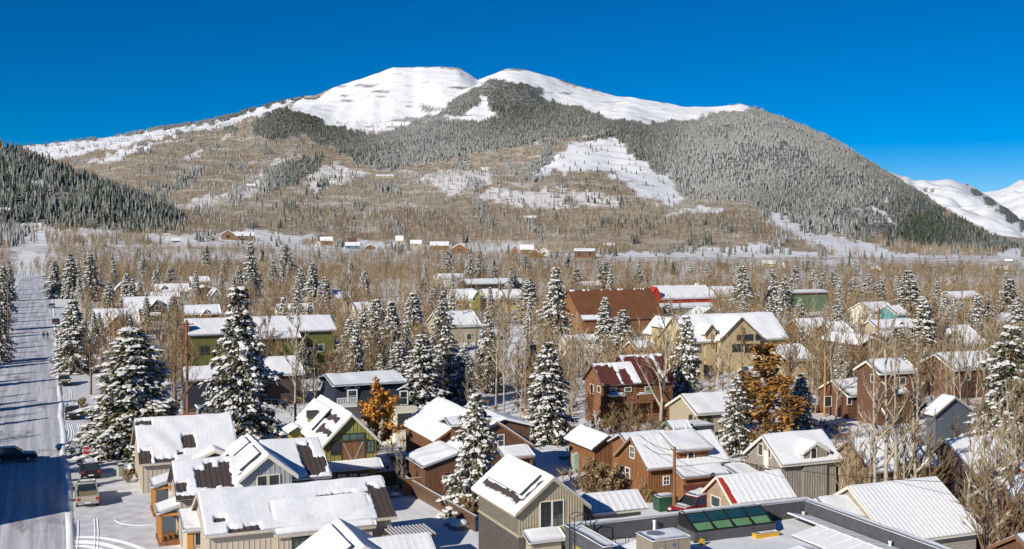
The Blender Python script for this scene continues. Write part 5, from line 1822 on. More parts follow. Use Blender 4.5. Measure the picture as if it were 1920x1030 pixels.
# front-left wing: shed roof falling to the left front
xa, ya = at_z(796, 873, 3.2)
xb, yb2 = at_z(770, 858, 3.0)
xc = at_y(866, 843, ya)[0]
MB().loft([[(xa - .2, y, 3.0), (xc, y, 4.15), (xc, y, 4.0), (xa - .2, y, 2.85)] for y in (ya, ya + 6.5)]).build('wing_roof', M_BROWNMETAL, h25)
s_, t_ = np.meshgrid(np.linspace(0, 1, 16), np.linspace(0, 1, 22), indexing='ij')
hh = .24 * (1 + .25 * lnoise(2.0, 5)(s_ * 4, t_ * 6)) * (.35 + .65 * sstep(np.minimum(np.minimum(s_, 1 - s_), np.minimum(t_, 1 - t_)) / .07))
V = np.stack([xa - .25 + s_ * (xc - xa + .25), ya - .06 + t_ * 6.6, 3.0 + s_ * 1.15 + hh], 2).reshape(-1, 3)
idx = np.arange(16 * 22).reshape(16, 22)
ring = np.concatenate([idx[:, 0], idx[-1, 1:], idx[-2::-1, -1], idx[0, -2:0:-1]])
bs = V[ring].copy()
bs[:, 2] -= hh.reshape(-1)[ring] + .05
i, j = np.meshgrid(np.arange(15), np.arange(21), indexing='ij')
q0 = idx[i, j].ravel()
k = len(ring)
fq = np.concatenate([np.stack([q0, q0 + 22, q0 + 23, q0 + 1], 1), np.stack([ring, np.roll(ring, -1), 352 + (np.arange(k) + 1) % k, 352 + np.arange(k)], 1)])
link('roof_snow', np_mesh('roof_snow', np.concatenate([V, bs]) - np.array(ORG[h25.name]), fq, M_SNOW, smooth=True), h25)
MB().loft([[(xa + .15, y, -.3), (xc - .1, y, -.3), (xc - .1, y, 3.98), (xa + .15, y, 2.95)] for y in (ya + .3, ya + 6.2)]).build('wing_wall', M_REDWOOD, h25)
for z in np.arange(.1, 3.6, .25):
    x1_ = xc - .1
    x0_ = max(xa + .15, xa + .15 + (z + .25 - 2.9) / .28) if z > 2.6 else xa + .15
    if x1_ - x0_ > .3:
        pass
winrect(h25, 'S', ya + .3, xc - 1.7, xc - .8, .2, 2.2, frame=M_BROWNWOOD, nx=1, ny=1, glass=M_GLASS, name='door')
winrect(h25, 'S', ya + .3, xa + 2.0, xa + 2.5, 1.3, 1.9, frame=M_WHITE, nx=2, ny=2, glass=M_GLASS)
FOOT.append((xa, xc, ya, ya + 6.5))
# porch roof on the right and the small dormers
xa, za = at_y(945, 860, f25r['S'] - 2.0)
xb, zb = at_y(1003, 857, f25r['S'] - 2.0)
shed(h25, xa, xb, f25r['S'] - 2.0, za, f25r['S'] - .05, za + .7, M_REDWOOD, -.3, M_BROWNMETAL, .2, 225, 'porch_roof', .25, trim=M_BROWNWOOD, walls=False)
for x in (xa + .3, xb - .3):
    MB().box(x - .1, x + .1, f25r['S'] - 1.9, f25r['S'] - 1.7, -.3, za - .14).build('porch_post', M_BROWNWOOD, h25)
xa, za = at_y(856, 803, f25r['l0'] + 3)
f25b = dict(ax='x', l0=f25r['m'] - 4.0, l1=f25r['m'] + .2, m=f25r['l0'] + 4.6, wn=1.8, wf=1.8, zr=6.3, pitch=.3)
gable(h25, f25b, M_REDWOOD, M_BROWNMETAL, .17, [], .25, 0, seed=227, foot=False)
f25c = dict(ax='y', l0=f25r['l0'] + 1.0, l1=f25r['l0'] + 7.5, m=f25r['m'] + 1.3, wn=1.1, wf=3.4, zr=6.45, pitch=.28)
gable(h25, f25c, M_REDWOOD, M_BROWNMETAL, .17, [], .25, 0, seed=229, foot=False)

# ------------------------------------------------------------------ houses farther off in town and on the bench


def far_x(label, A, B, Cy, zr, wall, pitch=.55, roof=None, wins=(), trim=None, name='house', cat='house', phrase=None, snow=.2, patches=(), res=.6, style=None, frame=None, glass=None):
    f = fitx(A, B, Cy, zr, pitch)
    h = house(name, label, cat, f, phrase)
    gable(h, f, wall, roof or M_BROWNMETAL, snow, patches, res, 0, trim=trim or M_CREAM, seed=int(A[0] + A[1]) % 991, style=style, sp=.5)
    for side, r in wins:
        win(h, f, side, r, frame=frame or M_CREAM, nx=1, ny=2, glass=glass)
    return h, f


def far_y(label, A, Bx, C, zr, wall, roof=None, wins=(), trim=None, name='house', cat='house', phrase=None, snow=.2, L=None, res=.6, patches=(), frame=None, style=None):
    f = fity(A, Bx, C, zr, L)
    h = house(name, label, cat, f, phrase)
    gable(h, f, wall, roof or M_BROWNMETAL, snow, patches, res, 0, trim=trim or M_CREAM, seed=int(A[0] + A[1]) % 991, style=style, sp=.5)
    for side, r in wins:
        win(h, f, side, r, frame=frame or M_CREAM, nx=1, ny=2)
    return h, f


_house = house


def house(name, label, cat, f, phrase=None, group=None):
    if not phrase:
        cut = label
        for w in (' behind', ' with', ' beside', ' right of', ' left of', ' peeking', ' among', ' in front', ' below', ' at ', ' near', ' half', ' directly', ' just', ' between', ' peeking', ' above', ','):
            cut = cut.split(w)[0]
        phrase = 'the ' + cut
        if len(phrase.split()) < 3 or len(phrase.split()) > 6 or any(q[0] == phrase for q in LMK):
            phrase = None
    return _house(name, label, cat, f, phrase, group)


# left village
h, f = far_x('brown house with a broad tan-edged front gable above bare shrubs, nearest the street at left', (172, 581), (259, 580), 612, 6.2, M_BROWNWOOD, phrase='the tan-edged gable house', trim=M_TAN)
g_ = fitp((223, 590), (191, 620), f['S'] - 1.0, 4.5)
gable(h, g_, M_BROWNWOOD, M_BROWNMETAL, .16, [], .4, 0, trim=M_TAN, seed=301)
win(h, g_, 'S', (214, 612, 220, 622), frame=M_CREAM, nx=1, ny=2)
win(h, g_, 'S', (228, 612, 234, 622), frame=M_CREAM, nx=1, ny=2)
h, f = far_x('brown-gabled house with green trim and a small porch roof, behind the tan-edged gable house', (228, 558), (326, 557), 581, 6.6, M_DARKWOOD, phrase='the green-trimmed brown gable', trim=M_GREEN)
g_ = fitp((294, 562), (276, 582), f['S'] - .8, 4.5)
gable(h, g_, M_DARKWOOD, M_BROWNMETAL, .16, [], .4, 0, trim=mk('mint_trim', (.25, .42, .36), .7, .05, 2), seed=303)
win(h, g_, 'S', (291, 573, 299, 582), frame=M_CREAM, nx=1, ny=2)
xa, za = at_y(269, 591, g_['S'] - 1.2)
xb, zb = at_y(302, 590, g_['S'] - 1.2)
shed(h, xa, xb, g_['S'] - 1.2, za, g_['S'] - .02, za + .5, M_GREEN, -.3, M_BROWNMETAL, .18, 305, 'porch_roof', .4, walls=False, trim=M_CREAM)
far_x('white-roofed low house directly behind the green-trimmed brown gable', (279, 549), (336, 548.5), 558, 5.6, M_CREAM)
h, f = far_x('white-roofed house with teal right wall and a round-windowed dormer', (285, 533.5), (353, 532.8), 548, 6.0, M_TEAL, phrase='the teal-walled house', wins=[('S', (344, 551, 349, 556))])
g_ = fitp((306, 535), (300, 546), f['S'] + .4, 3)
gable(h, g_, M_BROWNWOOD, M_BROWNMETAL, .16, [], .5, 0, trim=M_CREAM, seed=307, foot=False)
h, f = far_y('pale green and white gabled house, farthest left of the village roofs', (229, 531), 212, (211, 549), 6.2, mk('pale_green_paint', (.36, .42, .34), .8, .06, 2), L=8)
far_x('snow-roofed wing right of the pale green gabled house', (236, 532), (263, 531.5), 546, 6.0, M_CREAM)
far_x('orange-brown house with flat-looking snowy roof at the back of the left village', (353, 519.5), (391, 519), 529, 6.4, M_BROWNWOOD, phrase='the orange-brown back house', wins=[('S', (366, 531, 371, 536))])
far_y('dark brown house with a low snowy gable beside a white-and-blue one', (385, 537), 372, (361, 543), 5.6, M_DARKWOOD, L=9)
far_y('white and blue gabled house with a steep little roof, left of the big spruce', (406, 542), 396, (394, 556), 6.0, mk('powder_blue_paint', (.30, .40, .52), .8, .06, 2), trim=M_WHITE, L=8, wins=[('S', (403, 554, 409, 561))])
h, f = far_x('brown house with a snowy cross gable just behind the brick chimney of the green apartments', (340, 573.5), (411, 570), 590, 6.2, M_BROWNWOOD)
g_ = fitp((386, 580), (376, 592), f['S'] - .6, 4)
gable(h, g_, M_BROWNWOOD, M_BROWNMETAL, .16, [], .5, 0, trim=M_CREAM, seed=311)
h, f = far_x('long pale house with an orange-lit window and snowy porch gable behind the green apartments roof', (515, 571), (585, 570), 582, 6.2, M_CREAM, wins=[('S', (560, 588, 566, 594))])
far_x('snow-roofed bungalow peeking over the trees right of the green apartments', (610, 546), (652, 545), 560, 5.6, M_TAN)
far_x('small pale house with white roof among brown trees, centre left of town', (660, 568), (692, 567), 582, 5.2, M_CREAM)
# middle of town
far_x('white-walled house with red chimney and one wide window, behind the centre trees', (842, 543), (888, 542), 566, 6.6, M_WHITE, phrase='the white-walled house', wins=[('S', (867, 571, 879, 578))])
h, f = far_y('yellow-green gabled house with teal posts beside the white-walled house', (895, 546), 890, (886, 560), 6.4, mk('yellow_green_paint', (.34, .36, .12), .8, .06, 2), L=8, trim=M_TEAL)
far_x('cream house with white roof right of the yellow-green gable', (900, 543), (935, 542), 563, 6.2, mk('cream_yellow_paint', (.58, .48, .28), .8, .05, 2), wins=[('S', (915, 567, 922, 573))])
far_x('yellow-sided house with white roof and two dark windows, left of the snow-tipped spruce', (938, 544), (975, 543), 562, 6.0, mk('straw_paint', (.60, .47, .24), .8, .05, 2), wins=[('S', (950, 566, 956, 573)), ('S', (962, 566, 968, 573))])
h, f = far_x('tan house with broad white roof and one square window below the white-walled house', (812, 586), (887, 585), 613, 6.8, M_TAN, phrase='the tan square-window house', wins=[('S', (875, 626, 884, 637))], pitch=.5)
g_ = fitp((858, 600), (846, 640), f['S'] - .5, 4)
far_x('long low building with white roof and dark wall at the back of town', (868, 524), (975, 523), 533, 5.2, M_DARKTRIM, phrase='the long low back building', pitch=.3)
far_x('short white-roofed building behind the long low one', (818, 514), (866, 513.5), 522, 5.6, M_CREAM, pitch=.35)
far_x('flat white-roofed block between two spruces near the back of town', (1085, 529), (1122, 528), 536, 5.2, M_BLUEWALL, pitch=.3)
# big bare-roofed barn
f26 = fitx((1064, 544), (1219, 543.4), 600, 11.0, .85)
h26 = house('barn', 'large steep rust-brown roofed barn with nearly no snow on its metal', 'barn', f26, 'the rust-roofed barn')
gable(h26, f26, M_BROWNWOOD, M_RUSTROOF, .12, [(-.05, 1.05, -.86, -.0), (.3, 1.05, -1.1, -.8), (-.1, 1.1, 0, 1.1)], .35, 0, trim=M_RUSTROOF, seed=321)
h, f = far_x('snow-roofed annex with brown posts at the left foot of the rust-roofed barn', (1063, 572), (1122, 571), 606, 6.6, M_BROWNWOOD, pitch=.7)
far_x('long white-roofed shed row in front of the rust-roofed barn', (1052, 630), (1112, 629), 641, 4.0, M_CREAM, pitch=.4, phrase='the white shed row')
# red house
h, f = far_x('bright red house with wide white roof and small cream chimney at the back of town', (1222, 537), (1322, 536), 561, 7.2, M_RED, phrase='the bright red house', wins=[('S', (1253, 564, 1259, 569))])
g_ = fitp((1231, 538), (1222, 553), f['S'] - .6, 4)
gable(h, g_, M_RED, M_RED, .05, [(0, 1, -1, 1)], .5, 0, trim=M_RED, seed=323)
x_, z_ = at_y(1307, 533, f['m'])
chimney(h, x_ - .6, x_ + .6, f['m'] - .5, f['m'] + .5, 5.5, z_ + .3, M_CREAM)
far_x('white house with white roof half hidden by spruces right of the bright red house', (1330, 538), (1372, 537), 556, 6.2, M_WHITE)
far_x('long low green-grey building below the bright red house', (1222, 571), (1330, 570), 578, 4.4, mk('green_grey_paint', (.30, .34, .29), .8, .06, 2), pitch=.25)
far_y('small grey gabled house with green edge in front of the long low green-grey building', (1332, 578), 1326, (1312, 592), 5.0, M_BLUEWALL, L=7, trim=M_GREEN)
far_x('green box-like building with red roof edge near the arched frame', (1462, 545), (1542, 543), 550, 6.8, mk('box_green_paint', (.13, .19, .11), .8, .06, 2), pitch=.2, trim=M_RED, phrase='the green box building')
# right village
far_x('pale-roofed house with brown gable right of the sand-coloured hall', (1487, 599), (1542, 597), 632, 6.0, M_BROWNWOOD, phrase='the brown gable right of the hall', pitch=.7)
far_x('snow-roofed house with small brown dormer right of the hall', (1545, 605), (1582, 604), 634, 5.8, M_BROWNWOOD, pitch=.6)
far_x('cream-walled house with two stepped white roofs at the back right', (1612, 568), (1661, 567), 585, 6.0, M_CREAM, pitch=.45, phrase='the stepped white roofs')
far_x('white-roofed house right of the stepped white roofs', (1660, 574), (1685, 573), 590, 5.6, M_TEAL, pitch=.45)
h, f = far_x('tan house with a blue dormer in its snowy roof, beside a tall pole', (1628, 601), (1706, 599), 617, 6.4, M_TAN, phrase='the blue-dormer house', pitch=.5)
g_ = fitp((1690, 603), (1682, 613), f['S'] + .4, 3)
gable(h, g_, M_BLUEWALL, M_BROWNMETAL, .14, [], .5, 0, trim=M_RED, seed=331, foot=False)
h, f = far_y('dark red-brown barn with a shallow snowy roof behind the orange pole', (1636, 632), 1590, (1611, 646), 6.0, M_REDWOOD, phrase='the shallow red-brown barn', L=12)
far_x('snow-roofed wing right of the shallow red-brown barn', (1640, 622), (1706, 620), 634, 5.6, M_REDWOOD, pitch=.4)
h, f = far_x('tan house with dark blue base and gabled dormer among right-hand spruces', (1755, 613), (1815, 611), 648, 7.0, M_TAN, phrase='the tan dormer house', pitch=.6, wins=[('S', (1815, 651, 1822, 656))])
g_ = fitp((1790, 618), (1772, 634), f['S'] + 1.0, 3)
gable(h, g_, M_DARKWOOD, M_BROWNMETAL, .16, [], .5, 0, trim=M_CREAM, seed=333, foot=False)
win(h, g_, 'S', (1785, 630, 1796, 638), frame=M_CREAM, nx=2, ny=1)
far_x('long brown house with broad snowy roof behind pale aspens', (1752, 664), (1846, 655), 694, 6.6, M_REDWOOD, phrase='the long brown house behind the aspens', pitch=.5, wins=[('S', (1812, 702, 1818, 712))])
h, f = far_x('brown two-storey house with a cream triple window behind bare trees', (1624, 677), (1697, 675), 701, 8.4, M_REDWOOD, phrase='the brown two-storey house', pitch=.55, style='lap', wins=[('S', (1677, 708, 1685, 722)), ('S', (1687, 708, 1697, 722)), ('W', (1634, 703, 1640, 716))])
xa, za = at_y(1680, 738, f['S'] - 1.0)
shed(h, xa, xa + 2.2, f['S'] - 1.0, za, f['S'] - .02, za + .6, M_REDWOOD, -.3, M_BROWNMETAL, .18, 335, 'door_roof', .4, walls=False)
h, f = far_x('low brown house with cream-framed windows and a red-brown fence before it', (1559, 713), (1630, 711), 743, 5.0, M_REDWOOD, phrase='the low brown house', pitch=.5, style='lap', wins=[('S', (1589, 746, 1596, 758)), ('S', (1621, 744, 1628, 752)), ('S', (1546, 744, 1558, 762))])
x0, y0 = at_z(1522, 775)
x1, _ = at_z(1575, 772)
fc = root('plank_fence', 'red-brown plank fence standing in the snow before the low brown house', 'fence', (x0 + x1) / 2, y0, 0)
n_ = 24
for k in range(n_):
    a_ = x0 + (x1 - x0) * k / n_
    MB().box(a_, a_ + (x1 - x0) / n_ - .02, y0, y0 + .05, -.1, 1.1 + .04 * (k % 2)).build('plank', M_BROWNWOOD, fc)
far_x('snow-roofed house at the right edge behind the large spruce', (1880, 640), (1950, 638), 668, 6.0, M_TAN, pitch=.5)
far_x('white-roofed house far right among distant bare trees', (1770, 548), (1826, 547), 560, 6.2, M_TAN, pitch=.4)
far_x('grey-roofed house at the far right back of town', (1845, 590), (1905, 588), 607, 6.0, M_GREYWOOD, pitch=.45)
far_x('small brown house with white roof between the hall and the log cabin', (1180, 640), (1222, 639), 655, 5.2, M_BROWNWOOD, pitch=.5)
far_x('small white-roofed house behind the two birches left of centre', (700, 604), (740, 603), 620, 5.2, M_TAN, pitch=.5)
far_x('snow-roofed house just above the mansard house, among snowy spruces', (590, 640), (640, 639), 660, 5.4, M_BROWNWOOD, pitch=.5)
far_x('low white-roofed cottage left of the orange-leaved tree row', (1392, 690), (1420, 689), 704, 4.6, M_BROWNWOOD, pitch=.5)
far_x('low snow-roofed garage across the lane from the low brown house', (1640, 760), (1690, 758), 780, 3.6, M_BROWNWOOD, pitch=.5) if False else None


# houses on the bench and up the slope, on the terrain itself
def ground_hit(px, py):
    """where the line of sight meets the mountain ground"""
    w = np.array(wray(px, py))
    ci = np.clip(np.searchsorted(pxs, px), 1, NC - 1)
    col = PYG[ci]
    Yc = GY[ci]
    for j in range(len(Yc) - 1):
        if Yc[j] > 600 and (col[j] - py) * (col[j + 1] - py) <= 0:
            t = (col[j] - py) / (col[j] - col[j + 1] + 1e-9)
            Y = Yc[j] + t * (Yc[j + 1] - Yc[j])
            z = GZ[ci][j] + t * (GZ[ci][j + 1] - GZ[ci][j])
            return (px - CX) / F * Y, Y, z
    Y = 900.0
    return (px - CX) / F * Y, Y, 0.0


def bench_house(label, px, py, wpx, hpx, wall, rz=0.0, tall=.55, roof_snow=True, gable_front=False, name='house', cat='house', depth=.7):
    """px, py: middle of its foot; wpx, hpx: width and height in the photograph"""
    X, Y, Z = ground_hit(px, py)
    s = Y / F
    w, ht = wpx * s, hpx * s
    r = bpy.data.objects.new(name, None)
    COL.objects.link(r)
    r.location = (X, Y, Z)
    r.rotation_euler = (0, 0, math.atan2(-X, Y) + rz)
    tag(r, label, cat)
    ORG[r.name] = (0, 0, 0)
    e = ht * tall
    d = w * depth if not gable_front else w * 1.3
    z0 = -3
    if gable_front:
        pw = [(-w / 2 * .92, z0), (-w / 2 * .92, e), (0, ht * .97), (w / 2 * .92, e), (w / 2 * .92, z0)]
        MB().loft([[(x, y, z) for x, z in pw] for y in (0, d)]).build('wall', wall, r)
        pr = [(-w / 2, e - .1), (0, ht), (w / 2, e - .1), (w / 2, e + .3), (0, ht + .45), (-w / 2, e + .3)]
        MB().loft([[(x, y, z) for x, z in pr] for y in (-.6, d + .6)]).build('roof_snow', M_SNOW if roof_snow else M_REDWOOD, r)
        MB().box(-w * .12, w * .12, -.08, .05, e * .35, e * .85).build('window', M_GLASS, r)
    else:
        pw = [(0, z0), (0, e), (d / 2, ht * .97), (d, e), (d, z0)]
        MB().loft([[(x, y, z) for y, z in pw] for x in (-w / 2 * .95, w / 2 * .95)]).build('wall', wall, r)
        pr = [(-.6, e - .25), (d / 2, ht), (d + .6, e - .25), (d + .6, e + .2), (d / 2, ht + .45), (-.6, e + .2)]
        MB().loft([[(x, y, z) for y, z in pr] for x in (-w / 2, w / 2)]).build('roof_snow', M_SNOW if roof_snow else M_REDWOOD, r)
        n = max(1, int(wpx / 14))
        for k in range(n):
            x = -w / 2 + w * (k + .5) / n
            MB().box(x - .7, x + .7, -.08, .05, e * .35, e * .8).build('window', M_GLASS, r)
    return r


OCH = mk('ochre_wood', (0.23, 0.145, 0.07), .8, .15, 2)
bench_house('ochre wood house with front gable, tallest on the left of the bench', 428, 450, 27, 18, OCH, gable_front=True)
bench_house('long low ochre wing with white roof, right of the tall ochre gable', 459, 450, 38, 14, OCH)
bench_house('small grey gabled house left of the tall ochre gable on the bench', 400, 453, 22, 12, M_GREYWOOD, gable_front=True)
bench_house('tiny blue-roofed cabin at the left end of the bench', 330, 455, 16, 7, M_BLUEWALL)
bench_house('brown house with white roof and round spruce beside it on the bench', 612, 460, 24, 15, M_BROWNWOOD)
bench_house('small white-walled annex left of the brown bench house', 596, 461, 12, 8, M_WHITE, gable_front=True)
bench_house('blue-walled house with white roof right of the round spruce', 661, 467, 28, 12, mk('bright_blue_paint', (.10, .19, .27), .8, .05, 2))
bench_house('dark brown-roofed house above the blue-walled one', 660, 458, 20, 11, M_REDWOOD, roof_snow=False)
bench_house('small orange-wood cabin, right end of the bench row', 695, 468, 20, 9, M_BROWNWOOD, gable_front=True)
bench_house('narrow tan house standing among brown aspens above the bench', 749, 461, 15, 18, M_TAN)
bench_house('tan house hidden among brown aspens right of the narrow one', 780, 464, 22, 13, M_TAN)
bench_house('large many-roofed lodge wing, left half, at the end of the bench', 824, 469, 36, 15, M_BROWNWOOD)
bench_house('large many-roofed lodge wing, right half, with brown gable', 862, 476, 30, 18, M_BROWNWOOD, gable_front=True)
bench_house('orange-pink house left of the clustered white roofs', 966, 476, 12, 16, mk('salmon_paint', (.36, .19, .13), .8, .05, 2), gable_front=True)
bench_house('white-roofed house, middle of the cluster below the aspen slope', 988, 478, 26, 18, M_BROWNWOOD)
bench_house('brown-gabled house, lowest of the clustered white roofs', 1003, 484, 22, 16, M_BROWNWOOD, gable_front=True)
bench_house('white-roofed house, right end of the clustered white roofs', 1020, 480, 20, 14, M_CREAM, gable_front=True)
bench_house('red-brown flat-roofed house right of the clustered white roofs', 1096, 484, 40, 17, M_REDWOOD, tall=.8)
bench_house('small white-roofed hut at the edge of the snow slope', 1142, 465, 22, 8, M_DARKWOOD)
bench_house('lone white-roofed cabin high in the brown aspens', 995, 414, 26, 9, M_GREYWOOD)
bench_house('long low cabin on the aspen shelf below the grey forest', 722, 334, 34, 7, M_TAN)
bench_house('tiny house on the aspen shelf beside a small clearing', 910, 320, 18, 6, M_WHITE)
bench_house('small house by the dark trees on the left slope clearing', 472, 353, 16, 8, M_GREYWOOD)
bench_house('red barn standing alone in the valley snow at far right', 1876, 510, 28, 9, M_REDWOOD)
bench_house('small red cabin standing alone in the valley snow', 1641, 510, 20, 8, M_REDWOOD)
bench_house('pale yellow house at the foot of the snow slope', 1442, 500, 24, 10, mk('pale_yellow_paint', (.52, .46, .26), .8, .05, 2))
bench_house('white house right of the pale yellow one at the slope foot', 1466, 502, 16, 10, M_WHITE, gable_front=True)
bench_house('dark house on the far valley floor at the right edge', 1892, 492, 14, 5, M_DARKWOOD)
X, Y, Z = 0, 0, 0
bh = bench_house('white-roofed cabin in the spruces at the left edge of the wooded hill', 12, 402, 26, 9, M_BROWNWOOD)
# that cabin stands on the wooded hill
XH, YH, ZH, PXh, PYh = HILL
i_ = int(np.argmin((PXh[:, 30] - 12) ** 2))
j_ = int(np.argmin((PYh[i_, :60] - 402) ** 2))
bh.location = (XH[i_, j_], YH[i_, j_], ZH[i_, j_])

# ------------------------------------------------------------------ trees
def kites(base, d, L, w, droop):
    """one small drooping leaf-shaped face per row: base point, direction, length, width"""
    up = np.array([0, 0, 1.0])
    s = np.cross(d, up)
    s /= np.linalg.norm(s, axis=1, keepdims=True) + 1e-9
    tw = npr.uniform(-.6, .6, (len(d), 1))
    s = s + np.cross(d, s) * tw
    mid = base + d * L[:, None] * .5 + up * (.10 * L)[:, None]
    tip = base + d * L[:, None] - up * (droop * L)[:, None]
    V = np.stack([base, mid - s * w[:, None], tip, mid + s * w[:, None]], 1)
    n = len(base)
    Fq = np.concatenate([np.stack([np.arange(n) * 4, np.arange(n) * 4 + 1, np.arange(n) * 4 + 2], 1), np.stack([np.arange(n) * 4, np.arange(n) * 4 + 2, np.arange(n) * 4 + 3], 1)])
    return V.reshape(-1, 3), Fq


def spruce_meshes(seed, whorls=21, slim=1.0, snowp=.8, dens=1.0, ragged=.25):
    """a spruce of height 12 and lower crown radius about 3: meshes for trunk, needles, snow"""
    g_ = np.random.default_rng(seed)
    H_, R0 = 12.0, 3.0 * slim
    B, D, Lq, Wq = [], [], [], []
    SB, SD, SL, SW = [], [], [], []
    stem = []
    for k in range(whorls):
        z = H_ * (.05 + .93 * (k / (whorls - 1)) ** .92)
        rw = R0 * (1 - z / H_) ** .74 * g_.uniform(1 - ragged, 1.0 + ragged * .4) + .12
        nb = max(4, int(round((4 + 7 * (rw / R0) ** .7) * dens)))
        ph = g_.uniform(0, 6.28)
        for b in range(nb):
            a = ph + 6.28 * (b + g_.uniform(-.3, .3)) / nb
            r = rw * g_.uniform(.72, 1.12) * (1 + .16 * math.sin(a * 2 + z * .9 + seed) + .12 * math.sin(a * 3 - z * 1.7 + seed * 2))
            if g_.random() < .10:
                continue
            zb = z + g_.uniform(-.18, .18)
            ca, sa = math.cos(a), math.sin(a)
            ns = max(2, int(r / .36))
            load = g_.uniform(0, 1.75) * (1 + .35 * math.cos(a - seed))
            stem.append(((0, 0, zb), (ca * r * .8, sa * r * .8, zb + .08 * r - .22 * r * .64)))
            for j in range(ns):
                f = (j + .7) / ns
                if f < .22 and g_.random() < .6:
                    continue
                rr = r * f
                zz = zb + .10 * rr - .30 * rr * rr / max(r, .5)
                half = (.30 + .26 * r * .35) * (1.1 - f * .6)
                for q in (0, 1, 2, 1, 0, 2):
                    off = (q - 1) * half * g_.uniform(.35, 1.15)
                    p = np.array([ca * rr - sa * off, sa * rr + ca * off, zz - abs(off) * .12 + g_.uniform(-.07, .07)])
                    da = a + (q - 1) * .75 + g_.uniform(-.4, .4)
                    pit = g_.uniform(-.75, -.05)
                    B.append(p)
                    D.append((math.cos(da) * math.cos(pit), math.sin(da) * math.cos(pit), math.sin(pit)))
                    Lq.append(g_.uniform(.28, .52))
                    Wq.append(g_.uniform(.07, .13))
                    if g_.random() < .3:
                        B.append(p - np.array([0, 0, .08]))
                        da = a + g_.uniform(-1.2, 1.2)
                        D.append((math.cos(da) * .55, math.sin(da) * .55, -.83))
                        Lq.append(g_.uniform(.3, .5))
                        Wq.append(g_.uniform(.09, .15))
                    if g_.random() < snowp * load * (.30 + .5 * f) * (1.5 if q == 1 else .75):
                        SB.append(p + np.array([ca * .14, sa * .14, .06]))
                        SD.append(a)
                        SL.append(g_.uniform(.18, .42) if q == 1 else g_.uniform(.10, .24))
                        SW.append(g_.uniform(.10, .22) if q == 1 else g_.uniform(.07, .14))
    # leader
    for k in range(14):
        p = np.array([g_.normal(0, .05), g_.normal(0, .05), H_ - .9 + k * .075])
        da = g_.uniform(0, 6.28)
        B.append(p)
        D.append((math.cos(da) * .6, math.sin(da) * .6, .5))
        Lq.append(.3)
        Wq.append(.07)
    B, D, Lq, Wq = np.array(B), np.array(D), np.array(Lq), np.array(Wq)
    V, Fq = kites(B, D, Lq, Wq, .18)
    fr = g_.random(len(B)) < .24
    needles = np_mesh('spruce_crown', V, Fq, [M_NEEDLE, M_FROST], midx=np.concatenate([fr, fr]).astype(int))
    SB, SD, SL, SW = np.array(SB), np.array(SD), np.array(SL), np.array(SW)
    m = len(SB)
    th = np.linspace(0, 6.283, 7)[:-1]
    lump = g_.uniform(.75, 1.2, (m, 6))
    ex = np.cos(th)[None] * SL[:, None] * lump
    ey = np.sin(th)[None] * SW[:, None] * lump
    c, s = np.cos(SD)[:, None], np.sin(SD)[:, None]
    base = np.stack([SB[:, 0:1] + ex * c - ey * s, SB[:, 1:2] + ex * s + ey * c, SB[:, 2:3] - .05 - .22 * ex], 2)
    ap = SB + np.stack([g_.normal(0, .03, m), g_.normal(0, .03, m), g_.uniform(.06, .15, m)], 1)
    V = np.concatenate([base, ap[:, None]], 1).reshape(-1, 3)
    o = np.arange(m)[:, None] * 7
    Fs = np.concatenate([np.stack([o[:, 0] + i, o[:, 0] + (i + 1) % 6, o[:, 0] + 6], 1) for i in range(6)])
    snow = np_mesh('spruce_snow', V, Fs, M_SNOWTREE, smooth=True)
    mb = MB()
    mb.tube([(0, 0, -.6), (0, 0, 3), (0, 0, 8), (0, 0, 11.8)], [.26, .2, .11, .03], 7)
    for p, q in stem[::2]:
        mb.tube([p, q], [.045, .015], 3, cap=False)
    me = bpy.data.meshes.new('spruce_trunk')
    me.from_pydata(mb.v, [], mb.f)
    me.materials.append(M_BARK)
    return me, needles, snow


SPR = [spruce_meshes(101, 22, 1.0, .95, 1.15), spruce_meshes(102, 20, 1.0, .8, 1.0, .38), spruce_meshes(103, 24, .95, .9, 1.05), spruce_meshes(104, 19, 1.05, .62, .95, .4), spruce_meshes(105, 23, 1.0, 1.0, 1.2)]


def segs_to_mesh(name, segs, mat, sides):
    P = np.array([s[0] for s in segs])
    Q = np.array([s[1] for s in segs])
    r0 = np.array([s[2] for s in segs])
    r1 = np.array([s[3] for s in segs])
    d = Q - P
    d /= np.linalg.norm(d, axis=1, keepdims=True) + 1e-9
    ref = np.where(np.abs(d[:, :1]) < .8, np.array([[1., 0, 0]]), np.array([[0, 1., 0]]))
    e1 = np.cross(d, ref)
    e1 /= np.linalg.norm(e1, axis=1, keepdims=True) + 1e-9
    e2 = np.cross(d, e1)
    n = len(P)
    rings = []
    for pt, r in ((P, r0), (Q, r1)):
        for j in range(sides):
            t = 6.2832 * j / sides
            rings.append(pt + (e1 * math.cos(t) + e2 * math.sin(t)) * r[:, None])
    V = np.stack(rings, 1).reshape(-1, 3)
    o = np.arange(n) * sides * 2
    Fq = np.concatenate([np.stack([o + j, o + (j + 1) % sides, o + sides + (j + 1) % sides, o + sides + j], 1) for j in range(sides)])
    return np_mesh(name, V, Fq, mat)


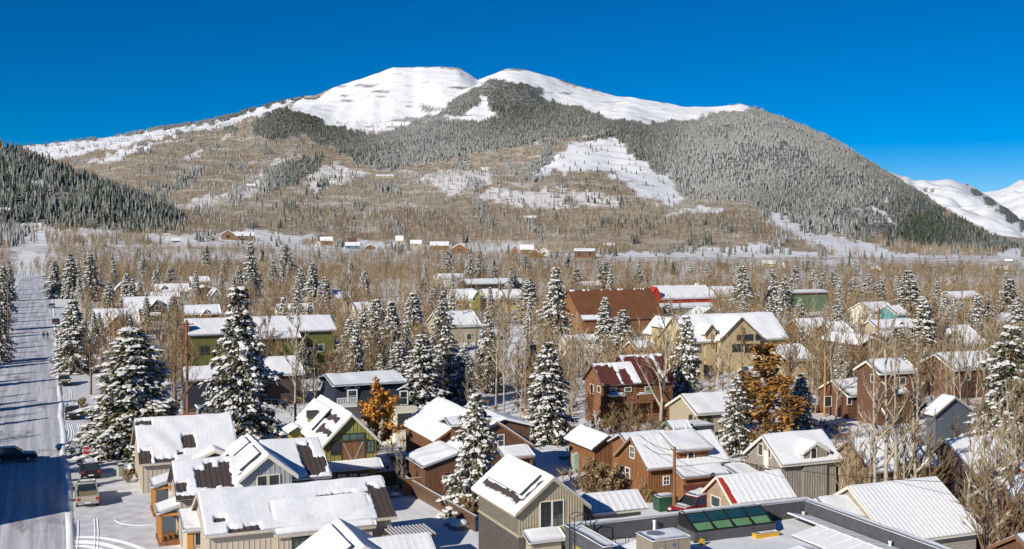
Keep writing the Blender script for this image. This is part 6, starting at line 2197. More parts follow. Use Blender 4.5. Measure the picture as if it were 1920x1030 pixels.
def bare_tree(seed, H_=10.0, spread=.38, n1=13, n2=6, n3=6, r0=.17, clear=.3, barkm=None, twigm=None, stems=1, twist=.5, thick=1.0, leaves=None, snowy=0.0):
    g_ = random.Random(seed)
    big, twigs, tips = [], [], []
    snow = []

    def wander(p, d, L, n, r, r1, bag, bend=.18, rise=.06):
        pts = [p]
        d = d.copy()
        for k in range(n):
            d = (d + Vector((g_.uniform(-1, 1), g_.uniform(-1, 1), g_.uniform(-.5, 1) * .5)) * bend + Vector((0, 0, rise))).normalized()
            q = pts[-1] + d * (L / n)
            a = r + (r1 - r) * k / n
            b = r + (r1 - r) * (k + 1) / n
            bag.append((tuple(pts[-1]), tuple(q), a, b))
            if snowy and d.z < .75 and g_.random() < snowy:
                up = Vector((0, 0, a * .75))
                snow.append((tuple(pts[-1] + up), tuple(q + up), a * .7, b * .7))
            pts.append(q)
        return pts
    for s_ in range(stems):
        a0 = g_.uniform(0, 6.28)
        lean = .05 if stems == 1 else .25
        base = Vector((0, 0, -.4)) if stems == 1 else Vector((math.cos(a0) * .25, math.sin(a0) * .25, -.3))
        hh = H_ * (1 if stems == 1 else g_.uniform(.7, 1))
        tr = wander(base, Vector((math.cos(a0) * lean, math.sin(a0) * lean, 1)).normalized(), hh, 9, r0, r0 * .12, big, .055 if stems == 1 else .09, .05)
        for k in range(n1):
            f = clear + (.97 - clear) * (k + g_.random() * .8) / n1
            i = min(len(tr) - 2, int(f * (len(tr) - 1)))
            fr = f * (len(tr) - 1) - i
            p = tr[i].lerp(tr[i + 1], fr)
            a = k * 2.4 + g_.uniform(-.6, .6)
            el = g_.uniform(.35, .95) + .35 * f
            d = Vector((math.cos(a) * math.cos(el), math.sin(a) * math.cos(el), math.sin(el)))
            L = hh * spread * (1.15 - .75 * (f - clear) / (1 - clear)) * g_.uniform(.7, 1.15)
            rb = r0 * (1 - f) * .55 + .02
            br = wander(p, d, L, 4, rb * thick, .018 * thick, big, .16, .07)
            for j in range(n2):
                f2 = .25 + .75 * (j + g_.random()) / n2
                i2 = min(3, int(f2 * 4))
                p2 = br[i2].lerp(br[i2 + 1], min(1, f2 * 4 - i2))
                d2 = ((br[i2 + 1] - br[i2]).normalized() + Vector((g_.uniform(-1, 1), g_.uniform(-1, 1), g_.uniform(-.4, .8))) * .75).normalized()
                L2 = L * g_.uniform(.3, .55) * (1.1 - .5 * f2)
                tw = wander(p2, d2, L2, 2, .034 * thick, .017 * thick, twigs, .2, .08)
                for q in range(n3):
                    p3 = tw[1].lerp(tw[2], g_.random()) if g_.random() < .6 else tw[0].lerp(tw[1], g_.random())
                    d3 = (d2 + Vector((g_.uniform(-1, 1), g_.uniform(-1, 1), g_.uniform(-.3, .9))) * .9).normalized()
                    L3 = L2 * g_.uniform(.35, .8)
                    q3 = p3 + d3 * L3
                    twigs.append((tuple(p3), tuple(q3), .024 * thick, .011 * thick))
                    tips.append((p3, q3))
    a = segs_to_mesh('trunk', big, barkm or M_ASPEN, 5)
    b = segs_to_mesh('crown', twigs, twigm or M_TWIG, 3)
    c = None
    if leaves:
        mat, per, size = leaves
        B, D = [], []
        for p3, q3 in tips:
            for k in range(per):
                t = g_.random()
                B.append(tuple(p3.lerp(q3, t) + Vector((g_.uniform(-1, 1), g_.uniform(-1, 1), g_.uniform(-1, 1))) * size * .6))
                dd = Vector((g_.uniform(-1, 1), g_.uniform(-1, 1), g_.uniform(-1, .6))).normalized()
                D.append(tuple(dd))
        n = len(B)
        V, Fq = kites(np.array(B), np.array(D), npr.uniform(.7, 1.3, n) * size, npr.uniform(.4, .6, n) * size, .1)
        c = np_mesh('leaves', V, Fq, mat)
    d = segs_to_mesh('branch_snow', snow, M_SNOWTREE, 4) if snow else None
    return a, b, c, d


ASP = [bare_tree(201, 11, .17, 15, 5, 5, .12, .28, M_ASPEN, M_TWIGPALE), bare_tree(202, 12, .20, 14, 5, 5, .14, .32, M_ASPEN, M_TWIGPALE), bare_tree(203, 10, .22, 14, 6, 5, .12, .25, M_ASPEN, M_TWIG)]
COT = [bare_tree(211, 10, .42, 13, 7, 7, .22, .22, M_BROWNBARK, M_TWIG), bare_tree(212, 11, .36, 14, 7, 7, .22, .25, M_BROWNBARK, M_TWIG), bare_tree(213, 9, .45, 12, 8, 7, .2, .18, M_BROWNBARK, M_TWIG), bare_tree(214, 10, .38, 14, 7, 6, .2, .2, M_ASPEN, M_TWIG)]
BIGC = [bare_tree(221, 13, .32, 12, 5, 4, .28, .22, M_ASPEN, M_TWIGPALE, thick=1.5, snowy=.35), bare_tree(222, 12, .38, 12, 6, 6, .26, .18, M_ASPEN, M_TWIGPALE, thick=1.4, snowy=.35)]
TALL = [bare_tree(225, 13, .17, 13, 4, 4, .24, .34, M_ASPEN, M_TWIG, thick=1.2, snowy=.2), bare_tree(226, 13, .20, 12, 4, 4, .22, .30, M_ASPEN, M_TWIGPALE, thick=1.2, snowy=.25)]
BUSH = [bare_tree(231, 2.6, .45, 7, 5, 5, .05, .1, M_BROWNBARK, M_TWIG, stems=5, leaves=(M_TANLEAF, 1, .14)), bare_tree(232, 2.2, .5, 6, 5, 5, .04, .1, M_BROWNBARK, M_TWIG, stems=5)]
ORANGE = bare_tree(241, 8, .40, 15, 7, 6, .16, .2, M_BROWNBARK, M_TWIG, leaves=(M_ORANGE, 3, .40))
RUST = bare_tree(242, 13, .30, 17, 7, 6, .22, .12, M_BROWNBARK, M_TWIG, leaves=(M_RUST, 2, .38))
WHITEB = bare_tree(243, 7, .30, 12, 7, 6, .09, .3, mk('white_bark', (.62, .60, .55), .8, .1, 4), mk('white_twigs', (.62, .58, .52), .8, .1, 4), snowy=.5)

TREES = []                                      # (root, what, gx, gy, height, width, px, py)


def zheight(gx, gy, ytop):
    lo, hi = 0, 60
    for _ in range(40):
        m_ = (lo + hi) / 2
        if proj(gx, gy, m_)[1] > ytop:
            lo = m_
        else:
            hi = m_
    return lo


def add_tree(kind, what, cat, meshes, names, gx, gy, z, hscale, wscale, group, rot=None, h=0, w=0):
    r = bpy.data.objects.new(kind, None)
    COL.objects.link(r)
    r.location = g2w(gx, gy, z)
    r.rotation_euler = (0, 0, rnd.uniform(0, 6.28) if rot is None else rot)
    r.scale = (wscale, wscale * rnd.uniform(.9, 1.1), hscale)
    for me, nm in zip(meshes, names):
        if me is None:
            continue
        c = bpy.data.objects.new(nm, me)
        COL.objects.link(c)
        c.parent = r
        if nm != 'trunk':
            c['kind'] = 'stuff'
    tag(r, '', cat, group)
    p = proj(gx, gy, z)
    TREES.append((r, what, gx, gy, h, w, p[0], p[1]))
    return r


def add_spruce(gx, gy, h, w, v=None, z=0.0, group='snow-laden spruces in town'):
    v = rnd.randrange(5) if v is None else v
    return add_tree('spruce_tree', 'spruce', 'spruce', SPR[v], ('trunk', 'crown', 'snow_load'), gx, gy, z, h / 12., w / 6.0, group, h=h, w=w)


def add_bare(gx, gy, h, fam, what, w=None, z=0.0, group='bare trees in town', cat='bare tree', base=10.5, v=None, kind='bare_tree', rot=None):
    ms = fam[rnd.randrange(len(fam)) if v is None else v]
    s = h / base
    return add_tree(kind, what, cat, ms, ('trunk', 'crown', 'leaves', 'branch_snow'), gx, gy, z, s, s * (w or 1), group, h=h, w=h * .6, rot=rot)


# spruces the photograph lets one tell apart: middle of the foot, top, foot, width (photograph pixels)
SPRUCES = [
    (250, 612, 852, 176, 4), (450, 535, 836, 140, 1), (893, 738, 962, 112, 0), (1028, 642, 828, 104, 2), (1286, 592, 772, 68, 2), (1381, 706, 852, 74, 1), (1500, 700, 812, 62, 2), (1893, 612, 862, 150, 3),
    (792, 628, 775, 92, 0), (748, 640, 752, 70, 4), (835, 610, 762, 62, 1), (868, 655, 762, 62, 0), (915, 590, 735, 58, 2), (705, 560, 690, 62, 4), (735, 566, 705, 58, 0), (655, 598, 700, 56, 1), (775, 548, 650, 54, 4), (680, 580, 700, 50, 2), (830, 545, 660, 50, 1), (812, 542, 600, 36, 0),
    (992, 523, 606, 58, 2), (1042, 500, 650, 72, 1), (1132, 490, 552, 44, 2), (1134, 558, 668, 48, 0), (1167, 580, 672, 56, 4), (1152, 600, 668, 44, 2), (1080, 504, 550, 38, 1), (1250, 570, 622, 42, 4), (1000, 640, 720, 36, 3), (960, 500, 552, 32, 1),
    (470, 455, 556, 40, 3), (536, 458, 520, 38, 3), (586, 492, 580, 40, 4), (512, 488, 540, 26, 1), (387, 460, 512, 26, 2), (320, 500, 540, 26, 4), (610, 520, 590, 36, 0), (565, 500, 575, 36, 1),
    (103, 488, 560, 32, 4), (133, 476, 560, 36, 2), (171, 476, 566, 40, 3), (137, 562, 700, 66, 4), (205, 530, 590, 34, 2), (150, 506, 560, 26, 1), (262, 528, 566, 20, 4), (325, 556, 606, 34, 0),
    (1391, 498, 596, 56, 1), (1448, 506, 590, 34, 3), (1470, 515, 600, 34, 1), (1702, 508, 604, 58, 0), (1730, 556, 690, 66, 2), (1682, 612, 682, 52, 4), (1893, 524, 612, 52, 3), (1852, 560, 640, 46, 1), (1800, 568, 630, 42, 0), (1628, 514, 572, 38, 4), (1600, 520, 572, 28, 2), (1562, 506, 560, 24, 3), (1542, 512, 560, 22, 1), (1525, 505, 552, 24, 2), (1830, 560, 640, 38, 4), (1905, 560, 660, 44, 2), (1490, 500, 560, 30, 3), (1196, 496, 548, 30, 1), (1650, 522, 580, 30, 0), (1755, 528, 590, 30, 3), (1780, 575, 640, 34, 2),
    (900, 470, 530, 26, 3), (880, 478, 532, 26, 4), (925, 480, 535, 22, 2), (840, 470, 520, 26, 3), (830, 530, 570, 22, 1), (985, 480, 520, 24, 3), (1060, 535, 580, 24, 4),
    (2, 570, 680, 40, 3), (8, 500, 620, 34, 3), (18, 490, 565, 24, 2), (62, 440, 482, 15, 3),
    (1570, 560, 640, 40, 1), (1500, 560, 625, 34, 0), (1460, 590, 650, 30, 2), (660, 640, 720, 46, 0), (620, 590, 650, 38, 4), (715, 640, 735, 50, 2), (690, 640, 730, 40, 3),
]
for (px, yt, yb, wp, v) in SPRUCES:
    gx, gy = at_z(px, yb)
    D_ = math.hypot(gx, gy)
    add_spruce(gx, gy, zheight(gx, gy, yt), wp * D_ / F * 1.22, v)

# individual bare trees and coloured trees
for (px, yt, yb, fam, what, w) in [
    (553, 600, 800, ASP, 'pale-barked aspen', 1.0), (590, 640, 800, ASP, 'pale-barked aspen', .9), (570, 650, 795, ASP, 'pale-barked aspen', .9), (1238, 600, 800, BIGC, 'pale cottonwood', .8), (975, 640, 800, ASP, 'pale-barked aspen', .8), (945, 600, 790, ASP, 'pale-barked aspen', .8), (930, 560, 770, ASP, 'pale-barked aspen', .9),
    (1790, 590, 800, ASP, 'slim pale aspen', .6), (1802, 570, 806, ASP, 'slim pale aspen', .6), (1815, 580, 800, ASP, 'slim pale aspen', .6), (1828, 590, 795, ASP, 'slim pale aspen', .6), (1842, 585, 800, ASP, 'slim pale aspen', .6), (1858, 600, 790, ASP, 'slim pale aspen', .6), (1775, 610, 790, ASP, 'slim pale aspen', .6),
    (1562, 590, 775, ASP, 'pale-barked aspen', .9), (1585, 600, 775, ASP, 'pale-barked aspen', .8), (1540, 620, 770, ASP, 'pale-barked aspen', .9), (1610, 610, 770, COT, 'brown cottonwood', .8),
    (1640, 690, 981, TALL, 'pale tall-trunked tree', .8), (1662, 670, 981, TALL, 'pale tall-trunked tree', .8), (1680, 690, 983, TALL, 'pale tall-trunked tree', .8), (1722, 760, 983, BIGC, 'pale cottonwood', .9), (1690, 640, 790, COT, 'brown cottonwood', .9), (1720, 660, 800, COT, 'brown cottonwood', .8), (1750, 640, 780, ASP, 'pale-barked aspen', .9),
    (1812, 800, 985, TALL, 'pale tall-trunked tree', .8), (1880, 790, 1010, BIGC, 'pale cottonwood', .9), (1905, 760, 1000, TALL, 'pale tall-trunked tree', .9), (1850, 830, 1010, COT, 'brown cottonwood', .9), (1895, 840, 1040, BIGC, 'pale cottonwood', .8), (1915, 700, 900, COT, 'brown cottonwood', .9), (1855, 850, 1095, TALL, 'pale tall-trunked tree', .9), (1838, 880, 1100, COT, 'brown cottonwood', .9), (1900, 870, 1100, COT, 'brown cottonwood', 1.0), (1875, 850, 1090, BIGC, 'brown cottonwood', 1.0), (1745, 790, 985, COT, 'brown cottonwood', .9), (1590, 790, 970, ASP, 'brown cottonwood', .9), (1700, 760, 983, COT, 'brown cottonwood', .8), (1835, 760, 930, COT, 'brown cottonwood', .8), (1790, 780, 930, COT, 'brown cottonwood', .8),
    (1788, 930, 1020, COT, 'small bare sapling', .9), (1605, 790, 975, COT, 'brown cottonwood', .7), (1575, 820, 965, ASP, 'pale-barked aspen', .9), (1622, 790, 978, ASP, 'pale-barked aspen', .9),
    (1180, 752, 830, COT, 'snowy bare tree', 1.1), (1150, 748, 820, COT, 'snowy bare tree', 1.0), (1218, 756, 825, COT, 'snowy bare tree', 1.0), (1310, 720, 800, ASP, 'pale-barked aspen', .9), (1335, 735, 800, ASP, 'pale-barked aspen', .8),
    (880, 700, 790, ASP, 'pale-barked aspen', 1.0), (900, 660, 770, COT, 'brown cottonwood', .9), (1000, 700, 800, COT, 'brown cottonwood', .8), (1060, 660, 790, ASP, 'pale-barked aspen', .8), (1075, 690, 800, COT, 'brown cottonwood', .8),
    (330, 570, 760, COT, 'brown cottonwood', .9), (305, 600, 750, COT, 'brown cottonwood', .9), (345, 640, 790, COT, 'brown cottonwood', .7), (500, 570, 720, COT, 'brown cottonwood', .9), (540, 540, 700, ASP, 'pale-barked aspen', 1.0), (640, 600, 740, COT, 'brown cottonwood', .9), (690, 580, 740, ASP, 'pale-barked aspen', .9),
    (1345, 640, 745, ASP, 'pale-barked aspen', .8), (1362, 620, 745, ASP, 'pale-barked aspen', .8), (1290, 610, 720, COT, 'brown cottonwood', .7), (1480, 640, 770, COT, 'brown cottonwood', .9), (1520, 650, 775, COT, 'brown cottonwood', .9), (1452, 840, 905, COT, 'brown cottonwood', .6), (1482, 800, 880, COT, 'small bare sapling', .8),
    (748, 850, 930, ASP, 'thin sapling', .7), (756, 842, 930, ASP, 'thin sapling', .7), (170, 600, 740, COT, 'brown cottonwood', .9), (190, 620, 720, COT, 'brown cottonwood', .9),
]:
    gx, gy = at_z(px, yb)
    add_bare(gx, gy, zheight(gx, gy, yt), fam, what, w)
gx, gy = at_z(703, 868)
add_bare(gx, gy, zheight(gx, gy, 722), [ORANGE], 'bright orange leafy tree', .95, kind='leafy_tree', cat='leafy tree', group='trees still in orange leaf', base=8.6)
gx, gy = at_z(1432, 842)
add_bare(gx, gy, zheight(gx, gy, 640), [RUST], 'tall rust-orange leafy tree', 1.65, kind='leafy_tree', cat='leafy tree', group='trees still in orange leaf', base=13.4)
gx, gy = at_z(1412, 850)
add_bare(gx, gy, zheight(gx, gy, 720), [RUST], 'lower rust-brown leafy tree', 1.5, kind='leafy_tree', cat='leafy tree', group='trees still in orange leaf', base=13.4)
gx, gy = at_z(1468, 840)
add_bare(gx, gy, zheight(gx, gy, 700), [RUST], 'rust-brown leafy tree', 1.4, kind='leafy_tree', cat='leafy tree', group='trees still in orange leaf', base=13.4)
gx, gy = at_z(1119, 880)
add_bare(gx, gy, zheight(gx, gy, 768), [WHITEB], 'white-barked sapling', 1.2, base=7.4)
for (px, yt, yb, w) in [(1135, 862, 928, 1.5), (1112, 872, 930, 1.2), (1150, 880, 932, 1.1), (1212, 888, 942, .9), (1518, 880, 925, 1.0), (1500, 870, 920, 1.0), (668, 800, 850, 1.3), (700, 806, 850, 1.3), (1180, 790, 822, 1.4), (1135, 780, 815, 1.2), (1225, 770, 805, 1.2), (240, 880, 905, 1.0), (262, 872, 898, 1.2), (310, 740, 790, 1.4), (150, 745, 770, 1.2), (1650, 905, 940, 1.4), (1700, 900, 930, 1.4), (1600, 900, 930, 1.2), (1760, 810, 840, 1.4), (1842, 960, 1010, 1.2), (1870, 985, 1030, 1.2), (880, 930, 975, .8), (862, 930, 970, .8)]:
    gx, gy = at_z(px, yb)
    add_bare(gx, gy, zheight(gx, gy, yt), BUSH, 'brown leafless bush', w, kind='bush', cat='bush', group='brown bushes between the houses', base=2.5)


# random filling of the town, kept off roads, houses and the views of the main facades
def free(gx, gy, m_=1.2):
    if -16 < gx < 8.5 and gy < 640:
        return False
    for (a, b, c, d) in FOOT:
        if a - m_ < gx < b + m_ and c - m_ < gy < d + m_:
            return False
    return True


GUARD = [(340, 598, 630, 705, 190), (1255, 590, 1502, 702, 170), (1092, 663, 1248, 772, 128), (1062, 542, 1224, 602, 250), (1222, 536, 1326, 569, 340), (172, 560, 345, 618, 240), (275, 520, 420, 575, 300), (608, 708, 788, 805, 125),
         (1545, 672, 1732, 775, 120), (1745, 608, 1865, 735, 150), (806, 540, 980, 650, 240), (1270, 738, 1360, 810, 118), (1500, 770, 1760, 835, 100), (0, 440, 130, 1030, 60), (1600, 560, 1712, 640, 230), (868, 518, 980, 534, 400), (1040, 625, 1115, 645, 170), (1460, 540, 1545, 566, 300), (280, 1030, 1900, 2000, 0), (900, 770, 1060, 800, 100)]


def blocks(px, yt, yb, hw, gy):
    for (x0, y0, x1, y1, g0) in GUARD:
        if gy < g0 * 1.02 and px + hw > x0 and px - hw < x1 and yb > y0 and yt < y1:
            return True
    return False


n_b, n_s, tries = 0, 0, 0
while (n_b < 190 or n_s < 112) and tries < 30000:
    tries += 1
    py = 505 + 300 * rnd.random() ** 1.7
    px = rnd.uniform(70, 1960)
    gx, gy = at_z(px, py)
    if not free(gx, gy) or py > 770:
        continue
    conif = rnd.random() < .2
    h = rnd.uniform(7, 13) if conif else rnd.uniform(7, 12)
    D_ = math.hypot(gx, gy)
    yt = py - h * F / D_
    hw = h * .22 * F / D_
    if blocks(px, yt, py, hw, gy) and rnd.random() < .93:
        continue
    if conif and n_s < 112:
        add_spruce(gx, gy, h, h * rnd.uniform(.36, .5))
        n_s += 1
    elif not conif and n_b < 190:
        if rnd.random() < .4:
            add_bare(gx, gy, h, ASP, 'pale-barked aspen', rnd.uniform(.8, 1.1))
        else:
            add_bare(gx, gy, h * .92, COT, 'brown cottonwood', rnd.uniform(.85, 1.15))
        n_b += 1
# thin tall aspens crowded between the houses of the middle distance
k_ = 0
while k_ < 58:
    if k_ < 30:
        px, py = rnd.uniform(625, 1015), rnd.uniform(690, 775)
    else:
        px, py = rnd.uniform(1475, 1920), rnd.uniform(690, 790)
    gx, gy = at_z(px, py)
    if not free(gx, gy):
        continue
    k_ += 1
    add_bare(gx, gy, rnd.uniform(7.5, 11.5), ASP if rnd.random() < .6 else COT, 'slim pale aspen' if False else 'bare aspen', rnd.uniform(.75, 1.0))
# spruces and bare trees beside the street left of the view, whose shadows fall across it
for (gx, gy, h, w) in [(-14.6, 106, 10, 5), (-15.4, 110.5, 13, 5.5), (-14.7, 115, 10, 5), (-15.3, 119.5, 14, 5.5), (-14.6, 124, 12, 5), (-15.2, 128, 13, 5.5), (-16, 158, 9, 4), (-17, 171, 12, 5), (-16, 177, 8, 4), (-18, 199, 12, 5), (-15.5, 205, 7, 3.5), (-17, 226, 12, 5), (-16.5, 231, 10, 4.5), (-16, 262, 9, 4), (-17, 291, 11, 4.5), (-16, 300, 9, 4), (-17, 338, 11, 4.5), (-17.5, 372, 10, 4.5), (-16, 401, 10, 4.5), (-18, 440, 11, 5), (-17, 480, 10, 4), (-16.5, 520, 10, 4)]:
    add_spruce(gx, gy, h, w, group='spruces along the left side of the street')
for (gx, gy, h) in [(-14.5, 146, 7), (-15, 165, 8), (-14.5, 186, 7), (-15, 214, 8), (-14.5, 244, 8), (-15, 252, 7), (-15, 275, 8), (-15, 318, 8), (-15, 329, 7), (-15, 355, 8), (-15.5, 388, 8), (-15.5, 420, 8), (-16, 460, 8)]:
    add_bare(gx, gy, h, COT, 'brown cottonwood', 1.0, group='bare trees along the left side of the street')


def twig_template(seed, n=8, m=2):
    """a small bare tree of thin three-sided limbs and twigs, unit height"""
    g_ = random.Random(seed)
    V, Fc = [], []

    def limb(p, q, r):
        b = len(V)
        for j in range(3):
            t = 2.1 * j + g_.random()
            V.append((p[0] + r * math.cos(t), p[1] + r * math.sin(t), p[2]))
        V.append(q)
        for j in range(3):
            Fc.append((b + j, b + (j + 1) % 3, b + 3))
    limb((0, 0, 0), (0, 0, .95), .06)
    for k in range(n):
        t = 2.4 * k + g_.random() * .8
        z0 = .15 + .6 * k / n
        rr = (1.0 - .5 * k / n) * g_.uniform(.7, 1.0)
        e = (rr * math.cos(t), rr * math.sin(t), min(.98, z0 + g_.uniform(.14, .34)))
        limb((0, 0, z0), e, .042)
        for j in range(m):
            f = g_.uniform(.35, .9)
            p = (e[0] * f, e[1] * f, z0 + (e[2] - z0) * f)
            limb(p, (p[0] + g_.uniform(-.4, .4), p[1] + g_.uniform(-.4, .4), min(1.0, p[2] + g_.uniform(.04, .22))), .036)
    return np.array(V), np.array(Fc)


# brown trees filling the far side of town: too many and too small to tell apart
TV, TF = twig_template(17)
pos, hh_, ww_ = [], [], []
while len(pos) < 6200:
    px = rnd.uniform(-60, 1990)
    lim = np.interp(px, [-60, 80, 350, 1000, 1150, 1920], [560, 800, 760, 640, 500, 470])
    gy_ = 170 + (lim - 170) * rnd.random() ** 1.25
    X = (px - CX) / F * gy_
    gx, gy = w2g(X, gy_)
    if -18 < gx < 8 and gy < 640 or not free(gx, gy, 1.5):
        continue
    p = proj(gx, gy, 0)
    h = rnd.uniform(5, 9.5)
    if blocks(p[0], p[1] - h * F / gy_, p[1], h * .2 * F / gy_, gy) and rnd.random() < .9:
        continue
    pos.append((X, gy_, -.2))
    hh_.append(h)
    ww_.append(h * rnd.uniform(.2, .34))
n = len(pos)
tn = npr.random((n, 1))
rgb = np.array([[.21, .14, .075]]) * (1 - tn) + np.array([[.37, .265, .15]]) * tn
rgb = np.where(npr.random((n, 1)) < .15, np.array([[.46, .41, .33]]), rgb)
tile_mesh('far_side_trees', TV, TF, np.array(pos), np.array(hh_), np.array(ww_), [M_TONE], colattr=np.concatenate([rgb, np.ones((n, 1))], 1))
# the belt of trees where the valley floor meets the slopes
def w_belt(px, py, Y):
    lim = np.interp(px, [-60, 60, 240, 330, 560, 980, 1050, 1300, 1500, 1920], [445, 446, 450, 465, 470, 478, 488, 496, 503, 507])
    near = (py > lim) & (Y > 560)
    clump = lnoise(1 / 28., 97)(px, py * 3.5)
    thin = (py <= lim) & (py > 425) & (Y < 1350) & (clump > .55)
    road_ = (px < 84) & (px > 20) & (py > 420)
    return (near * (.55 + .45 * (clump > -.3)) + .55 * thin) * (~road_)


N_ = 8200
P = scatter_grid(GX, GY, GZ, PXG, PYG, N_, w_belt, 110 + 249, (-60, 2000))
tn = npr.random((N_, 1))
rgb = np.array([[.21, .145, .08]]) * (1 - tn) + np.array([[.36, .265, .155]]) * tn
h = npr.uniform(3.5, 8, N_)
tile_mesh('valley_edge_trees', TV, TF, P - [0, 0, .3], h, h * npr.uniform(.24, .4, N_), [M_TONE], colattr=np.concatenate([rgb, np.ones((N_, 1))], 1))


CVb, CFb = cone_template(7, 3)


def w_ev(px, py, Y):
    c_ = lnoise(1 / 20., 105)(px, py * 3) > .75
    return ((py > 436) & (Y > 620) & (Y < 1350) & (px > 90)) * (c_ * 1.0 + .05)


N_ = 420
P = scatter_grid(GX, GY, GZ, PXG, PYG, N_, w_ev, 110 + 249, (90, 2000))
frost = np.clip(.35 + npr.normal(0, .2, N_), 0, 1)[:, None]
rgb = np.array([[.05, .06, .04]]) * npr.uniform(.7, 1.5, (N_, 1)) * (1 - frost) + np.array([[.40, .41, .39]]) * frost
h = npr.uniform(4, 10, N_)
tile_mesh('valley_edge_evergreens', CVb, CFb, P - [0, 0, .4], h, h * npr.uniform(.2, .28, N_), [M_TONE], colattr=np.concatenate([rgb, np.ones((N_, 1))], 1))


# dry shrubs and stalks poking through the snow
TV, TF = sliver_template(23, 12)
pos, hh_, ww_ = [], [], []
while len(pos) < 3600:
    px = rnd.uniform(100, 1960)
    py = 470 + 460 * rnd.random() ** 1.2
    gx, gy = at_z(px, max(py, 500))
    if not free(gx, gy, .2) or -16 < gx < 9.5:
        continue
    x, y, _ = g2w(gx, gy)
    if rnd.random() < .35 + .65 * (math.sin(x * .11) * math.sin(y * .09) > 0):
        pos.append((x, y, -.1))
        h = rnd.uniform(.5, 2.0)
        hh_.append(h)
        ww_.append(h * rnd.uniform(.4, .8))
n = len(pos)
tn = npr.random((n, 1))
rgb = np.array([[.19, .12, .07]]) * (1 - tn) + np.array([[.36, .26, .15]]) * tn
tile_mesh('dry_shrubbery', TV, TF, np.array(pos), np.array(hh_), np.array(ww_), [M_TONE], colattr=np.concatenate([rgb, np.ones((n, 1))], 1))

# ------------------------------------------------------------------ the street
GXR = at_z(115, 870)[0]
GXL = at_z(20, 560)[0]


def road_material():
    m = bpy.data.materials.new('packed_street_snow')
    m.use_nodes = True
    nt = m.node_tree
    L = nt.links.new
    b = nt.nodes['Principled BSDF']
    b.inputs['Roughness'].default_value = .7
    tc = nt.nodes.new('ShaderNodeTexCoord')

    def noise(scale, stretch, detail=6):
        mp = nt.nodes.new('ShaderNodeMapping')
        mp.inputs['Scale'].default_value = stretch
        n = nt.nodes.new('ShaderNodeTexNoise')
        n.inputs['Scale'].default_value = scale
        n.inputs['Detail'].default_value = detail
        n.inputs['Roughness'].default_value = .65
        L(tc.outputs['Object'], mp.inputs[0])
        L(mp.outputs[0], n.inputs[0])
        return n.outputs['Fac']

    def ramp(f, p0, p1):
        n = nt.nodes.new('ShaderNodeMapRange')
        n.interpolation_type = 'SMOOTHSTEP'
        n.inputs['From Min'].default_value = p0
        n.inputs['From Max'].default_value = p1
        L(f, n.inputs[0])
        return n.outputs[0]

    def mix(f, a, c):
        n = nt.nodes.new('ShaderNodeMix')
        n.data_type = 'RGBA'
        L(f, n.inputs[0])
        for k, s in ((6, a), (7, c)):
            if isinstance(s, tuple):
                n.inputs[k].default_value = (*s, 1)
            else:
                L(s, n.inputs[k])
        return n.outputs[2]
    streak = noise(1.0, (1.1, .02, 1))
    patch = noise(.25, (1, .35, 1), 8)
    fine = noise(2.0, (1, .3, 1), 8)
    c = mix(ramp(streak, .40, .62), (.44, .45, .49), (.70, .71, .75))
    c = mix(ramp(patch, .54, .66), c, (.30, .29, .30))
    c = mix(ramp(fine, .50, .75), c, (.72, .73, .77))
    L(c, b.inputs['Base Color'])
    bp = nt.nodes.new('ShaderNodeBump')
    bp.inputs['Distance'].default_value = .06
    bp.inputs['Strength'].default_value = .6
    L(fine, bp.inputs['Height'])
    L(bp.outputs[0], b.inputs['Normal'])
    return m


M_ROAD = road_material()


def strip(name, pts_l, pts_r, z, mat, kind='structure'):
    vs = [g2w(*p, z) for q in zip(pts_l, pts_r) for p in q]
    n = len(pts_l)
    o = MB()
    o.add([(0, 0, 0)] * 0, [])
    b = bpy.data.objects.new(name, None)
    m = MB()
    gl = [p for q in zip(pts_l, pts_r) for p in q]
    m.add([(p[0], p[1], z) for p in gl], [(2 * i, 2 * i + 1, 2 * i + 3, 2 * i + 2) for i in range(n - 1)])
    ob = m.build(name, mat, None, kind=kind)
    ob.rotation_euler = (0, 0, GA)
    bpy.data.objects.remove(b)
    return ob


ysr = list(np.linspace(-30, 640, 68))
L_ = [(GXL, y) for y in ysr]
R_ = [(GXR, y) for y in ysr]
for k in range(1, 9):
    a = k / 8 * .9
    cx_, cyr = GXL + 70, 640
    L_.append((cx_ - 70 * math.cos(a), cyr + 70 * math.sin(a)))
    R_.append((cx_ - (70 - (GXR - GXL)) * math.cos(a), cyr + (70 - (GXR - GXL)) * math.sin(a)))
strip('street', L_, R_, .012, M_ROAD)
M_LOT = mk('trodden_snow', (.60, .61, .65), .7, .1, .8, .05, c2=(.80, .81, .84), detail=8)
strip('parking_strip', [(GXR + .9, y) for y in ysr[:45]], [(9.2, y) for y in ysr[:45]], .010, M_LOT)
# side street on the left and the lane across on the right
gx0, gy0 = at_z(60, 868)
strip('side_street', [(-90, gy0 - 7), (GXL - .01, gy0 - 7)], [(-90, gy0 + 7), (GXL - .01, gy0 + 7)], .014, M_ROAD)
pl = [at_z(px, py) for px, py in ((1530, 812), (1600, 818), (1700, 822), (1800, 826))]
pr_ = [at_z(px, py) for px, py in ((1515, 778), (1600, 776), (1700, 772), (1800, 770))]
strip('lane', pl, pr_, .02, M_LOT)


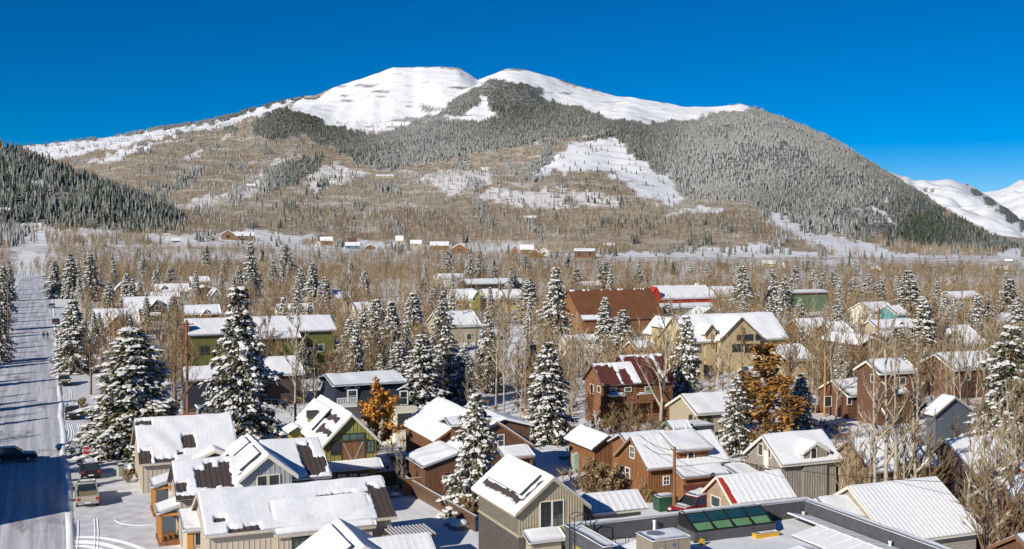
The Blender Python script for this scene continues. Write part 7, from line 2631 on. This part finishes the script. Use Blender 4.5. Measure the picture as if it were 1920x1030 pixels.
def bank(gx, y0, y1, w, h, seed, gaps=()):
    """ridge of ploughed snow beside the street"""
    ys_ = np.arange(y0, y1, .5)
    nz = lnoise(1.1, seed)
    prof = np.array([0, .25, .5, .75, 1.0])
    hp = np.array([0, .75, 1, .7, 0])
    V = []
    for y in ys_:
        hh = h * (1 + .35 * float(nz(y * .5, 3.0)))
        if any(a < y < b for a, b in gaps):
            hh = .02
        cx_ = gx + .10 * float(nz(y * .25, 9.0))
        for p, q in zip(prof, hp):
            V.append((*g2w(cx_ + (p - .5) * w, y)[:2], max(0, hh * q) - .01))
    n = len(ys_)
    return link('snow_bank', np_mesh('snow_bank', np.array(V), grid_faces(n, 5), M_SNOW, smooth=True), kind='structure')


bank(GXR + .45, 78, 560, .8, .15, 401)
bank(GXL - .6, 60, 560, 1.3, .25, 402, gaps=((gy0 - 8, gy0 + 8),))


def track(pts, w=.09, h=.05, gauge=None):
    """the raised edges a wheel leaves in fresh snow"""
    m = MB()
    n = len(pts)
    for off in ((0,) if gauge is None else (-gauge / 2 - .13, -gauge / 2 + .13, gauge / 2 - .13, gauge / 2 + .13)):
        q = []
        for i in range(n):
            a, b = Vector(pts[max(0, i - 1)]), Vector(pts[min(n - 1, i + 1)])
            d = (b - a).normalized()
            q.append((pts[i][0] - d.y * off, pts[i][1] + d.x * off))
        rings = []
        for i in range(n):
            a, b = Vector(q[max(0, i - 1)]), Vector(q[min(n - 1, i + 1)])
            d = (b - a).normalized()
            nx_, ny_ = -d.y * w, d.x * w
            rings.append([(q[i][0] - nx_, q[i][1] - ny_, .012), (q[i][0], q[i][1], .012 + h), (q[i][0] + nx_, q[i][1] + ny_, .012)])
        m.loft(rings, cap=False)
    o = m.build('wheel_track', M_SNOW, None, kind='structure')
    o.rotation_euler = (0, 0, GA)
    return o


def bez(p0, p1, p2, n=14):
    return [((1 - t) ** 2 * p0[0] + 2 * t * (1 - t) * p1[0] + t * t * p2[0], (1 - t) ** 2 * p0[1] + 2 * t * (1 - t) * p1[1] + t * t * p2[1]) for t in np.linspace(0, 1, n)]


T_ = lambda *ps: bez(*[at_z(*p) for p in ps])
track(T_((162, 975), (165, 1000), (160, 1040)), gauge=1.6)
track(T_((140, 1012), (200, 1008), (262, 1036)), gauge=1.2)
track(T_((140, 1022), (190, 1018), (240, 1045)), gauge=1.0)
track(T_((136, 796), (146, 820), (126, 846)), gauge=1.5)
track(T_((144, 796), (156, 818), (140, 842)), gauge=1.5)
track(T_((122, 730), (128, 745), (118, 758)), gauge=1.5)
track(T_((215, 975), (226, 990), (290, 984)), gauge=None)

# ------------------------------------------------------------------ vehicles
M_CARBLACK = mk('car_black', (.018, .018, .022), .25, .1, 2, spec=.6)
M_CARDARK = mk('car_dark_grey', (.05, .05, .055), .3, .1, 2, spec=.6)
M_CAROLIVE = mk('truck_silver_beige', (.40, .37, .29), .35, .08, 2, spec=.5)
M_CARWHITE = mk('car_white', (.70, .70, .68), .3, .04, 2, spec=.5)
M_CARORANGE = mk('car_orange', (.55, .24, .05), .35, .08, 2, spec=.5)
M_CARRED = mk('car_red', (.45, .02, .025), .3, .06, 2, spec=.5)
M_CARGREEN = mk('car_green', (.12, .35, .10), .35, .08, 2, spec=.5)
M_CARBROWN = mk('car_brown', (.16, .12, .08), .35, .08, 2, spec=.5)
M_TAIL = mk('tail_lamp_red', (.45, .03, .02), .3, .05, 3)
M_LAMP = mk('headlamp', (.75, .74, .66), .2, .05, 3)


def vehicle(name, label, cat, px, py, head, paint, kind='suv', snow=.12, group=None, roof_paint=None):
    """px, py: photograph point on the ground under its middle; head: turn from facing up the street"""
    gx, gy = at_z(px, py)
    r = root(name, label, cat, gx, gy, 0, group, rot=GA + head)
    ORG[r.name] = (0, 0, 0)
    Wd, Ln = (1.88, 4.7) if kind != 'pickup' else (2.0, 5.7)
    h2_ = Wd / 2

    def across(prof, mat, nm, w0, tuck=.06, top=None):
        rings = []
        for x, s in ((-w0, .965), (-w0 + tuck, 1.0), (w0 - tuck, 1.0), (w0, .965)):
            cy = sum(p[0] for p in prof) / len(prof)
            cz = sum(p[1] for p in prof) / len(prof)
            rings.append([(x, cy + (y - cy) * s, cz + (z - cz) * s) for y, z in prof])
        return MB().loft(rings).build(nm, mat, r)
    f, b_ = Ln / 2, -Ln / 2
    if kind == 'pickup':
        across([(b_, .55), (b_ + .05, 1.12), (f - 1.6, 1.18), (f - .25, 1.10), (f, .85), (f, .5), (f - .5, .42), (b_ + .4, .42)], paint, 'body', h2_)
        MB().box(-h2_ + .14, h2_ - .14, b_ + .12, b_ + 1.9, .80, 1.16).build('bed_cover', mk('bed_tan', (.24, .21, .13), .7, .2, 2), r)
        for s in (-1, 1):
            MB().box(s * h2_ - s * .12, s * h2_ + s * .004, b_ + .08, b_ + 1.95, 1.10, 1.24).build('bed_rail', paint, r)
        cab = [(b_ + 2.0, 1.1), (b_ + 2.2, 1.80), (f - 2.1, 1.84), (f - 1.45, 1.16)]
    else:
        across([(b_, .5), (b_ + .04, .98), (f - 1.5, 1.02), (f - .2, .92), (f, .75), (f, .45), (f - .4, .36), (b_ + .4, .36)], paint, 'body', h2_)
        cab = [(b_ + .12, .98), (b_ + .42, 1.62), (f - 2.2, 1.66), (f - 1.35, 1.02)]
    top = max(z for y, z in cab)
    ring0 = [(-h2_ + .06, y, z) for y, z in cab]
    rings = []
    for x, k in ((-1, 0), (1, 0)):
        rings.append([(x * (h2_ - .05 - .17 * ((z - cab[0][1]) / (top - cab[0][1]))), y, z - .004) for y, z in cab])
    MB().loft(rings).build('glasshouse', M_GLASS, r)
    yb, yf = cab[1][0], cab[2][0]
    rf = MB().loft([[(-h2_ + .20, yb - .04, top - .02), (h2_ - .20, yb - .04, top - .02), (h2_ - .20, yf + .04, top - .02), (-h2_ + .20, yf + .04, top - .02)],
                    [(-h2_ + .26, yb + .04, top + .06), (h2_ - .26, yb + .04, top + .06), (h2_ - .26, yf - .06, top + .06), (-h2_ + .26, yf - .06, top + .06)]]).build('roof', roof_paint or paint, r)
    for s in (-1, 1):
        for (y0_, z0_, y1_, z1_) in ((cab[0][0], cab[0][1], cab[1][0], cab[1][1]), (cab[3][0], cab[3][1], cab[2][0], cab[2][1]), ((yb + yf) / 2 - .1, cab[0][1], (yb + yf) / 2 - .1, top)):
            a = s * (h2_ - .04)
            c = s * (h2_ - .20)
            MB().tube([(a, y0_, z0_), (c, y1_, z1_)], .045, 5).build('pillar', paint, r)
        MB().box(s * (h2_ + .02), s * (h2_ + .22), cab[3][0] - .25, cab[3][0] - .12, 1.02, 1.2).build('mirror', M_BLACK, r)
        for y in (b_ + .85, f - .9):
            w_ = MB().tube([(s * (h2_ - .20), y, .36), (s * (h2_ + .02), y, .36)], .36, 16).build('wheel', M_RUBBER, r)
            ORG[w_.name] = (0, 0, 0)
            MB().tube([(s * (h2_ - .02), y, .36), (s * (h2_ + .03), y, .36)], .21, 12).build('rim', M_METAL, w_)
        MB().box(s * (h2_ - .30), s * (h2_ - .06), b_ - .025, b_ + .06, .72, .98).build('tail_lamp', M_TAIL, r)
        MB().box(s * (h2_ - .42), s * (h2_ - .08), f - .06, f + .015, .66, .82).build('headlamp', M_LAMP, r)
    MB().box(-h2_ + .04, h2_ - .04, b_ - .10, b_ + .05, .40, .60).build('rear_bumper', M_METAL if kind == 'pickup' else M_BLACK, r)
    MB().box(-h2_ + .04, h2_ - .04, f - .05, f + .10, .38, .58).build('front_bumper', M_BLACK, r)
    MB().box(-.26, .26, b_ - .115, b_ - .101, .62 - .15, .62 - .03).build('number_plate', M_WHITE, r)
    MB().box(-.45, .45, f + .004, f + .03, .60, .80).build('grille', M_BLACK, r)
    if snow:
        snow_cap(r, -h2_ + .24, h2_ - .24, yb, yf - .02, top + .06, snow, 'roof_snow')
        if kind != 'pickup':
            snow_cap(r, -h2_ + .2, h2_ - .2, f - 1.25, f - .5, .985, snow * .5, 'hood_snow')
    return r


gP = 'vehicles parked along the street'
pk = vehicle('pickup_truck', 'silver-beige pickup truck with tan bed cover, parked on the snow at lower left', 'pickup', 163, 940, .0, M_CAROLIVE, 'pickup', .15, gP)
gxp, gyp = at_z(163, 940)
MB().box(-.75, .75, -.55, -.40, 1.92, 2.04).build('light_bar', M_BLACK, pk)
vehicle('parked_car', 'dark off-roader with snow on its roof rack, parked just ahead of the silver-beige pickup', 'car', 168, 892, .03, M_CARBLACK, 'suv', .16, gP)
vehicle('car', 'black car crossing the shaded street at the left edge', 'car', 26, 866, -math.pi / 2 + .05, M_CARBLACK, 'suv', 0)
vehicle('parked_car', 'dark grey car with snowy roof and curved tracks behind it, beside the big left spruce', 'car', 136, 784, math.pi, M_CARDARK, 'suv', .16, gP)
vehicle('parked_car', 'brown car with snowy roof parked beside a long blue shadow', 'car', 121, 722, math.pi, M_CARBROWN, 'suv', .16, gP)
vehicle('parked_car', 'white car with a green roof parked behind the two walkers', 'car', 114, 660, math.pi, M_CARWHITE, 'suv', .03, gP, roof_paint=M_CARGREEN)
vehicle('parked_van', 'orange car with white snowy top parked beside the two walkers', 'car', 109, 631, 0, M_CARORANGE, 'suv', .2, gP)
vehicle('parked_car', 'dark red car farther up the street beyond the orange car', 'car', 105, 608, 0, mk('plum_car_paint', (.10, .03, .04), .35, .06, 2), 'suv', .16, gP)
vehicle('parked_car', 'yellowish car parked far up the street, second farthest', 'car', 87, 541, 0, M_CARBROWN, 'suv', .16, gP)
vehicle('parked_car', 'small pale car parked farthest up the street', 'car', 83, 523, 0, M_CARWHITE, 'suv', .1, gP)
vehicle('parked_car', 'red car under broken snow beside the brown power pole', 'car', 1298, 964, 1.9, mk('dull_car_red', (.26, .015, .02), .35, .06, 2), 'suv', .34)


vehicle('parked_car', 'silver car parked up the street between the dark red car and the yellowish one', 'car', 97, 578, 0, M_METAL, 'suv', .18, gP)
vehicle('parked_car', 'black car parked up the street just short of the yellowish one', 'car', 92, 559, 0, M_CARBLACK, 'suv', .18, gP)


# two people walking in the street, one body mesh each
def person(label, px, py, coat, stride):
    gx, gy = at_z(px, py)
    r = root('person', label, 'person', gx, gy, 0, 'two walkers in the street')
    me = bpy.data.meshes.new('body')
    J = [(0, 0, .98), (0, 0, 1.22), (0, 0, 1.45), (0, .01, 1.55), (0, .03, 1.68), (0, .03, 1.80),
         (.20, 0, 1.44), (.27, .05 * stride, 1.16), (.27, .14 * stride, .92), (-.20, 0, 1.44), (-.27, -.05 * stride, 1.16), (-.27, -.10 * stride, .92),
         (.11, .02, .92), (.12, .14 * stride, .52), (.12, .05 * stride, .09), (.12, .20 * stride, .05),
         (-.11, -.02, .92), (-.12, -.02 * stride, .52), (-.12, -.24 * stride, .12), (-.12, -.10 * stride, .05)]
    E = [(0, 1), (1, 2), (2, 3), (3, 4), (4, 5), (2, 6), (6, 7), (7, 8), (2, 9), (9, 10), (10, 11), (0, 12), (12, 13), (13, 14), (14, 15), (0, 16), (16, 17), (17, 18), (18, 19)]
    Rr = [.17, .18, .17, .07, .105, .09, .09, .07, .05, .09, .07, .05, .11, .085, .06, .05, .11, .085, .06, .05]
    me.from_pydata(J, E, [])
    o = bpy.data.objects.new('body', me)
    COL.objects.link(o)
    o.parent = r
    o.modifiers.new('skin', 'SKIN')
    sv = me.skin_vertices[0].data
    for v, q in zip(sv, Rr):
        v.radius = (q, q * .85)
    sv[0].use_root = True
    o.modifiers.new('smooth', 'SUBSURF').levels = 1
    o.modifiers['smooth'].render_levels = 1
    me.materials.append(coat)
    ORG[r.name] = (0, 0, 0)
    MB().loft([[(.115 * math.cos(t), .03 + .125 * math.sin(t), z) for t in np.linspace(0, 6.28, 11)[:-1]] for z in (1.74, 1.82)] + [[(.07 * math.cos(t), .03 + .07 * math.sin(t), 1.90) for t in np.linspace(0, 6.28, 11)[:-1]]]).build('hat', M_DARKTRIM, r)
    return r


person('person in dark clothes walking, left one of the two in the street', 82, 637, mk('dark_coat', (.03, .03, .035), .9, .2, 4), 1)
person('person in navy coat walking, nearer the parked orange car', 89, 637, mk('navy_coat', (.03, .04, .08), .9, .2, 4), -1)

# stop sign
gx, gy = at_z(162, 845, 2.5)
sg = root('stop_sign', 'red octagonal stop sign on a thin post beside the left spruce', 'stop sign', gx, gy)
MB().tube([(gx, gy + .06, -.1), (gx, gy + .06, 2.95)], .035, 6).build('post', M_METAL, sg)
R8 = .46
oc = [(gx + R8 * math.cos(math.pi / 8 + k * math.pi / 4), gy, 2.5 + R8 * math.sin(math.pi / 8 + k * math.pi / 4)) for k in range(8)]
MB().prism(oc, (0, .02, 0)).build('border', M_WHITE, sg)
oc2 = [(gx + (p[0] - gx) * .92, gy - .006, 2.5 + (p[2] - 2.5) * .92) for p in oc]
MB().prism(oc2, (0, .005, 0)).build('sign_face', M_SIGNRED, sg)


def letters(text, par, x, y, z, size, mat, name='lettering'):
    """lettering as a mesh, facing the viewer's side of the town grid"""
    cu = bpy.data.curves.new(name, 'FONT')
    cu.body = text
    cu.size = size
    cu.extrude = .004
    cu.offset = size * .012
    cu.align_x = 'CENTER'
    cu.align_y = 'CENTER'
    t = bpy.data.objects.new('tmp', cu)
    COL.objects.link(t)
    dg = bpy.context.evaluated_depsgraph_get()
    me = bpy.data.meshes.new_from_object(t.evaluated_get(dg))
    bpy.data.objects.remove(t)
    me.materials.clear()
    me.materials.append(mat)
    o = bpy.data.objects.new(name, me)
    COL.objects.link(o)
    o.parent = par
    q = ORG[par.name]
    o.location = (x - q[0], y - q[1], z - q[2])
    o.rotation_euler = (math.pi / 2, 0, 0)
    o['kind'] = 'stuff'
    return o


letters('STOP', sg, gx, gy - .012, 2.5, .34, M_WHITE)
letters('YORK', hv, xm1 - .62, ymf - .012, zt_ - .32, .26, mk('dark_blue_print', (0.03, 0.04, 0.10), .5, .05, 3))
gx, gy = at_z(188, 886)
sp_ = root('sign_post', 'thin grey post with a small plate standing right of the stop sign', 'post', gx, gy)
MB().tube([(gx, gy, -.1), (gx, gy, 2.4)], .04, 6).build('post', M_METAL, sp_)
MB().box(gx - .22, gx + .22, gy - .03, gy - .015, 2.0, 2.35).build('plate', M_METAL, sp_)
gx, gy = at_z(152, 703)
sp_ = root('sign_post', 'thin dark post standing in the snow beyond the big left spruce', 'post', gx, gy)
MB().tube([(gx, gy, -.1), (gx, gy, 2.8)], .05, 6).build('post', M_METAL, sp_)
MB().box(gx - .25, gx + .25, gy - .05, gy - .03, 2.3, 2.75).build('plate', M_METAL, sp_)

# power poles and wires
PT = {}


def pole(key, label, px, yb, yt, mat, r=.14, arm=True, grp='wooden power poles'):
    gx, gy = at_z(px, yb)
    h = zheight(gx, gy, yt)
    p = root('power_pole', label, 'power pole', gx, gy, 0, grp)
    MB().tube([(gx, gy, -.3), (gx, gy, h * .5), (gx, gy, h)], [r, r * .9, r * .75], 8).build('pole', mat, p)
    if arm:
        MB().box(gx - .9, gx + .9, gy - .06, gy + .06, h - .7, h - .56).build('crossarm', mat, p)
        for x in (-.8, -.3, .3, .8):
            MB().tube([(gx + x, gy, h - .56), (gx + x, gy, h - .40)], .05, 6).build('insulator', M_GLASSGREEN, p)
    PT[key] = (gx, gy, h)
    return p


pole('a', 'brown power pole before the lean-to of the orange-brown cottage', 1264, 968, 838, M_POLE, .17, False)
pole('b', 'reddish power pole with a platform, left of the big central-left spruce', 352, 790, 600, M_POLE, .2)
pole('c', 'orange-brown pole rising from bare trees left of the centre spruce', 985, 790, 684, M_ORPOLE, .15, False)
pole('d', 'orange pole standing before the low brown house fence', 1546, 782, 665, M_ORPOLE, .17, False)
pole('e', 'tall red-brown pole beside the shallow red-brown barn', 1646, 690, 580, M_POLE, .2)
pole('f', 'orange pole beside the brown two-storey house', 1704, 752, 668, M_ORPOLE, .16)
pole('g', 'slim orange pole far back by the rust-roofed barn trees', 868, 640, 560, M_ORPOLE, .14)
pole('h', 'dark pole at the left edge of the street', 16, 640, 520, M_POLE, .16)


def wire(a, b, sag, label):
    P_ = [(a[0] + (b[0] - a[0]) * t, a[1] + (b[1] - a[1]) * t, a[2] + (b[2] - a[2]) * t - sag * 4 * t * (1 - t)) for t in np.linspace(0, 1, 14)]
    m = MB().tube(P_, .022, 4)
    o = m.build('wire', M_BLACK, None)
    o.rotation_euler = (0, 0, GA)
    tag(o, label, 'wire')


a = PT['a']
wire((a[0], a[1], a[2] - .3), (f9['l0'] + .6, f9['m'] - .3, f9['zr'] + .35), .35, 'upper thin wire from the brown pole to the orange-brown cottage gable')
wire((a[0], a[1], a[2] - .7), (f9['l0'] + .7, f9['m'] - 1.2, f9['zr'] - .5), .4, 'lower thin wire from the brown pole to the orange-brown cottage roof')
wire((a[0], a[1], a[2] - .2), (a[0] + 14, a[1] - 22, 6.5), .7, 'thin wire from the brown pole down over the clapboard cabin roof')
b = PT['b']
wire((b[0], b[1], b[2] - .4), (-18, b[1] - 16, 9.5), 1.2, 'long thin wire crossing above the street from the reddish pole')

# bins, boxes, fences, pergola and other yard things
def bin_(name, label, cat, px, py, w, d, h, mat, lid=None, rot=0.0, snow=.12):
    gx, gy = at_z(px, py)
    r = root(name, label, cat, gx, gy, 0, rot=GA + rot)
    ORG[r.name] = (0, 0, 0)
    MB().loft([[(-w * .45, -d * .45, 0), (w * .45, -d * .45, 0), (w * .45, d * .45, 0), (-w * .45, d * .45, 0)], [(-w / 2, -d / 2, h), (w / 2, -d / 2, h), (w / 2, d / 2, h), (-w / 2, d / 2, h)]]).build('body', mat, r)
    MB().loft([[(-w * .53, -d * .53, h + .003), (w * .53, -d * .53, h + .003), (w * .53, d * .53, h + .003), (-w * .53, d * .53, h + .003)], [(-w * .5, -d * .5, h + .08), (w * .5, -d * .5, h + .08), (w * .5, d * .5, h + .14), (-w * .5, d * .5, h + .14)]]).build('lid', lid or mat, r)
    if snow:
        snow_cap(r, -w * .45, w * .45, -d * .3, d * .45, h + .11, snow)
    return r


M_BINGREEN = mk('bin_green', (.03, .085, .05), .5, .15, 3)
bin_('dumpster', 'dark green dumpster with snow on its lid, left of the brown power pole', 'dumpster', 1247, 956, 2.0, 1.3, 1.2, M_BINGREEN, snow=.2)
bin_('dumpster', 'dark green dumpster beside the brown two-storey house under pale aspens', 'dumpster', 1720, 772, 2.2, 1.3, 1.2, M_BINGREEN, snow=.2)
bin_('wheeled_bin', 'pale green wheeled bin standing near the street-side wall of the beige cottage', 'bin', 226, 893, .65, .7, 1.15, mk('bin_pale_green', (.36, .40, .30), .6, .1, 3), M_BLACK, .3)
bin_('transformer_box', 'pale green utility box beside the small brown shed', 'utility box', 1081, 882, .9, .8, 1.7, mk('box_pale_green', (.30, .42, .34), .6, .08, 3), snow=.1)
bin_('wheeled_bin', 'bright green bin against the gable wall of the orange-brown cottage', 'bin', 1184, 924, .6, .6, 1.2, mk('bright_green_plastic', (.05, .36, .12), .5, .1, 3), snow=.08)
gx, gy = at_z(246, 884)
wb = root('overturned_boat', 'overturned wooden boat under snow beside the beige cottage wall', 'boat', gx, gy)
MB().loft([[(gx + sx * .5 * s, gy + y, .45 * s2) for sx, s2 in ((-1, 0), (-.8, .8), (0, 1.2), (.8, .8), (1, 0))] for y, s in ((-1.6, .12), (-1.0, .75), (0, 1), (1.0, .8), (1.6, .15))]).build('hull', M_BROWNWOOD, wb)
MB().loft([[(gx + sx * .40 * s, gy + y, .46 * s2 + .06) for sx, s2 in ((-1, .75), (-.6, 1.05), (0, 1.3), (.6, 1.05), (1, .75))] for y, s in ((-1.0, .7), (0, 1), (1.0, .75))]).build('hull_snow', M_SNOW, wb)


def fence_line(label, a, b, h, mat, step=.22, post=2.2, cat='fence', snow=True):
    a, b = Vector(a), Vector(b)
    d = (b - a)
    L = d.length
    d.normalize()
    r = root('plank_fence', label, cat, a.x, a.y, 0, rot=GA + math.atan2(d.y, d.x))
    ORG[r.name] = (0, 0, 0)
    n = int(L / step)
    base_me = None
    for k in range(n):
        o = MB().box(0, step - .02, -.02, .02, 0, h).build('plank', mat, r) if base_me is None else None
        if base_me is None:
            base_me = o.data
        else:
            o = bpy.data.objects.new('plank', base_me)
            COL.objects.link(o)
            o.parent = r
        o.location = (k * step, 0, .05 + .03 * math.sin(k * 3.7))
    k = 0.0
    while k <= L:
        MB().box(k - .06, k + .06, .022, .14, -.2, h + .15).build('post', mat, r)
        k += post
    if snow:
        snow_cap(r, 0, L, -.07, .09, h + .08, .08, 'fence_snow')
    return r


fence_line('brown plank fence running from the plank house yard towards the tan apartment', at_z(752, 916), at_z(893, 1000), 1.4, M_FENCE)
fence_line('short brown plank fence panel before the plank house wing', at_z(757, 930), at_z(806, 926), 1.6, M_BROWNWOOD)
fence_line('dark plank fence in the shade right of the long beige cottage', at_z(700, 915), at_z(752, 910), 1.5, M_FENCE)
fence_line('low picket fence below the grey board cottage', at_z(1500, 935), at_z(1560, 930), 1.1, M_GREYWOOD, .2)
fence_line('brown fence in front of the long brown house', at_z(1770, 745), at_z(1860, 742), 1.3, M_REDWOOD)
# pergola
x0, y0 = at_z(742, 1012, 2.6)
x1, _ = at_z(812, 1004, 2.6)
pg = root('pergola', 'dark timber pergola with snow-lined rafters beside the long beige cottage', 'pergola', (x0 + x1) / 2, y0 + 1.2, 0)
for x in (x0 + .25, x1 - .25):
    for y in (y0 + .2, y0 + 2.4):
        MB().box(x - .09, x + .09, y - .09, y + .09, -.2, 2.45).build('post', M_DARKWOOD, pg)
for y in (y0 + .2, y0 + 2.4):
    MB().box(x0 - .2, x1 + .2, y - .07, y + .07, 2.452, 2.62).build('beam', M_DARKWOOD, pg)
n = 12
for k in range(n):
    x = x0 - .1 + (x1 - x0 + .2) * k / (n - 1)
    rf_ = MB().box(x - .05, x + .05, y0 - .3, y0 + 2.9, 2.622, 2.78).build('rafter', M_DARKWOOD, pg)
    ORG[rf_.name] = ORG[pg.name]
    snow_cap(rf_, x - .06, x + .06, y0 - .3, y0 + 2.9, 2.78, .09, 'rafter_snow')
# hydrant marker and arch
gx, gy = at_z(1655, 792)
hy = root('hydrant', 'red hydrant standing in the snow of the lane before the low brown house', 'hydrant', gx, gy)
MB().loft([[(gx + q * math.cos(t), gy + q * math.sin(t), z) for t in np.linspace(0, 6.28, 9)[:-1]] for q, z in ((.2, 0), (.2, .12), (.14, .15), (.14, .75), (.18, .78), (.10, .95))]).build('body', M_SIGNRED, hy)
for s in (-1, 1):
    MB().tube([(gx + s * .12, gy, .55), (gx + s * .26, gy, .55)], .07, 8).build('nozzle', M_SIGNRED, hy)
MB().tube([(gx + .1, gy + .2, 0), (gx + .1, gy + .2, 1.9)], .02, 5).build('marker_rod', M_SIGNRED, hy)
gx, gy = at_z(1500, 575)
ar = root('arch', 'pale hooped arch frame standing above the trees near the green box building', 'arch', gx, gy)
Rr = 9 * gy / F
zz = zheight(gx, gy, 534)
MB().tube([(gx - Rr, gy, -.2), (gx - Rr, gy, zz - Rr)] + [(gx - Rr * math.cos(t), gy, zz - Rr + Rr * math.sin(t)) for t in np.linspace(.2, math.pi - .2, 11)] + [(gx + Rr, gy, zz - Rr), (gx + Rr, gy, -.2)], .16, 6).build('hoop', M_METAL, ar)

# snow-covered boulders and humps in the yards
for i, (px, py, s, lab) in enumerate([(846, 985, .7, 'snow-topped boulder at the left of a group behind the fence'), (862, 992, .9, 'larger snow-topped boulder beside the tan apartment wall'), (690, 935, .6, 'snow-topped boulder in the shaded yard'), (740, 932, .5, 'snow-covered boulder in the sunny yard beside the saplings'), (1195, 948, .5, 'snow-covered stone by the orange-brown cottage corner'), (1100, 905, .8, 'snow-covered mound behind the brown bush'), (985, 880, .9, 'snow-covered mound beside the porch of the plank house'), (1060, 860, .8, 'snow-covered mound left of the small brown shed')]):
    gx, gy = at_z(px, py)
    st_ = root('boulder', lab, 'boulder', gx, gy)
    g_ = np.random.default_rng(600 + i)
    rings, cap = [], []
    for z, q in ((-.1, 1.0), (.25 * s, 1.05), (.55 * s, .8), (.75 * s, .35)):
        w = g_.uniform(.85, 1.15, 9)
        rings.append([(gx + s * q * w[k] * math.cos(6.283 * k / 9), gy + s * .8 * q * w[k] * math.sin(6.283 * k / 9), z) for k in range(9)])
    MB().loft(rings).build('stone', mk('grey_stone', (.25, .23, .21), .9, .3, 3), st_)
    rings = []
    for z, q in ((.42 * s, .98), (.62 * s, .95), (.82 * s, .7), (.95 * s, .25)):
        w = g_.uniform(.9, 1.1, 9)
        rings.append([(gx + s * q * w[k] * math.cos(6.283 * k / 9), gy + s * .8 * q * w[k] * math.sin(6.283 * k / 9), z) for k in range(9)])
    MB().loft(rings).build('snow_top', M_SNOW, st_, smooth=True)

# ------------------------------------------------------------------ words for the trees: what each looks like and what it stands by
ORD = ['first', 'second', 'third', 'fourth', 'fifth', 'sixth', 'seventh', 'eighth', 'ninth', 'tenth', 'eleventh', 'twelfth', 'thirteenth', 'fourteenth', 'fifteenth', 'sixteenth', 'seventeenth', 'eighteenth', 'nineteenth', 'twentieth']


def near_word(t):
    r, what, gx, gy, h, w, px, py = t
    best = min(LMK, key=lambda q: (q[1] - gx) ** 2 + (q[2] - gy) ** 2)
    bp = proj(best[1], best[2], 0)
    dd = gy - best[2]
    if abs(px - bp[0]) > abs(dd) * 2.2:
        rel = 'left of' if px < bp[0] else 'right of'
    else:
        rel = 'behind' if dd > 0 else 'in front of'
    if gx < -13:
        return 'along the far side of the street'
    return rel + ' ' + best[0]


groups = {}
for t in TREES:
    what = t[1]
    size = ''
    if what == 'spruce':
        sl = 'slender' if t[5] / max(t[4], 1) < .42 else 'broad'
        size = ('tall ' if t[4] > 12 else 'small ' if t[4] < 7.5 else '') + sl + ' snowy '
    elif 'leafy' not in what and 'bush' not in what and 'small' not in what:
        size = 'tall ' if t[4] > 11.5 else 'low ' if t[4] < 7 else ''
    groups.setdefault((size + what, near_word(t)), []).append(t)
for (what, where), ts in groups.items():
    ts.sort(key=lambda t: t[6])
    n = len(ts)
    for i, t in enumerate(ts):
        if n == 1:
            lab = what + ' ' + where
        elif i == 0:
            lab = 'leftmost ' + what + ' ' + where
        elif i == n - 1:
            lab = 'rightmost ' + what + ' ' + where
        else:
            lab = what + ' ' + where + ', ' + (ORD[i] if i < 20 else 'twenty-' + ORD[i - 20]) + ' from the left'
        if n > 1 and i < 12:
            pass
        t[0]['label'] = lab
